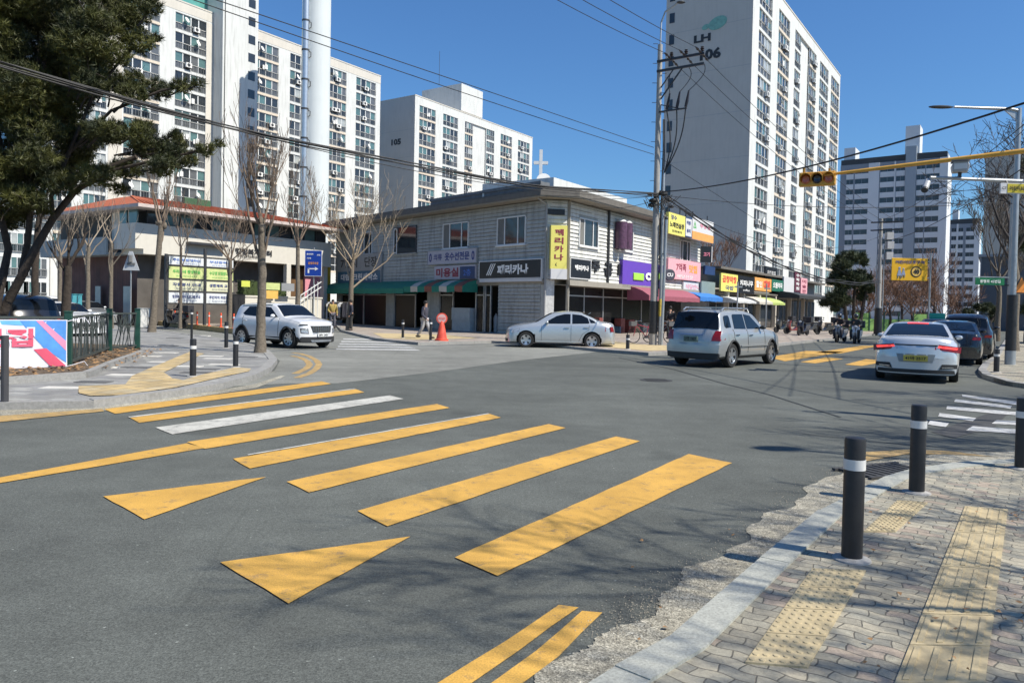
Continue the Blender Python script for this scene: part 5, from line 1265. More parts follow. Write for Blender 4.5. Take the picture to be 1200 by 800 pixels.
# ---- silver saloon parked along the shop pavement
def saloon_silver():
    L, W = 4.5, 1.77
    f_, r_ = G(619, 406.5), G(690, 409.5); d = (f_ - r_); d.normalize()
    d = Vector((-.99, .06, 0)).normalized(); left = Vector((-d.y, d.x, 0))     # we look at its left side
    mid = (f_ + r_) / 2; c0 = mid - left * (W / 2 - .08) - d * 0.07; ang = math.degrees(math.atan2(d.y, d.x))
    T = [(0, .5), (.04, .7), (.15, .78), (.5, .9), (1.0, .98), (1.22, 1.03), (1.95, 1.41), (2.5, 1.475), (3.0, 1.45), (3.5, 1.28), (3.95, 1.08), (4.3, 1.03), (4.44, .95), (4.5, .65)]
    B = [(0, .5), (.1, .72), (1.0, .9), (1.6, .955), (3.2, 1.0), (4.0, .99), (4.4, .9), (4.5, .62)]
    Wp = [(0, .9), (.12, .95), (.7, 1), (3.6, 1), (4.2, .96), (4.5, .88)]
    c = Car('silver_saloon', 'silver saloon car parked side-on beside the shop corner', c0, ang, L, W, T, B, Wp, P_SIL, (.88, 3.53), .32, z0=.19, tum=.45, cF=.35, cR=.25)
    c.add_wheels(5)
    c.side_poly('side_window', [(1.62, .985), (1.8, 1.13), (2.1, 1.3), (2.42, 1.385), (2.66, 1.39), (2.66, 1.0)], M_CGL, sub=3)
    c.side_poly('side_window', [(2.73, 1.0), (2.73, 1.39), (3.1, 1.355), (3.35, 1.24), (3.42, 1.05), (3.38, 1.02)], M_CGL, sub=3); c.side_poly('quarter_window', [(3.47, 1.04), (3.4, 1.22), (3.65, 1.12), (3.73, 1.05)], M_CGL, sub=2)
    c.top_patch('windscreen', 1.26, 1.9, .74, .56, M_CGL); c.top_patch('rear_window', 3.15, 3.82, .5, .62, M_CGL)
    for p in ([(1.5, .3), (1.5, .95)], [(2.69, .28), (2.69, 1.0)], [(3.42, 1.0), (3.4, .75), (3.15, .6), (3.0, .3)]): c.line('door_gap', p, mat('gap_shadow', (.05, .05, .05), .8), .009)
    c.line('sill_line', [(1.3, .27), (3.1, .27)], P_SIL, .03)
    c.handle(2.52, .84, P_SIL); c.handle(3.3, .86, P_SIL); c.mirror(1.72, 1.0, P_SIL)
    c.end_patch('headlamp', True, [(.45, .58), (.82, .6), (.8, .72), (.5, .7)], M_HEAD); c.end_patch('grille', True, [(-.35, .5), (.35, .5), (.38, .64), (-.38, .64)], M_PLA, mirror=False)
    c.end_patch('lower_intake', True, [(-.6, .24), (.6, .24), (.6, .36), (-.6, .36)], M_PLA, mirror=False)
    c.end_patch('tail_lamp', False, [(.55, .7), (.8, .7), (.8, .9), (.6, .9)], M_RED); c.side_poly('tail_lamp', [(4.2, .72), (4.22, .9), (4.42, .88), (4.45, .74)], M_RED)
    c.side_poly('headlamp', [(.1, .6), (.12, .7), (.45, .79), (.4, .66)], M_HEAD); b = MB(c.M)
    b.bar((L / 2 - 3.4, 0, 1.4), (L / 2 - 3.5, 0, 1.46), .03, .02); b.build('aerial', P_SIL, c.r)
saloon_silver()
# ---- warm silver SUV crossing the junction
def suv_silver():
    L, W = 4.35, 1.8
    rr_, rf_ = G(856, 430.5), G(915, 426); d = Vector((.66, .75, 0)).normalized()
    d = (rf_ - rr_).normalized(); d = (d + Vector((.64, .77, 0))).normalized()
    left = Vector((-d.y, d.x, 0)); mid = (rr_ + rf_) / 2; c0 = rr_ + left * (W / 2 - .08) + d * (L / 2 - .88); ang = math.degrees(math.atan2(d.y, d.x))
    T = [(0, .6), (.03, .85), (.15, .95), (.6, 1.04), (1.1, 1.1), (1.22, 1.14), (1.95, 1.6), (2.4, 1.66), (3.7, 1.64), (3.98, 1.58), (4.14, 1.2), (4.25, 1.02), (4.32, .9), (4.35, .6)]
    B = [(0, .6), (.1, .88), (1.1, 1.04), (3.6, 1.08), (4.1, 1.06), (4.35, .9)]
    Wp = [(0, .93), (.12, .97), (.6, 1), (3.7, 1), (4.2, .97), (4.35, .94)]
    c = Car('silver_suv', 'silver SUV with roof rails seen from behind crossing the junction', c0, ang, L, W, T, B, Wp, P_SIL2, (.85, 3.48), .35, z0=.24, tum=.3, clad=.14, cR=.16)
    c.add_wheels(5)
    c.side_poly('side_window', [(1.52, 1.12), (2.1, 1.52), (2.5, 1.56), (2.5, 1.12)], M_CGL, sub=3); c.side_poly('side_window', [(2.56, 1.12), (2.56, 1.56), (3.2, 1.55), (3.25, 1.5), (3.3, 1.13)], M_CGL, sub=3)
    c.side_poly('quarter_window', [(3.48, 1.17), (3.46, 1.46), (3.52, 1.52), (3.78, 1.5), (3.84, 1.45), (3.9, 1.2), (3.84, 1.15)], M_CGL, sub=2)
    c.top_patch('windscreen', 1.25, 1.9, .74, .6, M_CGL); c.top_patch('rear_window', 3.99, 4.2, .66, .76, M_CGL, off=.012)
    for p in ([(1.4, .45), (1.38, 1.08)], [(2.53, .42), (2.53, 1.1)], [(3.4, 1.12), (3.38, .85), (3.05, .6), (3.0, .45)]): c.line('door_gap', p, MC['gap_shadow'], .01)
    c.line('side_moulding', [(1.25, .62), (3.0, .62)], P_SIL2, .045, .01)
    c.handle(2.35, .93, M_CHR); c.handle(3.2, .95, M_CHR); c.mirror(1.65, 1.12, M_PLA)
    for sg in (1, -1): b = MB(c.M); b.tube([(L / 2 - 2.0, sg * .62, 1.62), (L / 2 - 2.1, sg * .62, 1.72), (L / 2 - 3.6, sg * .62, 1.73), (L / 2 - 3.75, sg * .62, 1.65)], .022, 8); b.build('roof_rail', M_RIM, c.r)
    for s in (2.4, 3.4): b = MB(c.M); b.bar((L / 2 - s, -.66, 1.74), (L / 2 - s, .66, 1.74), .06, .03); b.build('cross_bar', M_RIM, c.r)
    c.end_patch('tail_lamp', False, [(.62, .78), (.86, .78), (.83, 1.07), (.68, 1.07)], M_RED); c.side_poly('tail_lamp', [(4.02, .82), (4.06, 1.05), (4.2, 1.04), (4.28, .8)], M_RED)
    c.end_patch('tailgate_panel', False, [(-.6, .72), (.6, .72), (.62, 1.04), (-.62, 1.04)], P_SIL2, off=.02, mirror=False)
    c.end_patch('tailgate_trim', False, [(-.36, .935), (.36, .935), (.36, .965), (-.36, .965)], M_CHR, off=.03, mirror=False)
    c.end_patch('rear_bumper', False, [(-.84, .43), (.84, .43), (.86, .66), (-.86, .66)], P_SIL2, off=.05, mirror=False, nu=16); c.end_patch('lower_bumper', False, [(-.82, .27), (.82, .27), (.84, .43), (-.84, .43)], M_PLA, off=.03, mirror=False, nu=16)
    c.plate(False, .82, '서울 1937'.replace('서울', '27조'), M_PLG, I_K, .44, .16)
    b = MB(c.M); b.bar((-L / 2 + .14, 0, 1.13), (-L / 2 + .22, -.35, 1.2), .02, .02); b.build('rear_wiper', M_PLA, c.r)
    b = MB(c.M); b.bar((-L / 2 + .35, .3, 1.66), (-L / 2 + .55, .3, 1.7), .02, .02); b.build('aerial', M_PLA, c.r)
suv_silver()
# ---- pearl saloon with its brake lights on
def saloon_pearl():
    L, W = 4.9, 1.86
    d = Vector((.50, .866, 0)).normalized(); left = Vector((-d.y, d.x, 0)); rrw = G(1119, 447.5); c0 = rrw + left * (W / 2 - .08) + d * (L / 2 - 1.02); ang = math.degrees(math.atan2(d.y, d.x))
    T = [(0, .5), (.04, .72), (.2, .82), (1.0, .96), (1.4, 1.02), (2.2, 1.38), (2.8, 1.445), (3.3, 1.42), (4.1, 1.2), (4.45, 1.09), (4.75, 1.07), (4.84, 1.02), (4.88, .8), (4.9, .6)]
    B = [(0, .5), (.1, .74), (1.4, .92), (3.6, 1.0), (4.3, 1.0), (4.7, .98), (4.9, .75)]
    Wp = [(0, .9), (.15, .95), (.8, 1), (4.0, 1), (4.6, .97), (4.9, .93)]
    c = Car('white_saloon', 'pearl white saloon with lit red brake lamps and a yellow number plate', c0, ang, L, W, T, B, Wp, P_PEARL, (.95, 3.85), .34, z0=.19, tum=.5, cR=.3)
    c.add_wheels(8)
    c.side_poly('side_window', [(1.85, 1.0), (2.35, 1.3), (2.85, 1.36), (2.95, 1.02)], M_CGL, sub=3); c.side_poly('side_window', [(3.02, 1.03), (2.95, 1.36), (3.4, 1.33), (3.95, 1.12), (3.95, 1.06)], M_CGL, sub=3)
    c.top_patch('windscreen', 1.45, 2.15, .78, .6, M_CGL); c.top_patch('rear_window', 3.5, 4.36, .55, .70, M_CGL)
    c.top_patch('high_brake_lamp', 3.46, 3.54, .24, .24, M_REDL, off=.02)
    for p in ([(1.7, .32), (1.68, .98)], [(2.98, .3), (2.98, 1.02)], [(4.0, 1.02), (3.8, .78), (3.5, .6)]): c.line('door_gap', p, MC['gap_shadow'], .009)
    c.mirror(1.95, 1.02, P_PEARL); c.handle(2.8, .88, P_PEARL); c.handle(3.7, .9, P_PEARL)
    c.end_patch('tail_lamp', False, [(.46, .865), (.86, .82), (.88, .865), (.48, .91)], M_REDL, nu=12)
    c.end_patch('tail_lamp_lens', False, [(.4, .82), (.94, .74), (.95, .88), (.42, .95)], M_RED, off=.006, nu=12)
    c.side_poly('tail_lamp', [(4.4, .82), (4.42, .9), (4.62, .9), (4.66, .8)], M_RED)
    c.end_patch('light_bar', False, [(-.46, .9), (.46, .9), (.46, .93), (-.46, .93)], M_PLA, mirror=False)
    t = MB(); text(t, 'G E N E S I S'[:0] or 'GRANDE'[:0] or 'S E D A N', c.M @ Matrix.Translation((-L / 2 - .02, 0, .82)) @ Matrix.Rotation(R(-90), 4, 'Z'), .045, 0, .7, .01)
    c.plate(False, .6, '41바 2517', M_PLY, I_K, .52, .14)
    c.end_patch('plate_recess', False, [(-.36, .5), (.36, .5), (.42, .7), (-.42, .7)], mat('recess_silver', (.25, .27, .28), .4, .3), mirror=False, off=.003)
    c.end_patch('lower_bumper', False, [(-.84, .24), (.84, .24), (.82, .33), (-.82, .33)], M_PLA, mirror=False, nu=16)
    c.end_patch('exhaust_surround', False, [(.5, .34), (.88, .38), (.88, .47), (.56, .47)], M_PLA, off=.016); c.end_patch('exhaust_tip', False, [(.56, .375), (.8, .385), (.8, .41), (.56, .4)], M_CHR, off=.03)
    b = MB(c.M); b.add([(L / 2 - 3.25, -.03, 1.45), (L / 2 - 3.25, .03, 1.45), (L / 2 - 3.42, 0, 1.44), (L / 2 - 3.4, 0, 1.51)], [(0, 1, 3), (1, 2, 3), (2, 0, 3)]); b.build('aerial_fin', P_PEARL, c.r)
saloon_pearl()
# ---- generic cars further off
SP_T = [(0, .5), (.04, .72), (.2, .82), (1.0, .96), (1.4, 1.02), (2.1, 1.38), (2.7, 1.445), (3.2, 1.42), (3.9, 1.2), (4.25, 1.07), (4.5, 1.03), (4.6, .6)]
SP_B = [(0, .5), (.1, .74), (1.4, .92), (3.6, 1.0), (4.4, .95), (4.6, .75)]; SP_W = [(0, .9), (.15, .95), (.8, 1), (3.8, 1), (4.3, .97), (4.6, .92)]
SU_T = [(0, .6), (.03, .88), (.15, 1.0), (.6, 1.08), (1.15, 1.14), (1.95, 1.62), (2.5, 1.7), (3.9, 1.68), (4.3, 1.56), (4.5, 1.1), (4.58, .95), (4.6, .6)]
SU_B = [(0, .6), (.1, .9), (1.1, 1.05), (3.8, 1.12), (4.4, 1.08), (4.6, .9)]
def plain_car(name, label, c0, ang, paint, suv=False, cat='car', lit=False):
    T, B = (SU_T, SU_B) if suv else (SP_T, SP_B)
    c = Car(name, label, c0, ang, 4.6, 1.84, T, B, SP_W, paint, (.9, 3.65), .34, tum=.4 if not suv else .32, cat=cat)
    c.add_wheels(5); zt = 1.36 if not suv else 1.58
    c.side_poly('side_window', [(1.75, 1.04 + .1 * suv), (2.25, zt - .05), (2.75, zt), (2.8, 1.04 + .1 * suv)], M_CGL, sub=3); c.side_poly('side_window', [(2.87, 1.05 + .1 * suv), (2.85, zt), (3.3, zt - .04), (3.65 + .3 * suv, 1.13 + .1 * suv), (3.6 + .3 * suv, 1.06 + .1 * suv)], M_CGL, sub=3)
    c.top_patch('windscreen', 1.45 - .2 * suv, 2.05 - .15 * suv, .76, .6, M_CGL); c.top_patch('rear_window', 3.4 + .93 * suv, 4.1 + .36 * suv, .55 + .1 * suv, .68, M_CGL)
    c.end_patch('tail_lamp', False, [(.58, .84), (.84, .84), (.84, .94), (.62, .94)], M_RED); c.end_patch('headlamp', True, [(.5, .62), (.85, .64), (.84, .74), (.55, .74)], M_HEAD)
    c.end_patch('grille', True, [(-.4, .45), (.4, .45), (.42, .66), (-.42, .66)], M_PLA, mirror=False); c.plate(False, .66, '52고 8816', M_PLW, I_K); c.plate(True, .42, '52고 8816', M_PLW, I_K); c.mirror(1.85, 1.06 + .08 * suv, paint)
    c.line('door_gap', [(2.83, .35), (2.83, 1.02)], M_PLA); return c
hd = math.degrees(math.atan2(.83, .56))
p = G(1126, 431); plain_car('black_saloon', 'black saloon directly ahead of the pearl white one', (p.x + 1.75, p.y + 3.4), 58, P_BLACK)
p = G(1150, 426); plain_car('black_suv', 'black SUV ahead of the black saloon, beside the lamp post', (p.x + 2.1, p.y + 4.2), 56, P_BLACK, True)
p = PT(1200, 400, 44); plain_car('blue_grey_saloon', 'blue-grey saloon parked beyond the lamp post at the right edge', (p.x + 1.2, p.y), 60, P_BLUE)
p = PT(1085, 380, 40); c = plain_car('taxi', 'taxi with a green roof lamp queuing behind the pearl white saloon', (p.x + .6, p.y), 60, P_DKG)
b = MB(c.M); b.box(-.2, .1, -.38, .38, 1.45, 1.75); b.build('roof_lamp', mat('green_roof_lamp', (.03, .4, .28), .4), c.r, bevel=.05)
# cars parked behind the pines
for (px, Y, ang, pa, suv, nm, lb) in ((2, 25, 150, P_BLACK, True, 'black_suv', 'black SUV parked in the shade behind the banner fence'), (72, 31, -35, P_WHITE, False, 'white_saloon', 'white saloon parked behind the green posts at the left'),
                                   (38, 44, 150, P_WHITE, True, 'white_suv', 'white SUV at the back of the parking area under the pines'), (100, 44, -35, P_SIL, False, 'silver_saloon', 'silver saloon partly hidden behind the teal cabinet')):
    p = PT(px, 360, Y); plain_car(nm, lb, (p.x, p.y), ang, pa, suv)
# ---- scooters and riders
def skin(name, chains, rad, m, parent, M, sub=1):
    """one smooth tapering surface grown over connected joints: chains of (key, point), radii by key"""
    keys = []; co = []; ed = set()
    for ch in chains:
        for a in ch:
            if a[0] not in keys: keys.append(a[0]); co.append(a[1])
        for a, c_ in zip(ch, ch[1:]): ed.add((keys.index(a[0]), keys.index(c_[0])))
    me = bpy.data.meshes.new('sk'); me.from_pydata([tuple(q) for q in co], list(ed), []); o = bpy.data.objects.new('sk', me)
    o.modifiers.new('s', 'SKIN'); sv = me.skin_vertices[0].data
    for i, k in enumerate(keys):
        r_ = rad[k]; sv[i].radius = (r_, r_) if not isinstance(r_, tuple) else r_
        sv[i].use_root = (i == 0)
    sb = o.modifiers.new('u', 'SUBSURF'); sb.levels = sub; sb.render_levels = sub
    m2 = evalmesh(o)
    b = MB(M); b.add([tuple(v.co) for v in m2.vertices], [tuple(p_.vertices) for p_ in m2.polygons])
    bpy.data.objects.remove(o)
    return b.build(name, m, parent, smooth=True, ang=180)
M_SKIN = mat('skin', (.42, .24, .16), .6, var=.05); M_HAIR = mat('black_hair', (.015, .012, .01), .7)
def person(loc, ang, pose, top, legs, label, h=1.72, helmet=None, shoes=(.03, .03, .03), cat='person', group=None, z=.1):
    r = root('person', (loc[0], loc[1], z), ang, label, cat, group); M = WM[r.name] @ Matrix.Scale(h / 1.75, 4); WMs = M
    V = Vector
    if pose == 'walk': hip = .92; ft = [V((.30, .1, .08)), V((-.32, -.1, .13))]; kn = [V((.2, .1, .5)), V((-.05, -.1, .48))]; hd_ = [V((-.22, .26, .85)), V((.26, -.25, .9))]; el = [V((-.15, .25, 1.12)), V((.02, -.26, 1.1))]; tr = 0.03
    elif pose == 'stand': hip = .93; ft = [V((.03, .12, .08)), V((-.03, -.12, .08))]; kn = [V((.04, .11, .5)), V((.02, -.11, .5))]; hd_ = [V((.14, .24, .86)), V((.18, -.2, .98))]; el = [V((-.02, .27, 1.12)), V((-.03, -.27, 1.12))]; tr = .02
    else: hip = .80; ft = [V((.33, .2, .28)), V((.33, -.2, .28))]; kn = [V((.42, .2, .72)), V((.42, -.2, .72))]; hd_ = [V((.55, .26, 1.0)), V((.55, -.26, 1.0))]; el = [V((.2, .3, 1.05)), V((.2, -.3, 1.05))]; tr = .08
    P = {'pel': V((0, 0, hip)), 'wai': V((tr * .4, 0, hip + .18)), 'che': V((tr, 0, hip + .38)), 'nek': V((tr * 1.3, 0, hip + .56)), 'hed': V((tr * 1.6 + .02, 0, hip + .66)), 'top': V((tr * 1.6 + .02, 0, hip + .79))}
    for i, sg in enumerate((1, -1)):
        P['h%d' % i] = V((0, sg * .1, hip - .05)); P['k%d' % i] = kn[i]; P['f%d' % i] = ft[i]; P['t%d' % i] = ft[i] + V((.16, 0, -.03))
        P['s%d' % i] = V((tr, sg * .19, hip + .5)); P['e%d' % i] = el[i]; P['w%d' % i] = hd_[i]; P['g%d' % i] = hd_[i] + (hd_[i] - el[i]).normalized() * .1
    rd = {'pel': (.15, .11), 'wai': (.13, .1), 'che': (.16, .12), 'nek': .055, 'hed': (.075, .085), 'top': .07}
    for i in (0, 1): rd.update({'h%d' % i: .09, 'k%d' % i: .06, 'f%d' % i: .04, 't%d' % i: .035, 's%d' % i: .065, 'e%d' % i: .045, 'w%d' % i: .032, 'g%d' % i: .035})
    k = lambda *a: [(x, P[x]) for x in a]
    ch = [k('pel', 'wai', 'che', 'nek', 'hed', 'top')]
    for i in '01': ch += [k('pel', 'h' + i, 'k' + i, 'f' + i, 't' + i), k('che', 's' + i, 'e' + i, 'w' + i, 'g' + i)]
    body = skin('body', ch, rd, M_SKIN, r, M)
    rj = {a: (b_ + .025 if not isinstance(b_, tuple) else (b_[0] + .03, b_[1] + .03)) for a, b_ in rd.items()}; rj['nek'] = .07; rj['pel'] = (.17, .14)
    P['n2'] = P['nek'] - V((0, 0, .03)); rj['n2'] = .085
    ch = [k('pel', 'wai', 'che', 'n2')] + [k('che', 's' + i, 'e' + i, 'w' + i) for i in '01']
    skin('jacket', ch, rj, mat('cloth_%.2f_%.2f_%.2f' % top, top, .9, var=.15, scale=9), r, M)
    rl = dict(rj); rl['pel'] = (.15, .12); skin('trousers', [k('pel', 'h' + i, 'k' + i, 'f' + i) for i in '01'], rl, mat('cloth_%.2f_%.2f_%.2f' % legs, legs, .9, var=.15, scale=9), r, M)
    for i in '01': b = MB(M); q = P['f' + i]; b.ball((q.x + .06, q.y, q.z - .03), .1, 10, 0, (1.45, .52, .5)); b.build('shoe', mat('shoe_leather', shoes, .7), r, smooth=True)
    c_ = P['hed'] + V((0, 0, .06)); b = MB(M)
    if helmet: b.ball(c_ + V((-.01, 0, .02)), .135, 14, 0); b.build('helmet', helmet, r, smooth=True)
    else:
        b.ball(c_ + V((-.025, 0, .035)), .098, 12, 0, (1.02, .92, 1.02)); b.build('hair', M_HAIR, r, smooth=True)
    f_ = MB(M)
    for sg in (1, -1): f_.ball(c_ + V((.085, sg * .032, .01)), .011, 6, 0)
    f_.build('eyes', M_HAIR, body)
    f_ = MB(M); f_.ball(c_ + V((.1, 0, -.015)), .016, 6, 0, (1, .8, 1.5)); f_.build('nose', M_SKIN, body)
    return r
def scooter(loc, ang, c_, label, group=None, box=True, z=0.0, seatc=(.02, .02, .02)):
    r = root('motor_scooter', (loc[0], loc[1], z), ang, label, 'motor scooter', group); M = WM[r.name]; m = paintm('scooter_%.2f' % sum(c_), c_)
    for x in (-.62, .62):
        b = MB(M @ Matrix.Translation((x, 0, .24)) @ Matrix.Rotation(R(90), 4, 'X')); b.lathe([(.13, -.05), (.21, -.06), (.24, 0), (.21, .06), (.13, .05), (.13, -.05)], 20, 0); b.lathe([(.001, -.03), (.13, -.02), (.13, .02), (.001, .03)], 12, 1); b.build('wheel', [M_TYRE, M_RIM], r, smooth=True)
    b = MB(M); b.xz([(-.85, .55), (-.5, .35), (-.1, .25), (.3, .25), (.36, .3), (.1, .36), (-.08, .5), (-.15, .72), (-.8, .76)], -.15, .15); b.build('body', m, r, bevel=.03)
    b = MB(M); b.xz([(.3, .25), (.42, .28), (.55, .62), (.42, .98), (.34, .95), (.42, .6)], -.2, .2); b.build('leg_shield', m, r, bevel=.03)
    b = MB(M); b.box(-.82, -.1, -.14, .14, .74, .84); b.build('seat', mat('scooter_seat', seatc, .7), r, bevel=.03)
    b = MB(M); b.tube([(.62, 0, .24), (.5, 0, .7), (.4, 0, 1.0)], .03, 8); b.tube([(.36, -.33, 1.04), (.42, -.12, 1.02), (.42, .12, 1.02), (.36, .33, 1.04)], .018, 8); b.build('handlebar', M_DK, r)
    b = MB(M); b.ball((.5, 0, .92), .1, 10, 0, (.7, 1, .8)); b.build('headlight', M_HEAD, r, smooth=True)
    for sg in (1, -1): b = MB(M); b.ball((.38, sg * .3, 1.2), .055, 8, 0, (.3, 1.2, .8)); b.bar((.38, sg * .28, 1.04), (.38, sg * .3, 1.18), .012, .012); b.build('mirror', M_DK, r)
    if box: b = MB(M); b.box(-1.12, -.72, -.22, .22, .86, 1.25); b.build('delivery_box', mat('box_%s' % (box if isinstance(box, str) else 'black'), (.03, .03, .035) if not isinstance(box, str) else (.1, .35, .3), .6), r, bevel=.03)
    b = MB(M); b.ball((-.88, 0, .66), .07, 8, 0, (.5, 1.4, .7)); b.build('tail_lamp', M_RED, r)
    return r
p = G(1004, 402.5); scooter((p.x, p.y), 235, (.6, .6, .6), 'white scooter ridden by the rider nearest the pearl saloon', 'scooters being ridden toward the junction'); person((p.x - .1, p.y - .1), 235, 'ride', (.03, .04, .04), (.03, .03, .03), 'rider in dark jacket and helmet on the white scooter nearest the pearl saloon', helmet=mat('black_helmet', (.02, .02, .025), .3, coat=1), z=0)
p = G(985, 401); scooter((p.x, p.y), 228, (.3, .3, .3), 'grey scooter ridden along the kerb by the left-hand rider', 'scooters being ridden toward the junction'); person((p.x - .1, p.y - .1), 228, 'ride', (.04, .03, .03), (.05, .05, .06), 'rider in brown-black jacket and helmet on the grey scooter near the kerb', helmet=MC['black_helmet'], z=0)
for i, (px, py, an, c_) in enumerate(((966, 392, 200, (.02, .02, .02)), (950, 390, 215, (.05, .05, .05)), (931, 391.5, 190, (.25, .05, .04)), (917, 390, 205, (.04, .05, .05)), (941, 393, 225, (.02, .02, .03)))):
    p = G(px, py, .1); scooter((p.x, p.y), an, c_, ['black scooter parked on the pavement nearest the riders', 'very dark grey scooter parked second from the riders', 'dark red scooter parked by the shop row columns', 'slate scooter parked farthest left in the row by the shops', 'navy black scooter parked in front of the others by the shops'][i], 'scooters parked outside the shop row', z=.1)
p = G(205, 384, .1); scooter((p.x, p.y), 160, (.03, .03, .03), 'black scooter parked behind the orange posts below the notice board', z=.1)
# pedestrians
p = G(497, 396.5, .1); person((p.x, p.y), -20, 'walk', (.05, .05, .07), (.35, .35, .36), 'person in a dark jacket and pale trousers walking past the striped awning')
p = G(386, 391, .1); person((p.x, p.y + 5), 200, 'stand', (.035, .035, .05), (.03, .03, .03), 'person in a dark coat standing by the clothes rack outside the laundry')
p = G(372, 391, .1); person((p.x - 1.2, p.y + 8), -60, 'stand', (.36, .27, .08), (.1, .1, .12), 'person in a mustard yellow top beside the stair rail')
p = G(785, 397, .1); person((p.x, p.y), 100, 'stand', (.012, .012, .014), (.012, .012, .014), 'person dressed all in black standing behind the utility pole')
p = G(209, 384, .1); person((p.x, p.y + .4), 220, 'ride', (.04, .03, .03), (.03, .03, .05), 'person in a dark cap sitting on the black scooter below the notice board', z=.1)
# ---- bicycles
def bicycle(loc, ang, c_, label, group=None):
    r = root('bicycle', (loc[0], loc[1], .1), ang, label, 'bicycle', group); M = WM[r.name]
    for x in (-.52, .52):
        b = MB(M @ Matrix.Translation((x, 0, .33)) @ Matrix.Rotation(R(90), 4, 'X')); n = 28
        b.tube([(math.cos(i * 2 * math.pi / n) * .31, math.sin(i * 2 * math.pi / n) * .31, 0) for i in range(n + 1)], .02, 6, 0, cap=False)
        for i in range(12): t = i * math.pi / 6; b.bar((math.cos(t) * .02, math.sin(t) * .02, 0), (math.cos(t) * .3, math.sin(t) * .3, 0), .004, .004, 1)
        b.build('wheel', [M_TYRE, M_CHR], r)
    b = MB(M); t_ = [((-.52, 0, .33), (-.1, 0, .3)), ((-.52, 0, .33), (-.2, 0, .75)), ((-.1, 0, .3), (-.22, 0, .85)), ((-.1, 0, .3), (.38, 0, .78)), ((-.2, 0, .72), (.38, 0, .85)), ((.36, 0, .95), (.52, 0, .33))]
    for a, e in t_: b.tube([a, e], .018, 7)
    b.build('frame', paintm('bike_%.2f' % c_[0], c_), r); b = MB(M); b.box(-.34, -.1, -.07, .07, .86, .91); b.build('saddle', M_PLA, r, bevel=.02)
    b = MB(M); b.tube([(.28, -.28, 1.02), (.38, -.1, 1.0), (.38, .1, 1.0), (.28, .28, 1.02)], .014, 6); b.tube([(.37, 0, .9), (.38, 0, 1.0)], .015, 6); b.build('handlebar', M_CHR, r)
    b = MB(M); b.box(.42, .7, -.14, .14, .78, .98); b.build('basket', mat('bike_basket', (.12, .12, .12), .6), r)
    b = MB(M); b.tube([(-.1, -.1, .3), (-.1, .1, .3)], .06, 10); b.bar((-.1, -.12, .3), (-.02, -.12, .16), .02, .02); b.bar((-.1, .12, .3), (-.18, .12, .44), .02, .02); b.build('pedals', M_DK, r)
p = G(752, 402, .1); bicycle((p.x + .1, p.y), 195, (.35, .04, .05), 'red bicycle leaning in front of the convenience store, left of the poles')
p = G(776, 402.5, .1); bicycle((p.x, p.y + .7), 15, (.04, .05, .06), 'dark bicycle parked half behind the utility pole')
# ================================================================ street furniture
M_BOL = mat('black_bollard_paint', (.018, .018, .02), .45, var=.25, scale=12, bump=.05); M_BAND_W = mat('reflective_white_band', (.62, .62, .6), .4)
M_CONC = mat('pole_concrete', (.33, .32, .3), .9, var=.12, scale=5, bump=.2, dirt=.3); M_STL = mat('galvanised_steel', (.38, .4, .41), .45, .6, var=.15); M_CAST = mat('mortar_collar', (.35, .34, .32), .95, var=.2, scale=20, bump=.5)
def bollard(p, h, rad, label, group='black bollards along the kerbs', n=28):
    r = root('bollard', p, 0, label, 'bollard', group); b = MB(WM[r.name])
    b.lathe([(rad, 0), (rad, h - .02), (rad * .95, h - .004), (rad * .8, h), (.0001, h + .004)], n); b.build('post', M_BOL, r, smooth=True, ang=50)
    b = MB(WM[r.name]); b.lathe([(rad + .003, h - .2), (rad + .003, h - .135)], n); b.build('reflective_band', M_BAND_W, r, smooth=True)
    b = MB(WM[r.name]); b.lathe([(rad + .055, -.01), (rad + .05, .008), (rad + .012, .014), (rad, .02)], n); b.build('base_collar', M_CAST, r, smooth=True)
    return r
def bh(px, top, base, z=.11): g = G(px, base, z); d = g.y; q = PT(px, top, d); return g, q.z - z
for px, top, base, rad, lb in ((998, 512, 655, .062, 'nearest black bollard with a white band, standing on the kerb of the near pavement'), (1074, 474, 577, .062, 'second black bollard from the front, in a pale mortar collar'), (1197, 466, 549, .062, 'black bollard cut by the right edge of the photo'),
        (226, 397, 441, .062, 'black bollard standing on yellow paving, nearest one on the far pavement'), (276, 393, 430, .06, 'black bollard right of the yellow paving, left of the big bare tree'), (224.5, 362, 398, .045, 'slim black bollard directly behind the one on yellow paving'),
        (265, 377, 408, .06, 'black bollard behind the white SUV\'s tail'), (472, 374.5, 396, .06, 'black bollard in front of the green awning shops'), (504.5, 374, 399, .06, 'black bollard just left of the red stop sign'), (735.5, 392, 409, .07, 'short dark bollard on the kerb left of the utility pole'),
        (1167.5, 409, 436, .07, 'black bollard at the corner beside the lamp post'), (5, 393, 471, .04, None)):
    g, h = bh(px, top, base)
    if lb: bollard(g, h, rad, lb)
# guard rail at the left edge
g, h = bh(5.5, 393, 471); r = root('guard_rail', g, 0, 'dark pedestrian guard rail post with rails at the left edge', 'railing')
b = MB(); b.cyl(g.x, g.y, .1, .11 + h, .05, n=14); b.build('post', mat('dark_grey_rail', (.05, .05, .055), .5), r)
for z in (.35, h - .03): b = MB(); b.bar((g.x, g.y, .11 + z), (g.x - 3, g.y - .6, .11 + z), .05, .05); b.build('rail', MC['dark_grey_rail'], r)
b = MB(); b.cyl(g.x - 2.2, g.y - .44, .1, .11 + h, .05, n=14); b.build('post', MC['dark_grey_rail'], r)
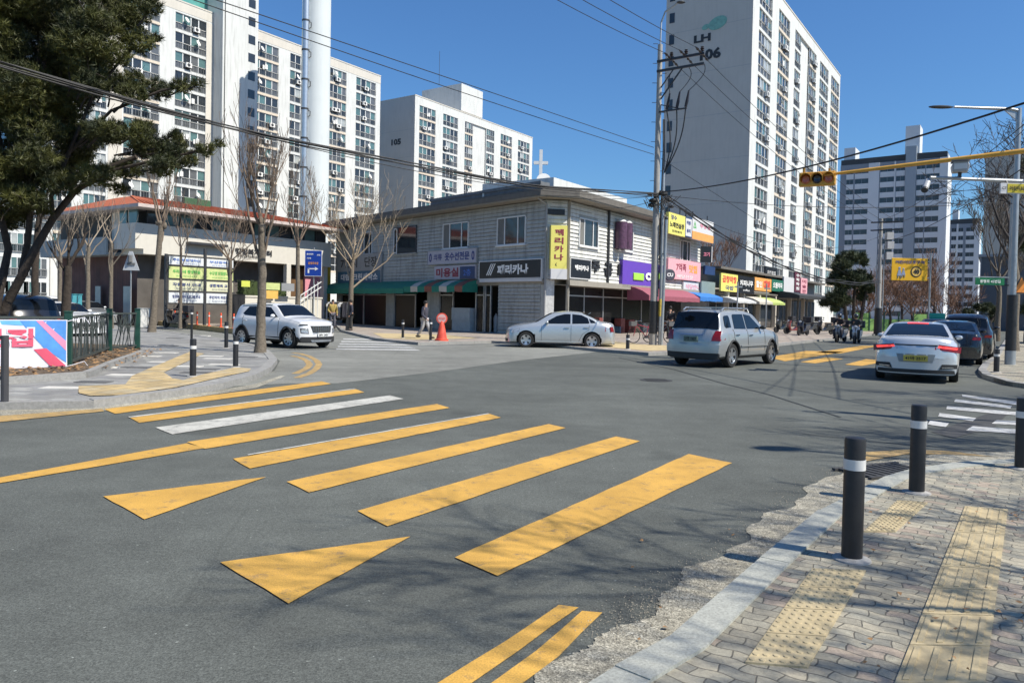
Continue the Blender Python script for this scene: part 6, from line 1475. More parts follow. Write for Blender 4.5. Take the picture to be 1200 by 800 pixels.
# ---- green lattice fence with the planter kerb
M_FG_ = mat('dark_green_fence', (.012, .055, .04), .45, var=.15); M_LAT = mat('fence_lattice_metal', (.05, .06, .055), .5, var=.2)
posts = [G(80, 431, .15), G(128, 412.5, .15), G(161, 409.5, .15)]; d0 = Vector((posts[0].x, posts[0].y, 0)) - Vector((G(0, 434, .15).x, G(0, 434, .15).y, 0)); d0.z = 0; d0.normalize()
posts = [posts[0] - d0 * 6.4, posts[0] - d0 * 4.2, posts[0] - d0 * 2.1] + posts
fr = root('lattice_fence', posts[3], 0, 'dark green fence of square posts and branching lattice panels round the planting bed', 'fence')
for i, p in enumerate(posts):
    b = MB(Matrix.Translation((p.x, p.y, 0)) @ Matrix.Rotation(R(20), 4, 'Z')); b.box(-.07, .07, -.07, .07, .1, 1.33); b.box(-.08, .08, -.08, .08, 1.33, 1.36); b.build('post', M_FG_, fr, bevel=.008)
rn = random.Random(4)
for a, e in zip(posts, posts[1:]):
    b = MB(); a = Vector((a.x, a.y, 0)); e = Vector((e.x, e.y, 0)); L = (e - a).length; u = (e - a) / L
    Q = lambda x, z: a + u * x + Vector((0, 0, z))
    b.bar(Q(.08, 1.22), Q(L - .08, 1.22), .05, .05); b.bar(Q(.08, .28), Q(L - .08, .28), .05, .05)
    n = int(L / .16)
    for k in range(n):                                   # leaning rods that fork like twigs
        x = .12 + (L - .24) * (k + .5) / n; l = rn.uniform(-.5, .5); x2 = min(L - .08, max(.08, x + l)); z1 = rn.uniform(.55, .85)
        b.bar(Q(x, .28), Q(x2, 1.22), .016, .02)
        xm = x + (x2 - x) * (z1 - .28) / .94
        for s_ in (-1, 1): x3 = min(L - .08, max(.08, xm + s_ * rn.uniform(.1, .25))); b.bar(Q(xm, z1), Q(x3, rn.uniform(1.0, 1.22)), .012, .014)
    b.build('lattice_panel', M_LAT, fr)
# bed and its kerb
kb = [G(-120, 455, .15), G(0, 447, .15), G(96, 440, .15), G(120, 430, .15), G(163, 414, .15)]
b = MB(); back = [Vector((kb[4].x - 1.5, kb[4].y + 3, 0)), Vector((-30, 26, 0)), Vector((-30, 15, 0))]
b.prism([(p.x, p.y) for p in kb + back], .05, .19); o = b.build('planting_bed', M_SOIL); struct(o)
k = MB()
for i in range(len(kb) - 1):
    a, e = kb[i], kb[i + 1]; n = max(1, int((e - a).length))
    for j in range(n):
        p0 = a.lerp(e, j / n + .004); p1 = a.lerp(e, (j + 1) / n); nr = Vector((-(e - a).y, (e - a).x, 0)).normalized() * .14
        k.prism([(p0.x - nr.x, p0.y - nr.y), (p1.x - nr.x, p1.y - nr.y), (p1.x, p1.y), (p0.x, p0.y)], .05, .235 + rn.uniform(-.005, .005))
struct(k.build('kerb', M_KERB2))
lv = MB()
for i in range(700):
    t = rn.random(); s_ = kb[2].lerp(kb[4], t) if rn.random() < .6 else kb[0].lerp(kb[2], t); q = s_ + Vector((-(rn.random()) * 1.6, rn.random() * 1.8 + .1, 0)); a = rn.uniform(0, 6.28); c_ = .05
    lv.add([(q.x + math.cos(a) * c_, q.y + math.sin(a) * c_, .2 + rn.uniform(0, .04)), (q.x + math.cos(a + 2) * c_, q.y + math.sin(a + 2) * c_, .2 + rn.uniform(0, .05)), (q.x + math.cos(a + 4) * c_, q.y + math.sin(a + 4) * c_, .2 + rn.uniform(0, .03))], [(0, 1, 2)])
tag(lv.build('fallen_leaves', mat('dry_leaves', (.28, .16, .07), .9, var=.4, scale=20)), 'dry brown leaves scattered over the planting bed', 'leaf litter', kind='stuff')
# banner: three lettering and colour pieces on a slightly billowing cloth
A_ = Vector((posts[0].x, posts[0].y, 0)); B_ = Vector((posts[3].x, posts[3].y, 0)); u = (B_ - A_).normalized(); nb = Vector((u.y, -u.x, 0))
ztop = PT(76, 374.5, (posts[3]).y - .1).z; zbot = PT(76, 431, posts[3].y - .1).z; LB = (B_ - A_).length - .05
r = root('banner', B_ + Vector((0, 0, zbot)), 0, 'white and blue printed banner with red letters tied to the green fence', 'banner')
def bp(x, z, o_=0.0): return A_ + u * x + nb * (.10 + o_ + .02 * math.sin(x * 3.1) + .012 * math.sin(x * 7 + z * 6)) + Vector((0, 0, z))
def cloth(name, poly, m, o_, nx=40, nz=8):
    """grid over the quad poly[(x,z)*4] hung on the banner surface"""
    b = MB(); vs = []
    for i in range(nz + 1):
        for j in range(nx + 1):
            U, V_ = j / nx, i / nz; x = (poly[0][0] * (1 - U) + poly[1][0] * U) * (1 - V_) + (poly[3][0] * (1 - U) + poly[2][0] * U) * V_; z = (poly[0][1] * (1 - U) + poly[1][1] * U) * (1 - V_) + (poly[3][1] * (1 - U) + poly[2][1] * U) * V_
            vs.append(bp(x, z, o_))
    b.add(vs, [(i * (nx + 1) + j, i * (nx + 1) + j + 1, (i + 1) * (nx + 1) + j + 1, (i + 1) * (nx + 1) + j) for i in range(nz) for j in range(nx)]); return b.build(name, m, r, smooth=True)
H_ = ztop - zbot; C_W = mat('white_banner_cloth', (.68, .67, .72), .8, var=.06, scale=2); C_B = mat('blue_banner_print', (.08, .27, .66), .8, var=.15, scale=4); C_C = mat('cyan_banner_print', (.15, .45, .75), .8, var=.1); C_R = mat('red_banner_print', (.7, .1, .17), .8, var=.06); C_P = mat('pink_banner_print', (.7, .25, .4), .8, var=.1)
cloth('banner_cloth', [(0, zbot), (LB, zbot), (LB, ztop), (0, ztop)], C_W, 0)
cloth('blue_print', [(LB - .42, zbot + H_ * .42), (LB - .02, zbot + .12), (LB - .02, ztop - .02), (LB - .85, ztop - .02)], C_B, .004, 20)
cloth('cyan_print', [(LB - 1.15, ztop - .1), (LB - .78, ztop - .12), (LB - .85, ztop - .02), (LB - 1.2, ztop - .02)], C_C, .004, 10)
cloth('pink_ribbon', [(LB - .02, zbot + H_ * .36), (LB - .02, zbot + H_ * .56), (LB - .44, ztop - .02), (LB - .56, ztop - .02)], C_P, .008, 10)
cloth('red_ribbon', [(LB - .3, zbot + .05), (LB - .02, zbot + .05), (LB - .38, zbot + H_ * .42), (LB - .6, zbot + H_ * .4)], C_R, .012, 10)
for ch, xx in (('모', LB - 1.33), ('집', LB - .84), ('생', LB - 1.9), ('강', LB - 2.4), ('수', LB - 2.9)):
    for mm, bd, oo in ((C_W, .09, .014), (C_R, .035, .018)):
        t = MB(); M_ = Matrix(); text(t, ch, Matrix(), .37 + (bd > .05) * .06, 0, .46 + (bd > .05) * .06, bd, 0)
        t.v = [tuple(bp(xx + v[0], zbot + H_ * .64 + v[2], oo)) for v in t.v]; t.build('lettering', mm, r)
for zz in (ztop - .03, zbot + .04):
    b = MB(); b.tube([bp(LB, zz), bp(LB + .15, zz + .03, -.05), bp(LB + .35, zz + .08, -.1), bp(LB + .45, zz - .06, -.1)], .008, 5); b.build('tie_cord', C_W, r)
# ---- notice board
Yn = 41; pn = PT(196, 300, Yn); FN = Fac((pn.x, pn.y), UA + 0)
xn1 = FN.p(275, 300)[0]; r = root('notice_board', (pn.x, pn.y, .1), UA, 'large framed notice board carrying rows of white and lime posters', 'notice board')
zt = FN.p(230, 301)[1]; zs = [FN.p(230, y)[1] for y in (301, 312.5, 328, 342, 356)]
for p_ in (194.5, 240, 268): x = FN.p(p_, 330)[0]; b = MB(FN.M); b.box(x - .07, x + .07, -.06, .06, .1, zt + (.5 if p_ == 240 else .05)); b.build('post', M_DK, r)
for z in zs: b = MB(FN.M); b.box(0, xn1, -.05, .05, z - .03, z + .03); b.build('rail', M_DK, r)
LIME = mat('lime_poster', (.52, .58, .24), .6, var=.2, scale=2); PW = mat('white_poster', (.62, .65, .66), .6, var=.05); PYW = mat('cream_poster', (.6, .6, .42), .6, var=.1)
rows_ = [(PW, '주민과 함께하는', '부산광역시', I_B), (LIME, '우리동네 평생학습', '수강생 모집합니다', I_G), (PYW, '자원봉사 안내', '생활체육 교실', I_N), (PW, '행정복지센터 프로그램 안내', '주민자치 위원모집', I_N)]
xm = FN.p(240, 330)[0]
for i, (m_, t1, t2, ik) in enumerate(rows_):
    for x0, x1, tt in ((.1, xm - .1, t1), (xm + .1, xn1 - .1, t2)):
        b = MB(FN.M); b.box(x0, x1, -.02, .02, zs[i + 1] + .05, zs[i] - .05); o = b.build('poster', m_, r)
        h = zs[i] - zs[i + 1]; t = MB(); text(t, tt, FN.M @ Matrix.Translation(((x0 + x1) / 2, -.03, zs[i + 1] + h * .58)), h * .26, 0, (x1 - x0) * .8, .02)
        text(t, '장소 및 시간 문의 접수처', FN.M @ Matrix.Translation(((x0 + x1) / 2, -.03, zs[i + 1] + h * .25)), h * .1, 0, (x1 - x0) * .6, .01); t.build('lettering', ik, o)
# ---- planter wall with orange posts
M_OR = mat('orange_post_plastic', (.75, .1, .04), .45, var=.08); a_ = Kc[0]; e_ = Kc[0] + dW * 26; e_ = Vector((e_.x, e_.y, 0))
b = MB(); nrm = Vector((-dW.y, dW.x, 0)) * -1
for i in range(26):
    p0 = a_ + dW * (i + .01); p1 = a_ + dW * (i + .99); q = Vector((.24, .2, 0))
    b.prism([(p0.x, p0.y), (p0.x + .2, p0.y + .2), (p1.x + .2, p1.y + .2), (p1.x, p1.y)], -.1, .27)
tag(b.build('low_kerb_wall', mat('ochre_kerb', (.4, .28, .12), .85, var=.2, dirt=.3)), 'low ochre kerb wall under the row of orange posts', 'low wall')
d1 = G(274, 389, .2)
ops = [274, 259, 245, 231, 217.5, 205, 194, 182, 171]
src = None
def side_at(px):
    dd = ray(px, 370); k_ = dd.x / dd.y; s_ = (a_.x + .12 - k_ * (a_.y + .12)) / (k_ * dW.y - dW.x); return a_ + dW * s_ + Vector((.12, .12, 0))
for i, px in enumerate(ops):
    q = side_at(px)
    if src is None:
        r = root('flexible_post', (q.x, q.y, .27), 0, 'orange flexible post with white bands on the ochre kerb wall', 'traffic post', 'row of orange flexible posts on the ochre kerb')
        b = MB(WM[r.name]); b.cyl(0, 0, 0, .74, .045, .04, 14); b.cyl(0, 0, 0, .03, .1, .1, 14); b.build('post', M_OR, r, smooth=True); b = MB(WM[r.name]); b.cyl(0, 0, .5, .58, .047, .046, 14); b.build('reflective_band', M_BAND_W, r, smooth=True); src = r
    else: copy_tree(src, loc=(q.x, q.y, .27))
# assorted objects near the centre
def boxobj(name, px, py, Y, w_, d_, h_, m, label, cat, ang=UA, z=.1, bev=.02):
    p = PT(px, py, Y); b = MB(Matrix.Translation((p.x, p.y, 0)) @ Matrix.Rotation(R(ang), 4, 'Z')); b.box(-w_ / 2, w_ / 2, 0, d_, z, z + h_); o = b.build('cabinet', m); 
    r = root(name, (p.x, p.y, z), ang, label, cat); 
    o.parent = r; o.matrix_local = WM[r.name].inverted() @ WM[o.name]; WM[o.name] = WM[o.name]
    b = MB(Matrix.Translation((p.x, p.y, 0)) @ Matrix.Rotation(R(ang), 4, 'Z')); b.box(-w_ / 2 - .03, w_ / 2 + .03, -.03, d_ + .03, z + h_, z + h_ + .04); b.build('lid', m, r)
    b = MB(Matrix.Translation((p.x, p.y, 0)) @ Matrix.Rotation(R(ang), 4, 'Z')); b.box(-.01, .01, -.012, -.001, z + .08, z + h_ - .08); b.box(.05, .08, -.04, -.001, z + h_ * .45, z + h_ * .55); b.build('door_seam', M_DK, r)
    return r
boxobj('utility_cabinet', 90.5, 340, 40, .5, .5, 1.7, mat('teal_cabinet', (.06, .28, .33), .5, var=.1), 'tall teal cabinet standing behind the lattice fence', 'cabinet')
boxobj('utility_cabinet', 173, 355, 41, .8, .3, 1.0, mat('white_cabinet', (.6, .6, .58), .5, var=.05), 'white box with a small picture left of the notice board', 'cabinet')
boxobj('clothing_bin', 281, 345, 44, .75, .7, 1.9, mat('black_bin', (.02, .02, .022), .5), 'tall black collection bin right of the notice board', 'bin')
for (x0, y0, x1, y1, m_, lb) in ((312, 331.5, 328, 339.5, LIME, 'lime poster board on the wall behind the big bare tree'), (312, 340.5, 326, 350, mat('orange_poster', (.7, .42, .1), .6), 'orange poster board below the lime one'), (330, 332, 345, 341, mat('grey_poster', (.25, .26, .27), .6), 'grey poster board beside the lime one'), (283, 329, 293, 336, mat('yellow_green_poster', (.55, .6, .1), .6), 'small yellow-green poster beside the black bin')):
    sign(Fac(PT(300, 330, 46)[:2], UA), (x0, y0, x1, y1), m_, lb, name='poster_board', proud=.05, thick=.04)
# white low wall and stair rail
Fw = Fac(PT(300, 330, 46.5)[:2], UA); a, c = Fw.p(287, 350)[0], Fw.p(378, 350)[0]; b = MB(Fw.M); b.box(a, c, .1, .35, .1, 1.9); b.box(a - .05, c + .05, .05, .4, 1.9, 2.0)
tag(b.build('low_wall', M_CW), 'cream garden wall with white coping in front of the community building', 'low wall')
b = MB(Fw.M)
x0, z0 = Fw.p(350, 352); x1, z1 = Fw.p(370, 336)
for dz in (0, .35): b.bar((x0, -.2, z0 + dz), (x1 + .3, -.2, z1 + dz), .05, .05)
for i in range(6): x = x0 + (x1 - x0) * i / 5; z = z0 + (z1 - z0) * i / 5; b.bar((x, -.2, .1), (x, -.2, z + .35), .04, .04)
tag(b.build('stair_rail', M_FR), 'white sloping stair rail beside the blue direction sign', 'railing')
hg = MB(Fw.M); rn = random.Random(3)
def hedge(F_, x0, x1, y0, y1, z0, z1, n, m, label):
    b = MB(F_.M)
    for i in range(n):
        x, y, z = rn.uniform(x0, x1), rn.uniform(y0, y1), rn.uniform(z0, z1); s_ = rn.uniform(.04, .09); v = [Vector((rn.gauss(0, 1), rn.gauss(0, 1), rn.gauss(0, 1))).normalized() * s_ for _ in range(3)]
        b.add([Vector((x, y, z)) + q for q in v], [(0, 1, 2)])
    b.box(x0 + .1, x1 - .1, y0 + .1, y1 - .1, z0, z1 - .1)
    return tag(b.build('hedge', m), label, 'hedge')
M_HDG = mat('hedge_leaves', (.035, .055, .012), .8, var=.5, scale=12)
a, c = Fw.p(292, 325)[0], Fw.p(345, 325)[0]; hedge(Fw, a, c, .6, 1.4, 1.2, 2.95, 5200, M_HDG, 'clipped olive hedge above the cream garden wall')
a, c = Fw.p(130, 340)[0], Fw.p(192, 340)[0]; hedge(Fw, a, c, 7.5, 8.5, .1, 1.5, 5200, mat('dark_hedge_leaves', (.02, .035, .012), .8, var=.5, scale=12), 'dark low hedge behind the triangular sign')
# triangular sign on a post
g = G(153, 384, .1); r = root('warning_sign', g, 0, 'white triangular sign seen from the back on a slim pole', 'sign'); Y = g.y
b = MB(); b.cyl(g.x, g.y, .1, PT(153, 296, Y).z, .035, n=10); b.build('pole', M_STL, r)
q = [PT(x, y, Y - .06) for x, y in ((144, 316.5), (163.5, 317), (155.5, 294.5), (151.5, 294.5))]
b = MB(); b.xz([(p.x, p.z) for p in q], Y - .08, Y - .05); b.build('plate', mat('sign_back_grey', (.48, .5, .52), .6, var=.1), r)
q2 = [PT(x, y, Y - .1) for x, y in ((149, 308), (158, 308), (158, 310.5), (149, 310.5))]; b = MB(); b.xz([(p.x, p.z) for p in reversed(q2)], Y - .12, Y - .081); b.cyl(g.x, Y - .1, PT(153, 307, Y).z, PT(153, 299, Y).z, .12, n=10); b.build('clamp', mat('dark_clamp', (.15, .15, .15), .6), r)
# blue direction sign
g = G(367, 381, .1); Y = g.y; r = root('direction_sign', g, 0, 'blue direction sign with white letters and an arrow beside the stair rail', 'sign')
b = MB(); b.cyl(g.x, Y, .1, PT(367, 290, Y).z, .045, n=10); b.build('pole', M_STL, r)
c0 = PT(357, 323.5, Y - .08); c1 = PT(377.5, 293.5, Y - .08); b = MB(); b.box(c0.x, c1.x, Y - .1, Y - .06, c0.z, c1.z, 1); b.box(c0.x + .03, c1.x - .03, Y - .103, Y - .1, c0.z + .03, c1.z - .03, 0); b.build('panel', [mat('royal_blue_sign', (.01, .05, .33), .4), I_W], r)
w_ = c1.x - c0.x; h_ = c1.z - c0.z; t = MB()
for s_, u_, v_, hh, ww in (('동의대역', .3, .85, .07, .38), ('서면', .8, .82, .07, .2), ('가야', .24, .69, .07, .25)): text(t, s_, Matrix.Translation((c0.x + w_ * u_, Y - .108, c0.z + h_ * v_)), h_ * hh, 0, w_ * ww, .03)
t.box(c0.x + w_ * .2, c0.x + w_ * .62, Y - .112, Y - .104, c0.z + h_ * .27, c0.z + h_ * .31); t.box(c0.x + w_ * .18, c0.x + w_ * .27, Y - .112, Y - .104, c0.z + h_ * .12, c0.z + h_ * .3); t.xz([(c0.x + w_ * .6, c0.z + h_ * .22), (c0.x + w_ * .8, c0.z + h_ * .29), (c0.x + w_ * .6, c0.z + h_ * .36)], Y - .112, Y - .104)
t.build('lettering', I_W, r)
t = MB(); text(t, '공영주차장', Matrix.Translation((c0.x + w_ * .5, Y - .108, c0.z + h_ * .5)), h_ * .1, 0, w_ * .6, .02); t.build('lettering', I_O, r)
# red stop-style stand
g = G(517.5, 399, .1); Y = g.y; r = root('stand_sign', g, 0, 'round red and white stand sign on an orange cone base outside the shops', 'sign')
b = MB(Matrix.Translation(g)); b.lathe([(.3, 0), (.3, .06), (.24, .08), (.1, .75), (.07, .85), (.001, .86)], 20); b.build('cone_base', mat('orange_red_cone', (.72, .09, .05), .5), r, smooth=True)
M_ = Matrix.Translation((g.x, Y - .03, PT(517, 373, Y).z)) @ Matrix.Rotation(R(90), 4, 'X'); b = MB(M_); b.lathe([(.0001, -.02), (.24, -.02), (.24, .02), (.0001, .02)], 28); b.build('disc', MC['orange_red_cone'], r)
b = MB(M_); b.lathe([(.0001, .021), (.185, .021), (.185, .025), (.0001, .025)], 28); b.build('disc_face', mat('pale_pink_face', (.7, .45, .42), .5), r)
t = MB(); text(t, '주차금지', Matrix.Translation((g.x, Y - .06, PT(517, 373, Y).z)), .1, 0, .3, .02); t.build('lettering', I_R, r)
# water bottles / small cylinders near the saloon nose
for px, lb in ((580.5, 'left of two white gas cylinders beside the shop door'), (586, 'right of two white gas cylinders beside the shop door')):
    g = G(px, 390, .1); b = MB(Matrix.Translation((g.x, g.y + 1, .1))); b.lathe([(.14, 0), (.15, .05), (.15, .85), (.1, 1.0), (.05, 1.03), (.05, 1.12), (.001, 1.12)], 16); tag(b.build('gas_cylinder', mat('pale_grey_cylinder', (.42, .42, .42), .5, var=.1), smooth=True), lb, 'gas cylinder')
# clothes rack by the laundry
p = PT(395, 370, 46); r = root('clothes_rack', (p.x, p.y, .1), FS.ang, 'rack of dark and white garments outside the laundry', 'clothes rack'); M_ = WM[r.name]
b = MB(M_); b.bar((-1.3, 0, 1.6), (1.3, 0, 1.6), .03, .03); [b.bar((x, 0, 0), (x, 0, 1.6), .03, .03) for x in (-1.3, 1.3)]; [b.bar((x, -.3, .02), (x, .3, .02), .03, .03) for x in (-1.3, 1.3)]; b.build('rail_frame', M_CHR, r)
for i in range(12):
    x = -1.2 + i * .21; c_ = rn.choice([(.02, .02, .02), (.03, .03, .04), (.55, .55, .54), (.05, .04, .04), (.02, .02, .02)]); b = MB(M_); h = rn.uniform(.8, 1.1)
    b.add([(x - .02, -.05, 1.58), (x + .02, .05, 1.58), (x + .04, .22, 1.45), (x + .04, .24, 1.55 - h), (x - .04, -.24, 1.55 - h), (x - .04, -.22, 1.45)], [(0, 1, 2, 3, 4, 5)]); o = b.build('garment', mat('garment_%.2f' % c_[0], c_, .9, var=.1), r); o.modifiers.new('s', 'SOLIDIFY').thickness = .05

# ================================================================ poles on the shop pavement
g1 = G(765, 404, .1); YP = g1.y
def up(px, py, Y=YP): return PT(px, py, Y)
ztp = up(771, 73).z; r = root('utility_pole', g1, 0, 'tall concrete utility pole carrying crossarms, droppers and cable bundles in front of the shops', 'utility pole'); px0 = g1.x
b = MB(); b.cyl(px0, YP, 0, ztp + .75, .165, .1, 24); b.build('pole', M_CONC, r, smooth=True)
b = MB(); b.cyl(px0, YP, .6, 2.0, .18, .172, 24); b.build('black_wrap', M_BOL, r, smooth=True)
for i in range(26): b = MB(); z = 2.6 + i * .42; b.bar((px0 + (-.3 if i % 2 else .1), YP, z), (px0 + (-.1 if i % 2 else .3), YP, z), .02, .02); b.build('step_bolt', M_DK, r)
xd = Vector((.825, -.565, 0))
for dz in (0, -.42):
    b = MB(); a = Vector((px0, YP - .14, ztp + dz)) - xd * .15; b.bar(a, a + xd * 2.1, .08, .1); b.build('crossarm', M_DK, r)
b = MB(); b.bar(Vector((px0, YP, ztp - 1.7)), Vector((px0, YP - .14, ztp - .45)) + xd * 1.0, .05, .05); b.bar(Vector((px0, YP, ztp - 1.2)), Vector((px0, YP - .14, ztp - .45)) + xd * .6, .04, .04); b.build('brace', M_DK, r)
ins = []
for k_ in (.5, 1.15, 1.85):
    c_ = Vector((px0, YP - .14, ztp)) + xd * k_; ins.append(c_)
    b = MB(Matrix.Translation(c_)); b.lathe([(.03, .04), (.03, .1), (.09, .12), (.05, .17), (.09, .2), (.05, .25), (.07, .28), (.001, .3)], 12); b.build('insulator', mat('brown_insulator', (.018, .012, .011), .35), r, smooth=True)
    for sg in (1, -1):
        b = MB(); e = c_ + UD * sg * .75 + Vector((0, 0, -.1 if sg > 0 else .05)); b.tube([c_, c_.lerp(e, .2), c_.lerp(e, .3), c_.lerp(e, .5), c_.lerp(e, .7), e], [.02, .02, .06, .03, .06, .02], 8); b.build('strain_insulator', MC['brown_insulator'], r)
# cut-out switches, droppers
zc = up(768, 132).z
b = MB(); a = Vector((px0, YP - .1, zc)); b.bar(a, a + xd * 1.25, .06, .06); b.bar(Vector((px0, YP, zc + .35)), a + xd * 1.0, .04, .04); b.build('switch_arm', M_DK, r)
for k_ in (.35, .8, 1.2):
    c_ = a + xd * k_; b = MB(); b.tube([c_ + Vector((0, 0, .05)), c_ + Vector((.05, 0, .3)), c_ + Vector((.12, 0, .75))], [.06, .07, .035], 8); b.build('cutout_switch', MC['brown_insulator'], r)
    t_ = ins[min(2, int(k_ * 2))]; b = MB(); P0 = c_ + Vector((.12, 0, .75)); P3 = t_ + Vector((.1, 0, -.4)); pts = [P0.lerp(P3, i / 10) + Vector((.28 * math.sin(i / 10 * math.pi) * (1 if k_ > .5 else -.4), 0, .1 * math.sin(i / 10 * math.pi))) for i in range(11)]; b.tube(pts, .016, 5); b.build('jumper_wire', M_PLA, r)
    P0 = c_; P3 = Vector((px0 + .3, YP - .1, zc - 2.6)); pts = [P0.lerp(P3, i / 10) + Vector((.2 * math.sin(i / 10 * math.pi), 0, 0)) for i in range(11)]; b = MB(); b.tube(pts, .028, 6); b.build('dropper_cable', M_PLA, r)
b = MB()
for k_, dx in ((0, .2), (1, .26)): b.tube([(px0 + dx, YP - .05, zc - .3), (px0 + dx + .03, YP - .05, 8.5), (px0 + dx, YP - .03, 6.5), (px0 + dx - .03, YP, 2.2 + k_)], .025, 6)
b.build('riser_cable', M_PLA, r)
b = MB(); b.tube([(px0, YP, ztp + .5), (px0 + .02, YP, ztp + 1.7), (px0 + .15, YP - .15, ztp + 2.1), (px0 + .6, YP - .5, ztp + 2.35)], .035, 8); b.build('lamp_bracket', M_STL, r)
b = MB(); b.ball((px0 + .72, YP - .58, ztp + 2.34), .12, 10, 0, (1.6, .9, .5)); b.build('lamp_head', M_DK, r, smooth=True)
zk = up(768, 231).z
for k_ in range(9):
    rn2 = random.Random(k_); c_ = Vector((px0 + rn2.uniform(-.45, .7), YP - .15 + rn2.uniform(-.1, .1), zk + rn2.uniform(-.45, .3))); b = MB(); b.ball(c_, rn2.uniform(.07, .14), 8, 0, (1.6, .8, .9)); b.build('splice_box', mat('black_splice', (.02, .02, .02), .6), r)
b = MB()
for k_ in range(15):
    rn2 = random.Random(k_ + 20); x = px0 + rn2.uniform(-.6, .2); w_ = rn2.uniform(.3, .9); z = zk + rn2.uniform(-.3, .1)
    b.tube([(x + w_ * i / 8, YP - .2, z - .35 * math.sin(i / 8 * math.pi) * rn2.uniform(.7, 1.2)) for i in range(9)], .014, 5)
b.build('cable_loops', M_PLA, r)
b = MB(); b.cyl(px0 + .28, YP - .02, 0, up(779, 200).z, .065, .065, 14, 0); b.build('steel_conduit', M_STL, r, smooth=True)
b = MB(); b.cyl(px0 + .28, YP - .02, 1.35, 2.1, .072, .072, 14, 0); b.build('yellow_label', mat('yellow_label', (.6, .45, .08), .6, var=.5, scale=30), r, smooth=True)
g2 = G(775, 404.5, .1); r = root('steel_post', g2, 0, 'slightly slanting steel post immediately right of the utility pole', 'post'); t2 = PT(781, 256, g2.y)
b = MB(); b.tube([g2, t2], .065, 12); b.build('tube', M_STL, r, smooth=True); b = MB(); b.ball(t2, .09, 8, 0); b.build('cap', M_DK, r)
for z in (4.0, 5.6):
    b = MB(); q = g2.lerp(t2, (z - .1) / (t2.z - .1)); b.bar(q, (px0 + .28, YP, z + .1), .03, .03); b.build('strut', M_DK, r)
# second utility pole down the street
g3 = G(1028.5, 391.5, .1); Y3 = g3.y; zt3 = PT(1032, 256, Y3).z; r = root('utility_pole', g3, 0, 'second utility pole with transformer boxes, further down the street by the green fence', 'utility pole')
b = MB(); b.cyl(g3.x, Y3, 0, zt3, .19, .12, 18); b.build('pole', M_CONC, r, smooth=True); b = MB(); b.cyl(g3.x, Y3, .1, 2.1, .3, .26, 18); b.build('black_wrap', M_BOL, r, smooth=True)
for z in (zt3 - .3, zt3 - .9): b = MB(); a = Vector((g3.x, Y3 - .2, z)); b.bar(a - xd * .8, a + xd * 1.2, .08, .1); b.build('crossarm', M_DK, r)
for dz, dx in ((-1.6, .35), (-2.3, .4), (-3.1, .35)): b = MB(); b.box(g3.x + dx, g3.x + dx + .5, Y3 - .3, Y3 + .1, zt3 + dz, zt3 + dz + .55); b.build('equipment_box', mat('grey_equipment', (.4, .4, .4), .6), r)
b = MB(); b.cyl(g3.x + .3, Y3, 2, zt3 - 2, .04, n=8); b.cyl(g3.x - .25, Y3, 2, zt3 - 3, .03, n=8); b.build('conduit', M_STL, r)
# thin lamp poles in the distance
for px, py, top, lb in ((951, 381, 340, 'slim grey post in front of the shop row'), (1117, 384, 288, 'thin distant pole at the end of the street'), (863, 392, 330, 'slim post with clamps behind the silver SUV'), (897, 388, 332, 'second slim post behind the silver SUV, nearer the green sign')):
    g = G(px, py, .1) if py > 380 else PT(px, py, 70); g.z = .1; b = MB(); b.tube([(g.x, g.y, .1), (g.x, g.y, PT(px, top, g.y).z)], .05, 8); b.bar((g.x - .2, g.y, PT(px, top + 6, g.y).z), (g.x + .3, g.y, PT(px, top + 6, g.y).z), .06, .1); tag(b.build('street_post', M_STL), lb, 'post')

# ================================================================ right-hand lamp post and signs
gl = G(1183.5, 427, .1); YL = gl.y; r = root('street_lamp', gl, 0, 'tall grey street lamp with a long arm and black-wrapped base at the right', 'street lamp'); xl = gl.x
zl = PT(1190, 127, YL).z
b = MB(); b.cyl(xl, YL, 0, zl, .115, .075, 20); b.build('pole', M_STL, r, smooth=True)
b = MB(); b.cyl(xl - .0, YL, .55, 2.35, .15, .15, 20); b.build('black_wrap', M_BOL, r, smooth=True); b = MB(); b.cyl(xl, YL, .0, .55, .155, .155, 20); b.build('base_sleeve', M_STL, r, smooth=True)
e = PT(1118, 125.5, YL); b = MB(); b.tube([(xl, YL, zl - .08), (xl - .3, YL, zl - .03), e], [.06, .055, .035], 10); b.xz([(xl - .5, zl - .05), (xl, zl - .45), (xl, zl)], YL - .02, YL + .02); b.build('arm', M_STL, r, smooth=True, ang=40)
e2 = PT(1091, 124.5, YL); b = MB(); L_ = e2.x - e.x
b.ball(((e.x + e2.x) / 2 - .05, YL, e.z - .01), .12, 12, 0, (3.4, 1.0, .42)); b.build('lamp_head', M_DK, r, smooth=True)
# thinner companion post with the green street-name sign and the hazard triangle
gm = G(1179.5, 424, .1); YM = gm.y; r = root('sign_post', gm, 0, 'slimmer post beside the lamp post carrying a green street-name sign', 'sign'); xm_ = gm.x
b = MB(); b.cyl(xm_, YM, 0, PT(1180, 215, YM).z, .05, .05, 12); b.build('pole', M_STL, r, smooth=True)
c0, c1 = PT(1141, 333.5, YM), PT(1175, 326, YM); b = MB(); b.box(c0.x, c1.x, YM - .1, YM - .07, c0.z, c1.z); b.build('name_plate', mat('street_sign_green', (.01, .16, .06), .4), r)
t = MB(); text(t, '동평로 45번길', Matrix.Translation(((c0.x + c1.x) / 2, YM - .105, (c0.z + c1.z) / 2)), .11, 0, .7, .02); t.build('lettering', I_W, r)
b = MB(); b.bar((c0.x - .1, YM - .06, c1.z + .03), (xm_, YM - .06, c1.z + .03), .03, .03); b.build('plate_bracket', M_STL, r)
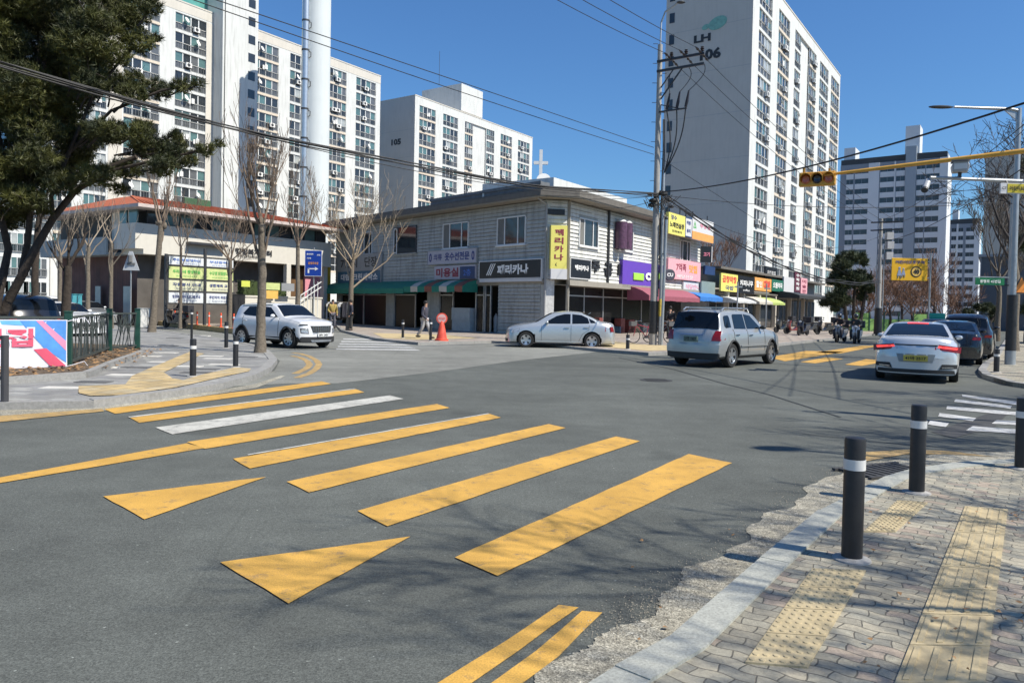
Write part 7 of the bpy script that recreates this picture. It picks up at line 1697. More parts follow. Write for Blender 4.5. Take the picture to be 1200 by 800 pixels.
c0 = PT(1197, 334, YM - .4); b = MB(Matrix.Translation(c0)); P_ = [(-.27, -.25), (.27, -.25), (.0, .25)]
b.xz([(-.33, -.3), (.33, -.3), (0, .32)], -.0, .03, 1); b.xz(P_, -.01, 0, 0); b.bar((.0, .1, 0), (-.3, .6, 0), .04, .04, 1)
hz = b.build('hazard_triangle', [mat('orange_triangle', (.72, .25, .04), .5), M_DK], None); tag(hz, 'orange triangular warning sign cut by the right edge below the lamp arm', 'sign')
# mast arm with signal
aa, ab = PT(938, 208.5, 23.6), PT(1200, 177, 20.6); dm = (ab - aa); pe = aa + dm * 1.7; M_YP = mat('signal_yellow_paint', (.62, .33, .05), .5, var=.12, scale=3)
r = root('traffic_signal', (pe.x, pe.y, 0), 0, 'yellow mast arm with a horizontal three-lens traffic signal over the street', 'traffic light')
b = MB(); b.tube([aa + dm * .12, aa + dm * .5, pe], [.045, .06, .09], 12); b.build('mast_arm', M_YP, r, smooth=True); b = MB(); b.cyl(pe.x, pe.y, 0, pe.z + .5, .14, .11, 16); b.build('post', M_YP, r, smooth=True)
s0, s1 = PT(936, 210.5, 23.6), PT(979, 208, 23.1); u_ = (s1 - s0).normalized(); angS = math.degrees(math.atan2(u_.y, u_.x)); Ls = (s1 - s0).length
MS = Matrix.Translation(s0) @ Matrix.Rotation(R(angS), 4, 'Z'); b = MB(MS); b.box(0, Ls, 0, .22, -.22, .22); b.build('signal_housing', M_YP, r, bevel=.04)
b = MB(MS); b.box(Ls * .1, Ls * .16, .02, .1, .2, .36); b.box(Ls * .8, Ls * .86, .02, .1, .2, .3); b.build('hanger', M_YP, r)
LR = mat('amber_lens', (.5, .12, .03), .2, var=.5, scale=30, coat=1); LD = mat('dark_lens', (.02, .008, .006), .2, coat=1)
for i in range(3):
    cx_ = Ls * (.2 + i * .31); Mv = MS @ Matrix.Translation((cx_, -.0, -.01)) @ Matrix.Rotation(R(90), 4, 'X')
    b = MB(Mv); b.lathe([(.0001, .02), (.1, .035), (.15, .01)], 20); o = b.build('lens', (LR, LD, LR)[i], r, smooth=True)
    b = MB(Mv); n = 16; vs = []
    for j in range(n + 1):
        t = math.pi * (-.15 + 1.3 * j / n); vs += [(.165 * math.cos(t), .165 * math.sin(t), 0), (.165 * math.cos(t), .165 * math.sin(t), .24 if 0 < j < n else .06)]
    b.add(vs, [(2 * j, 2 * j + 1, 2 * j + 3, 2 * j + 2) for j in range(n)]); v_ = b.build('visor', M_YP, r, smooth=True); v_.modifiers.new('s', 'SOLIDIFY').thickness = .01
# camera arm
ca, cb = PT(1090, 208, 19), PT(1200, 212.5, 19); r = root('camera_arm', (cb.x + 1.2, 19, 0), 0, 'grey arm reaching in from the right with two surveillance cameras', 'camera mast')
b = MB(); b.tube([ca, cb, (cb.x + 1.2, 19, cb.z)], [.04, .05, .06], 10); b.build('arm', M_STL, r, smooth=True); b = MB(); b.cyl(cb.x + 1.2, 19, 0, cb.z + .4, .09, n=14); b.build('post', M_STL, r, smooth=True)
c_ = PT(1125, 196, 19); MQ = Matrix.Translation(c_) @ Matrix.Rotation(R(-28), 4, 'Z') @ Matrix.Rotation(R(4), 4, 'X'); b = MB(MQ); b.xz([(-.17, -.13), (.17, -.13), (.2, .02), (.15, .13), (-.15, .13), (-.2, .02)], -.28, .3); b.build('camera_housing', mat('camera_grey', (.4, .41, .42), .4), r, bevel=.02)
b = MB(MQ); b.box(-.2, .2, -.36, .34, .13, .155); b.build('sun_shield', mat('camera_shield', (.2, .2, .21), .5), r); b = MB(MQ); b.box(-.14, .14, -.3, -.279, -.07, .07); b.build('camera_window', M_FR, r); b = MB(); b.bar(c_ + Vector((0, 0, -.12)), (c_.x, 19, ca.z), .06, .06); b.build('camera_bracket', M_DK, r)
c_ = PT(1086, 216, 19); b = MB(Matrix.Translation(c_) @ Matrix.Rotation(R(-40), 4, 'X') @ Matrix.Rotation(R(30), 4, 'Y')); b.cyl(0, 0, -.2, .16, .075, .075, 14, 0); b.cyl(0, 0, -.27, -.2, .08, .08, 14, 1); b.build('camera_housing', [MC['camera_grey'], M_DK], r)
r = root('hanging_sign', PT(1186, 221, 18.9), 0, 'small yellow and white sign hanging under the camera arm at the right edge', 'sign'); c0, c1 = PT(1171, 227, 18.9), PT(1212, 215.5, 18.9); xs_m = PT(1179, 221, 18.9).x
b = MB(); b.box(c0.x, c1.x, 18.85, 18.9, c0.z, c1.z, 0); b.box(xs_m, c1.x + .01, 18.84, 18.85, c0.z + .02, c1.z - .02, 1); b.build('panel', [P_WHT, mat('yellow_hang_sign', (.55, .45, .03), .5)], r)
t = MB(); text(t, '어린이보호구역', Matrix.Translation(((xs_m + c1.x) / 2, 18.835, (c0.z + c1.z) / 2)), .12, 0, .62, .03); text(t, 'CT', Matrix.Translation(((xs_m + c0.x) / 2, 18.845, (c0.z + c1.z) / 2)), .07, 0, .12, .02); t.build('lettering', I_K, r)
b = MB(); b.bar((c0.x + .2, 18.9, c1.z), (c0.x + .2, 19, ca.z), .03, .03); b.build('bracket', M_DK, r)
# yellow school-zone sign
Ysg = 48; c0, c1 = PT(1043.5, 328.5, Ysg), PT(1086.5, 303, Ysg); r = root('school_zone_sign', (PT(1087, 380, Ysg).x, Ysg, .1), 0, 'yellow school-zone sign with a pictogram and a speed limit of 40 on a slim pole', 'sign')
b = MB(); b.box(c0.x, c1.x, Ysg - .1, Ysg - .05, c0.z, c1.z); b.build('panel', mat('school_yellow', (.72, .4, .01), .5, var=.04), r, bevel=.02)
b = MB(); xp = PT(1088, 380, Ysg).x; b.cyl(xp, Ysg, 0, c1.z + .3, .06, n=12); b.bar((c0.x + .3, Ysg, c1.z - .2), (xp, Ysg, c1.z - .2), .05, .05); b.bar((c0.x + .3, Ysg, c0.z + .2), (xp, Ysg, c0.z + .2), .05, .05); b.build('pole', M_STL, r)
w_, h_ = c1.x - c0.x, c1.z - c0.z; t = MB(); text(t, '어린이보호구역', Matrix.Translation(((c0.x + c1.x) / 2, Ysg - .11, c0.z + h_ * .82)), h_ * .16, 0, w_ * .8, .03); t.build('lettering', I_N, r)
MC2 = Matrix.Translation((c0.x + w_ * .68, Ysg - .105, c0.z + h_ * .4)) @ Matrix.Rotation(R(90), 4, 'X'); b = MB(MC2); b.lathe([(.0001, 0), (.35, 0), (.35, .01), (.0001, .01)], 28); b.build('limit_ring', I_K, r); b = MB(MC2); b.lathe([(.0001, .011), (.28, .011), (.28, .016), (.0001, .016)], 28); b.build('limit_face', mat('limit_yellow', (.7, .45, .1), .5), r)
t = MB(); text(t, '40', MC2 @ Matrix.Rotation(R(-90), 4, 'X') @ Matrix.Translation((0, -.02, 0)), .3, 0, .4, .05); t.build('lettering', I_K, r)
cx_, cz_ = c0.x + w_ * .27, c0.z + h_ * .38; b = MB()
for dx, s_ in ((-.12, 1), (.14, .8)):
    b.xz([(cx_ + dx - .16 * s_, cz_ - .25 * s_), (cx_ + dx + .16 * s_, cz_ - .25 * s_), (cx_ + dx + .06 * s_, cz_ + .15 * s_), (cx_ + dx - .06 * s_, cz_ + .15 * s_)], Ysg - .12, Ysg - .101); b.ball((cx_ + dx, Ysg - .105, cz_ + .25 * s_), .08 * s_, 10, 0, (1, .2, 1))
    for q in (-1, 1): b.bar((cx_ + dx + q * .07 * s_, Ysg - .11, cz_ - .2 * s_), (cx_ + dx + q * .1 * s_, Ysg - .11, cz_ - .42 * s_), .06, .02)
b.build('pictogram', mat('pictogram_blue_grey', (.25, .3, .42), .5), r)
# green mesh fence by the pines
Fg = Fac(PT(985, 380, 66)[:2], 0)
r = root('mesh_fence', Fg.o, 0, 'bright green panel fence under the far evergreen tree', 'fence')
for i in range(9):
    x = i * 1.3; b = MB(Fg.M); b.box(x, x + 1.2, 0, .05, .1, 1.7 if i % 4 == 1 else 1.2); b.build('panel', mat('lime_fence_panel', (.2, .36, .09), .6, var=.2), r); b = MB(Fg.M); b.box(x + 1.2, x + 1.3, -.04, .08, .1, 1.8); b.build('post', M_FG_, r)
# street lamp and sign standing off to the right, whose shadows cross the junction
r = root('street_lamp', (12.2, 4.6, .1), 0, 'street lamp beside the photographer whose head throws the oval shadow', 'street lamp'); b = MB(); b.cyl(12.2, 4.6, 0, 8.4, .09, .07, 12); b.tube([(12.2, 4.6, 8.3), (9.9, 5.6, 8.5)], .04, 8); b.build('pole', M_STL, r); b = MB(); b.ball((9.6, 5.7, 8.5), .15, 10, 0, (2.2, 1.2, .5)); b.build('lamp_head', M_DK, r)
r = root('road_sign', (13.5, 9.0, .1), 0, 'road sign on a cantilever beside the near pavement, seen only by its square shadow', 'sign'); b = MB(); b.cyl(13.5, 9.0, 0, 6.2, .09, .09, 12); b.tube([(13.5, 9, 6.0), (9.4, 10.1, 6.0)], .05, 8); b.build('pole', M_STL, r); b = MB(Matrix.Translation((10.4, 9.75, 5.6)) @ Matrix.Rotation(R(-40), 4, 'Z')); b.box(-.75, .75, -.03, .03, -.5, .5); b.build('panel', P_BLUE, r)
# ================================================================ overhead wires
M_WIRE = mat('black_cable', (.012, .012, .013), .6)
def span(a, b_, mid=None, sag=.5, ext=0.0, n=26):
    """hanging line from a to b_ (world points); mid = (px, py) photo point the line passes; ext extends past b_"""
    a = Vector(a); b_ = Vector(b_); d = b_ - a; c2 = 4 * sag
    if mid:
        q = ray(*mid); k = q.x / q.y; s = (a.x - k * a.y) / (k * d.y - d.x); z = HC + q.z / q.y * (a.y + d.y * s); c2 = (a.z + d.z * s - z) / max(.02, s * (1 - s))
    return [a + d * s + Vector((0, 0, -c2 * s * (1 - s))) for s in [i / n * (1 + ext) for i in range(n + 1)]]
def wire(name, paths, rad, label, cat='cable', n=6, group=None):
    b = MB()
    for p in paths: b.tube(p, rad, n, cap=False)
    return tag(b.build(name, M_WIRE, smooth=True), label, cat, group)
PK = Vector((px0, YP - .2, zk + .1))
base_ = span(PK, PT(0, 76, 15.5), (430, 183), ext=.5)
rn = random.Random(2); strands = []
for k in range(5):
    ph = rn.uniform(0, 6.28); am = .05; strands.append([p + Vector((math.cos(i * .9 + ph) * .03, 0, math.sin(i * .8 + ph) * am + (-.05 if k > 2 else .02))) for i, p in enumerate(base_)])
wire('cable_bundle', strands, .019, 'thick bundle of black cables sagging across the whole left half of the scene')
b2 = span(PK + Vector((0, 0, -.1)), PT(0, 72, 15.5), (500, 203), ext=.5); wire('cable', [b2], .011, 'thin cable hanging just below the thick left-hand bundle')
wire('cable', [span(up(766, 173), PT(250, -1, 17), (521, 90), ext=1.0)], .012, 'upper of two thin parallel wires crossing the sky on the left')
wire('cable', [span(up(766, 181), PT(215, -4, 17), (487, 90), ext=1.0)], .012, 'lower of two thin parallel wires crossing the sky on the left')
pm = Vector((g3.x, Y3 - .2, zt3 - .3)); names = ['insulator nearest the pole', 'middle insulator', 'outermost insulator']
for i, c_ in enumerate(ins):
    st = c_ - UD * .75 + Vector((0, 0, .05)); wire('power_line', [span(st, st - UD * 48 + Vector((0, 0, .3)), sag=1.5)], .012, 'power line running left overhead from the tall pole, ' + names[i], 'power line')
    st = c_ + UD * .75 + Vector((0, 0, -.1)); e = pm + xd * (-.6 + i * .8); wire('power_line', [span(st, e, sag=.55)], .012, 'power line slanting down to the second pole, ' + names[i], 'power line')
wire('cable', [span(PK + Vector((.2, 0, .1)), PT(1200, 121, 15), (940, 197), ext=.3)], .024, 'thick cable rising from the tall pole to the top right corner')
pm2 = Vector((g3.x, Y3 - .2, PT(1030, 331, Y3).z)); base_ = span(PK + Vector((.1, 0, 0)), pm2, (905, 308))
wire('cable_bundle', [[p + Vector((0, 0, math.sin(i * 1.1 + k * 2) * .06 + k * .05)) for i, p in enumerate(base_)] for k in range(4)], .024, 'thick cable bundle dipping from the tall pole in front of the right-hand tower')
wire('cable', [span(PK + Vector((.3, 0, -.05)), PT(1200, 235, 30), (900, 240), ext=.2)], .012, 'thin level wire crossing the front of the right-hand tower')
wire('cable', [span(PK + Vector((.3, 0, -.3)), pm + Vector((0, 0, -1)), (870, 275))], .012, 'thin wire below the level one in front of the right-hand tower')
wire('cable', [span(PK + Vector((-.2, 0, -.1)), PT(600, 222, 42), sag=.3)], .011, 'short wire from the tall pole to the shop roof')
wire('cable', [span(PK + Vector((-.2, 0, -.3)), PT(690, 240, 43), sag=.25)], .011, 'lower short wire from the tall pole to the shop roof')
wire('cable', [span(pm + Vector((0, 0, .2)), PT(1200, 146, 22), sag=.4, ext=.3)], .013, 'thin wire rising from the second pole past the lamp post')
wire('cable', [span(pm, PT(1200, 152, 22), sag=.9, ext=.3)], .011, 'lower thin wire rising from the second pole past the lamp post')
wire('cable', [span(pm + Vector((0, 0, -1.4)), PT(1200, 196, 22), sag=.5, ext=.3)], .016, 'dark wire running behind the camera arm at the right')
wire('cable', [span(up(775, 186), PT(1010, 330, 70), sag=.2)], .012, 'thin wire slanting down across the grey gable of the right-hand tower')

# ================================================================ trees
M_BARK = mat('grey_brown_bark', (.15, .125, .095), .95, var=.35, scale=14, bump=.9, bscale=22); M_TWIG = mat('bare_twigs', (.2, .15, .11), .95, var=.2, scale=4); M_BARK2 = mat('dark_pine_bark', (.045, .035, .028), .95, var=.4, scale=12, bump=.8, bscale=20)
def branch(tb, p, d, L, r0, depth, rn, upw=.25, spread=.7, wob=.16, kids=(3, 4), minr=.004, segs=5, droop=0):
    pts = [p]; rs = [r0]; d = d.normalized(); q = p
    for i in range(segs):
        d = (d + Vector((rn.gauss(0, wob), rn.gauss(0, wob), rn.gauss(0, wob * .6) + upw * .25 - droop * .1))).normalized(); q = q + d * L / segs; pts.append(q); rs.append(max(minr, r0 * (1 - .62 * (i + 1) / segs)))
    tb.append((pts, rs, depth))
    if depth <= 0: return
    for k in range(rn.randint(*kids)):
        t = rn.uniform(.3, 1.0); i = min(segs - 1, int(t * segs)); s = pts[i].lerp(pts[i + 1], t * segs - i if t < 1 else 1); dd = (pts[i + 1] - pts[i]).normalized()
        side = dd.cross(Vector((rn.gauss(0, 1), rn.gauss(0, 1), rn.gauss(0, 1)))).normalized(); nd = (dd * rn.uniform(.5, .9) + side * rn.uniform(.5, 1) * spread + Vector((0, 0, upw * .6))).normalized()
        branch(tb, s, nd, L * rn.uniform(.45, .75), max(minr, rs[i] * rn.uniform(.4, .62)), depth - 1, rn, upw, spread, wob, kids, minr, max(3, segs - 1), droop)
def emit(tb, b, lo, hi):
    for pts, rs, dp in tb:
        if lo <= dp <= hi: b.tube(pts, rs, 7 if rs[0] > .06 else (5 if rs[0] > .02 else 3), cap=False)
def bare_tree(name, base, trunk, r0, limbs, seed, label, depth=3, ln=1.5, upw=.5, spread=.7, kids=(3, 4), group=None, m_t=None, m_c=None, fork=None, knob=0, minr=.005, wob=.14, droop=0):
    """trunk: list of world points; limbs: how many start at the fork"""
    rn = random.Random(seed); r = root(name, base, 0, label, 'tree', group); b = MB(); n = len(trunk)
    tr = []
    for i in range(n - 1):
        for j in range(4): tr.append(Vector(trunk[i]).lerp(Vector(trunk[i + 1]), j / 4) + Vector((rn.gauss(0, r0 * .06), rn.gauss(0, r0 * .06), 0)))
    tr.append(Vector(trunk[-1])); rr = [r0 * (1.25 if i == 0 else 1.08 if i == 1 else 1 - .35 * i / len(tr)) for i in range(len(tr))]
    b.tube(tr, rr, 14); top = tr[-1]
    if knob:
        for k in range(6): b.ball(top + Vector((rn.gauss(0, 1), rn.gauss(0, 1), rn.gauss(-.6, 1.6))) * knob * .25, knob * rn.uniform(.35, .5), 8, 0, (1, 1, rn.uniform(.8, 1.5)))
    b.build('trunk', m_t or M_BARK, r, smooth=True, ang=80)
    tb = []; d0 = (tr[-1] - tr[-3]).normalized()
    for k in range(limbs):
        t = 2 * math.pi * (k + rn.uniform(-.3, .3)) / limbs; s = top if k % 2 or n < 3 else tr[-1 - rn.randint(0, 3)]
        d = (d0 * rn.uniform(.7, 1.3) + Vector((math.cos(t), math.sin(t), 0)) * spread).normalized(); branch(tb, s, d, ln * rn.uniform(.75, 1.2), rr[-1] * rn.uniform(.4, .6), depth, rn, upw, spread * .8, wob, kids, minr, 5, droop)
    b = MB(); emit(tb, b, 0, 9); b.build('crown', m_c or M_TWIG, r, smooth=True, ang=80); return r
def tr_px(pts, Y): return [PT(x, y, Y) for x, y in pts]
# the large street tree in front of the white SUV
g = G(305, 413, .11); Y = g.y; bare_tree('street_tree', g, [g] + tr_px([(306, 370), (307, 320), (307, 268)], Y), .15, 6, 11, 'big bare pollarded street tree with a thick trunk in front of the white SUV', 3, 2.1, .7, .42, (3, 5), knob=.2, minr=.006)
g = G(178, 389, .11); Y = g.y; bare_tree('street_tree', g, [g] + tr_px([(181, 350), (185, 300), (189, 262)], Y), .165, 5, 12, 'bare street tree with a leaning trunk beside the lattice fence', 3, 1.9, .8, .3, (3, 4), knob=.25, minr=.008)
for i, (px, ybase, yf, r0, n, ln, sp, up_, sd_, lb) in enumerate(((211, 372, 290, .09, 5, 1.9, .5, .6, 13, 'slim bare tree in front of the left half of the notice board'), (269, 372, 306, .125, 9, 1.9, .8, .35, 14, 'bare tree with a round head of twigs at the notice board\'s right end'), (348, 368, 288, .14, 6, 2.2, .45, .7, 15, 'bare pollard just left of the blue direction sign'))):
    p = PT(px, ybase, 40); p.z = .1; bare_tree('street_tree', p, [p] + tr_px([(px + 1, 340), (px + 1, yf)], p.y), r0, n, sd_, lb, 3, ln, up_, sp, (3, 4), knob=r0, minr=.008)
g = G(409, 387, .1); Y = g.y; bare_tree('street_tree', g, [g] + tr_px([(411, 350), (413, 306)], Y), .165, 9, 16, 'bare tree with widely fanned pale branches before the left end of the shop building', 3, 2.9, .4, .75, (3, 4), knob=.2, m_c=mat('pale_twigs', (.3, .24, .17), .95), minr=.009)
M_GTW = mat('grey_twigs', (.27, .22, .165), .95, var=.2)
for px, Y, yf, sd_, lb in ((70, 36, 300, 21, 'slender bare tree behind the fence, left of the teal cabinet'), (103, 33, 290, 22, 'bare tree standing right behind the teal cabinet'), (130, 38, 285, 23, 'bare tree between the teal cabinet and the leaning street tree')):
    p = PT(px, 380, Y); p.z = .1; bare_tree('street_tree', p, [p] + tr_px([(px, 340), (px + 1, yf)], Y), .11, 5, sd_, lb, 2, 1.7, .5, .6, (3, 4), knob=.1, m_c=M_GTW, minr=.008)
# right edge: bare tree reaching in from the right, dark evergreen behind
p = Vector((18.7, 25, .1)); bare_tree('street_tree', p, [p, (18.6, 25, 2.2), (18.4, 24.9, 4.2)], .2, 6, 31, 'bare dark-branched tree reaching in from the right edge behind the lamp post', 4, 3.1, .15, 1.0, (3, 4), m_c=mat('dark_twigs', (.06, .05, .045), .95), minr=.008, wob=.16)
p = Vector((23.0, 34, .1)); bare_tree('street_tree', p, [p, (23, 34, 3), (22.8, 34, 5)], .2, 5, 32, 'second bare tree further back at the right edge, behind the lamp post', 3, 2.6, .4, .8, (3, 4), m_c=MC['dark_twigs'], minr=.008)
# tree beside the photographer: only its shadow falls into the picture
for (x, y, sd_, lb) in ((7.5, 2.3, 41, 'bare roadside tree beside the photographer whose branch shadows cross the paving'), (10.8, 6.6, 42, 'bare roadside tree right of the near bollards, outside the picture'), (14.5, 12.2, 43, 'bare roadside tree beyond the near kerb on the right, outside the picture')):
    bare_tree('street_tree', (x, y, .1), [Vector((x, y, .1)), Vector((x - .05, y, 2.2)), Vector((x - .15, y + .05, 3.6))], .15, 8, sd_, lb, 4, 2.35, .22, .85, (3, 5), minr=.006)

def needles(b_, centres, n, ln, seed, flat=.55, width=.006):
    """tufts of thin needle blades scattered through flattened pads: centres = [(Vector, radius)]"""
    rs = np.random.RandomState(seed); P = []; tot = sum(r * r for _, r in centres)
    for c, r in centres:
        k = max(3, int(n * r * r / tot)); d = rs.normal(size=(k, 3)); d /= np.linalg.norm(d, axis=1)[:, None]; rad = r * rs.uniform(.25, 1, size=(k, 1)) ** .6
        q = d * rad; q[:, 2] *= flat; P.append(np.array(c)[None] + q)
    P = np.concatenate(P); K = 15; m = len(P)
    ax = rs.normal(size=(m, 3)) * .5 + np.array([0, 0, .55]); ax /= np.linalg.norm(ax, axis=1)[:, None]
    d = ax[:, None, :] + rs.normal(size=(m, K, 3)) * .62; d /= np.linalg.norm(d, axis=2)[..., None]
    L = ln * rs.uniform(.7, 1.2, size=(m, K, 1)); w_ = np.cross(d, rs.normal(size=(m, K, 3))); w_ /= np.linalg.norm(w_, axis=2)[..., None]
    A = P[:, None, :] + w_ * width; B = P[:, None, :] - w_ * width; C = P[:, None, :] + d * L
    V = np.stack([A, B, C], axis=2).reshape(-1, 3); n0 = len(b_.v); b_.v += [tuple(v) for v in V.tolist()]
    b_.f += [(n0 + 3 * i, n0 + 3 * i + 1, n0 + 3 * i + 2) for i in range(len(V) // 3)]; b_.m += [0] * (len(V) // 3)
def needle_mat(key, c, c2):
    m = bpy.data.materials.new(key); m.use_nodes = True; n = m.node_tree; b = n.nodes['Principled BSDF']; tc = n.nodes.new('ShaderNodeTexCoord'); t = n.nodes.new('ShaderNodeTexNoise'); t.inputs['Scale'].default_value = .9; t.inputs['Detail'].default_value = 5
    cr = n.nodes.new('ShaderNodeMixRGB'); cr.inputs[1].default_value = (*c, 1); cr.inputs[2].default_value = (*c2, 1); mr = n.nodes.new('ShaderNodeMapRange'); mr.inputs[1].default_value = .38; mr.inputs[2].default_value = .62
    links(n, (tc.outputs['Object'], t.inputs['Vector']), (t.outputs['Fac'], mr.inputs[0]), (mr.outputs[0], cr.inputs[0]), (cr.outputs[0], b.inputs['Base Color'])); b.inputs['Roughness'].default_value = .6; return m
M_NEED = needle_mat('pine_needles', (.022, .03, .006), (.085, .088, .014)); M_NEED2 = needle_mat('far_evergreen_needles', (.022, .036, .016), (.06, .075, .025))
YT = 19.0; pads = [(0, -20, 60), (60, -10, 58), (110, -2, 45), (150, 12, 30), (175, 8, 16), (20, 60, 60), (80, 50, 52), (130, 48, 40), (163, 52, 20), (182, 45, 9), (10, 130, 60), (70, 120, 48), (118, 95, 32), (150, 104, 28), (188, 106, 20), (213, 102, 14), (232, 98, 8),
        (40, 180, 42), (90, 165, 38), (130, 148, 32), (160, 172, 30), (190, 182, 26), (215, 186, 20), (240, 176, 13), (257, 170, 7), (20, 222, 32), (70, 216, 24), (112, 206, 24), (150, 198, 22), (186, 200, 14), (5, 258, 22), (0, -90, 80), (100, -70, 60), (-70, 50, 80), (-70, 150, 70), (-60, 230, 45), (50, 246, 12), (140, 222, 12), (168, 150, 14), (205, 160, 10),
        (-20, 30, 70), (30, 100, 60), (-10, 90, 70), (90, 90, 55), (50, 160, 50), (0, 200, 55), (45, 205, 40), (-30, 180, 60), (120, 30, 45), (60, 30, 60), (20, 245, 24), (-20, 260, 40), (85, 195, 30)]
rn = random.Random(77); base = PT(6, 378, YT); base.z = .15; r = root('pine_tree', base, 0, 'large dark spreading pine filling the upper left corner', 'tree')
trunks = [([(-4, 384), (10, 352), (24, 326), (42, 290), (62, 256), (86, 226), (118, 200), (160, 184)], .13), ([(24, 326), (32, 286), (36, 246), (30, 190), (40, 120), (60, 40)], .09), ([(-10, 384), (2, 330), (10, 292), (0, 250), (-20, 200), (-30, 120), (-10, 20)], .11), ([(62, 256), (60, 230), (80, 180), (110, 110), (150, 60)], .06), ([(86, 226), (130, 200), (190, 186), (240, 176)], .05), ([(80, 180), (130, 130), (190, 106), (225, 100)], .045)]
b = MB()
for pts, r0 in trunks:
    P = [PT(x, y, YT + rn.uniform(-.25, .25) if i else YT) for i, (x, y) in enumerate(pts)]; b.tube(P, [r0 * (1 - .6 * i / len(P)) for i in range(len(P))], 10)
b.build('trunk', M_BARK2, r, smooth=True, ang=80)
cs = []
for x, y, rp in pads:
    for k in range(3 if rp > 25 else 1):
        rr = rp * YT / F * (.62 if rp > 25 else .9); c_ = PT(x + (rn.uniform(-.5, .5) * rp if rp > 25 else 0), y + (rn.uniform(-.5, .5) * rp if rp > 25 else 0), YT + (rn.uniform(-1.2, 2.6) if rp > 25 else rn.uniform(-.6, .6))); cs.append((c_, rr))
b = MB(); needles(b, cs, 46000, .17, 3, .68, .0085); b.build('crown', M_NEED, r)
tb = []
for c_, rr in cs:
    st = PT(60 if c_.x > -12 else 10, 200, YT); s = c_ + (st - c_).normalized() * rr * 1.8; branch(tb, s, (c_ - s), rr * 2.2, .025, 1, rn, .1, .9, .15, (3, 5), .006)
b = MB(); emit(tb, b, 0, 9); b.build('limbs', M_BARK2, r)
p = PT(41, 380, 25); p.z = .15; bare_tree('pine_tree', p, [p] + tr_px([(41, 340), (42, 290), (48, 240)], 25), .13, 5, 51, 'straight dark pine trunk standing behind the spreading pine', 2, 1.6, .4, .6, m_t=M_BARK2, m_c=M_BARK2)
p = PT(77, 384, 24); p.z = .15; bare_tree('pine_tree', p, [p] + tr_px([(77, 360), (79, 335), (80, 312)], 24), .16, 4, 52, 'short thick dark trunk behind the green fence post', 2, 1.2, .4, .6, m_t=M_BARK2, m_c=M_BARK2)
# far evergreen and the bare trees along the street
def evergreen(px, py0, Y, pads, seed, label, n=2600):
    base = PT(px, py0, Y); base.z = .1; r = root('evergreen_tree', base, 0, label, 'tree'); rn = random.Random(seed); b = MB()
    zt_ = PT(px, min(q[1] for q in pads), Y).z
    for k in range(3): b.tube([(base.x + (k - 1) * .5, Y, .1), (base.x + (k - 1) * .9, Y, zt_ * .45), (base.x + (k - 1) * 1.5, Y, zt_ * .85)], [.2, .14, .05], 8)
    b.build('trunk', M_BARK2, r, smooth=True); cs = []
    for x, y, rp in pads:
        for k in range(6): cs.append((PT(x + rn.uniform(-1, 1) * rp, y + rn.uniform(-.8, .8) * rp, Y + rn.uniform(-1.8, 1.8)), rp * Y / F * rn.uniform(.3, .55)))
    b = MB(); needles(b, cs, n, .45, seed, .7, .03); b.build('crown', M_NEED2, r)
evergreen(1000, 382, 66, [(985, 318, 15), (1005, 314, 16), (978, 338, 14), (996, 336, 17), (1012, 332, 12), (975, 352, 12), (990, 356, 12), (990, 304, 9)], 61, 'dense dark evergreen tree in front of the distant blue-grey block')
evergreen(1150, 384, 75, [(1140, 366, 8), (1152, 362, 8), (1165, 368, 8)], 62, 'small distant evergreen right of the black cars', 700)
p = PT(1240, 384, 38); evergreen(1244, 384, 38, [(1225, 280, 22), (1238, 240, 30), (1240, 200, 30), (1235, 320, 22), (1222, 350, 16), (1250, 150, 20)], 63, 'dark evergreen tree at the very right edge behind the lamp post', 3500)
M_BRN = mat('red_brown_twigs', (.16, .09, .06), .95, var=.25)
for i, (px, Y) in enumerate(((1010, 70), (1042, 66), (1056, 72), (1068, 66), (1081, 74), (1094, 68), (1104, 80), (1122, 76), (1035, 84), (1130, 90), (1018, 78))):
    p = PT(px, 384, Y); p.z = .1; h = .9 + .25 * (i % 3)
    bare_tree('bare_tree', p, [p, p + Vector((.1, 0, 1.0)), p + Vector((0, 0, 1.7 * h))], .13, 7, 70 + i, 'small reddish bare tree of the row along the street beyond the second pole', 3, 2.0 * h, .3, .8, (3, 5), group='reddish bare trees along the far street', m_c=M_BRN, m_t=M_BARK2, minr=.014)
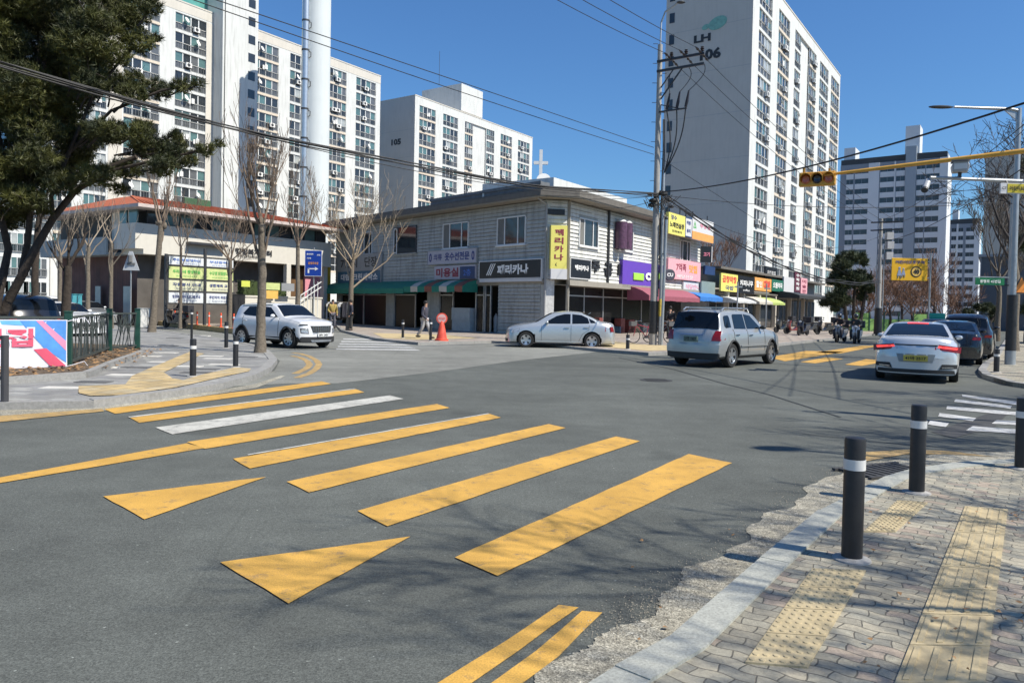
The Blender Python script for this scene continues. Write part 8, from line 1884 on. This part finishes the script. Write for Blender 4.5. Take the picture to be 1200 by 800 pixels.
for i, (px, Y, lb) in enumerate(((1168, 46, 'bare grey-branched tree in front of the pale gable, left of the lamp post'), (1212, 52, 'bare grey-branched tree just cut by the right edge, behind the orange triangle'), (1190, 70, 'bare tree farthest back behind the lamp post, in front of the dark building'))):
    p = PT(px, 384, Y); p.z = .1; bare_tree('street_tree', p, [p, p + Vector((.1, 0, 2.5)), p + Vector((0, 0, 4.2))], .17, 7, 110 + i, lb, 4, 3.0, .5, .7, (3, 4), m_c=mat('grey_dark_twigs', (.1, .085, .07), .95), minr=.012)
for i, (px, Y) in enumerate(((832, 66), (848, 70))):
    p = PT(px, 384, Y); p.z = 0; bare_tree('bare_tree', p, [p, p + Vector((0, 0, 3)), p + Vector((0, 0, 4.6))], .14, 6, 90 + i, ['bare tree rising behind the pink sign against the grey gable', 'bare tree showing above the shop row against the grey gable'][i], 3, 2.4, .4, .7, m_c=M_BRN, minr=.014)
gt = MB(); rn = random.Random(19)
for i in range(2600):
    k = rn.randint(2, 9); a = gg[k].lerp(gg[k + 1], rn.random()); off_ = rn.gauss(0, .1); q = a + Vector((off_ * .8, -off_ * .6, .008)); s_ = rn.uniform(.0015, .006); t = rn.uniform(0, 6.28)
    gt.add([(q.x + math.cos(t) * s_, q.y + math.sin(t) * s_, q.z), (q.x + math.cos(t + 2.1) * s_, q.y + math.sin(t + 2.1) * s_, q.z), (q.x + math.cos(t + 4.2) * s_, q.y + math.sin(t + 4.2) * s_, q.z), (q.x, q.y, q.z + s_ * .9)], [(0, 1, 3), (1, 2, 3), (2, 0, 3)])
tag(gt.build('grit', mat('pale_grit', (.3, .27, .21), .95, var=.5, scale=40)), 'pale grit washed along the ragged edge between gutter and road', 'grit', kind='stuff')
# scattered leaves and litter on the near pavement
lv = MB(); rn = random.Random(9)
for i in range(70):
    q = G(rn.uniform(1000, 1200), rn.uniform(590, 790), .13) if i % 5 else G(rn.uniform(1185, 1200), rn.uniform(598, 612), .13); a = rn.uniform(0, 6.28); c_ = rn.uniform(.008, .02)
    if i < 40 and rn.random() < .5: q = G(rn.uniform(720, 960), rn.uniform(600, 760), .01)
    lv.add([(q.x + math.cos(a + k) * c_ * rn.uniform(.6, 1.2), q.y + math.sin(a + k) * c_ * rn.uniform(.6, 1.2), q.z + .004 + rn.uniform(0, .012)) for k in (0, 1.5, 3, 4.5)], [(0, 1, 2, 3)])
tag(lv.build('leaf_litter', MC['dry_leaves']), 'specks of dry leaf and grit along the near kerb and paving', 'leaf litter', kind='stuff')
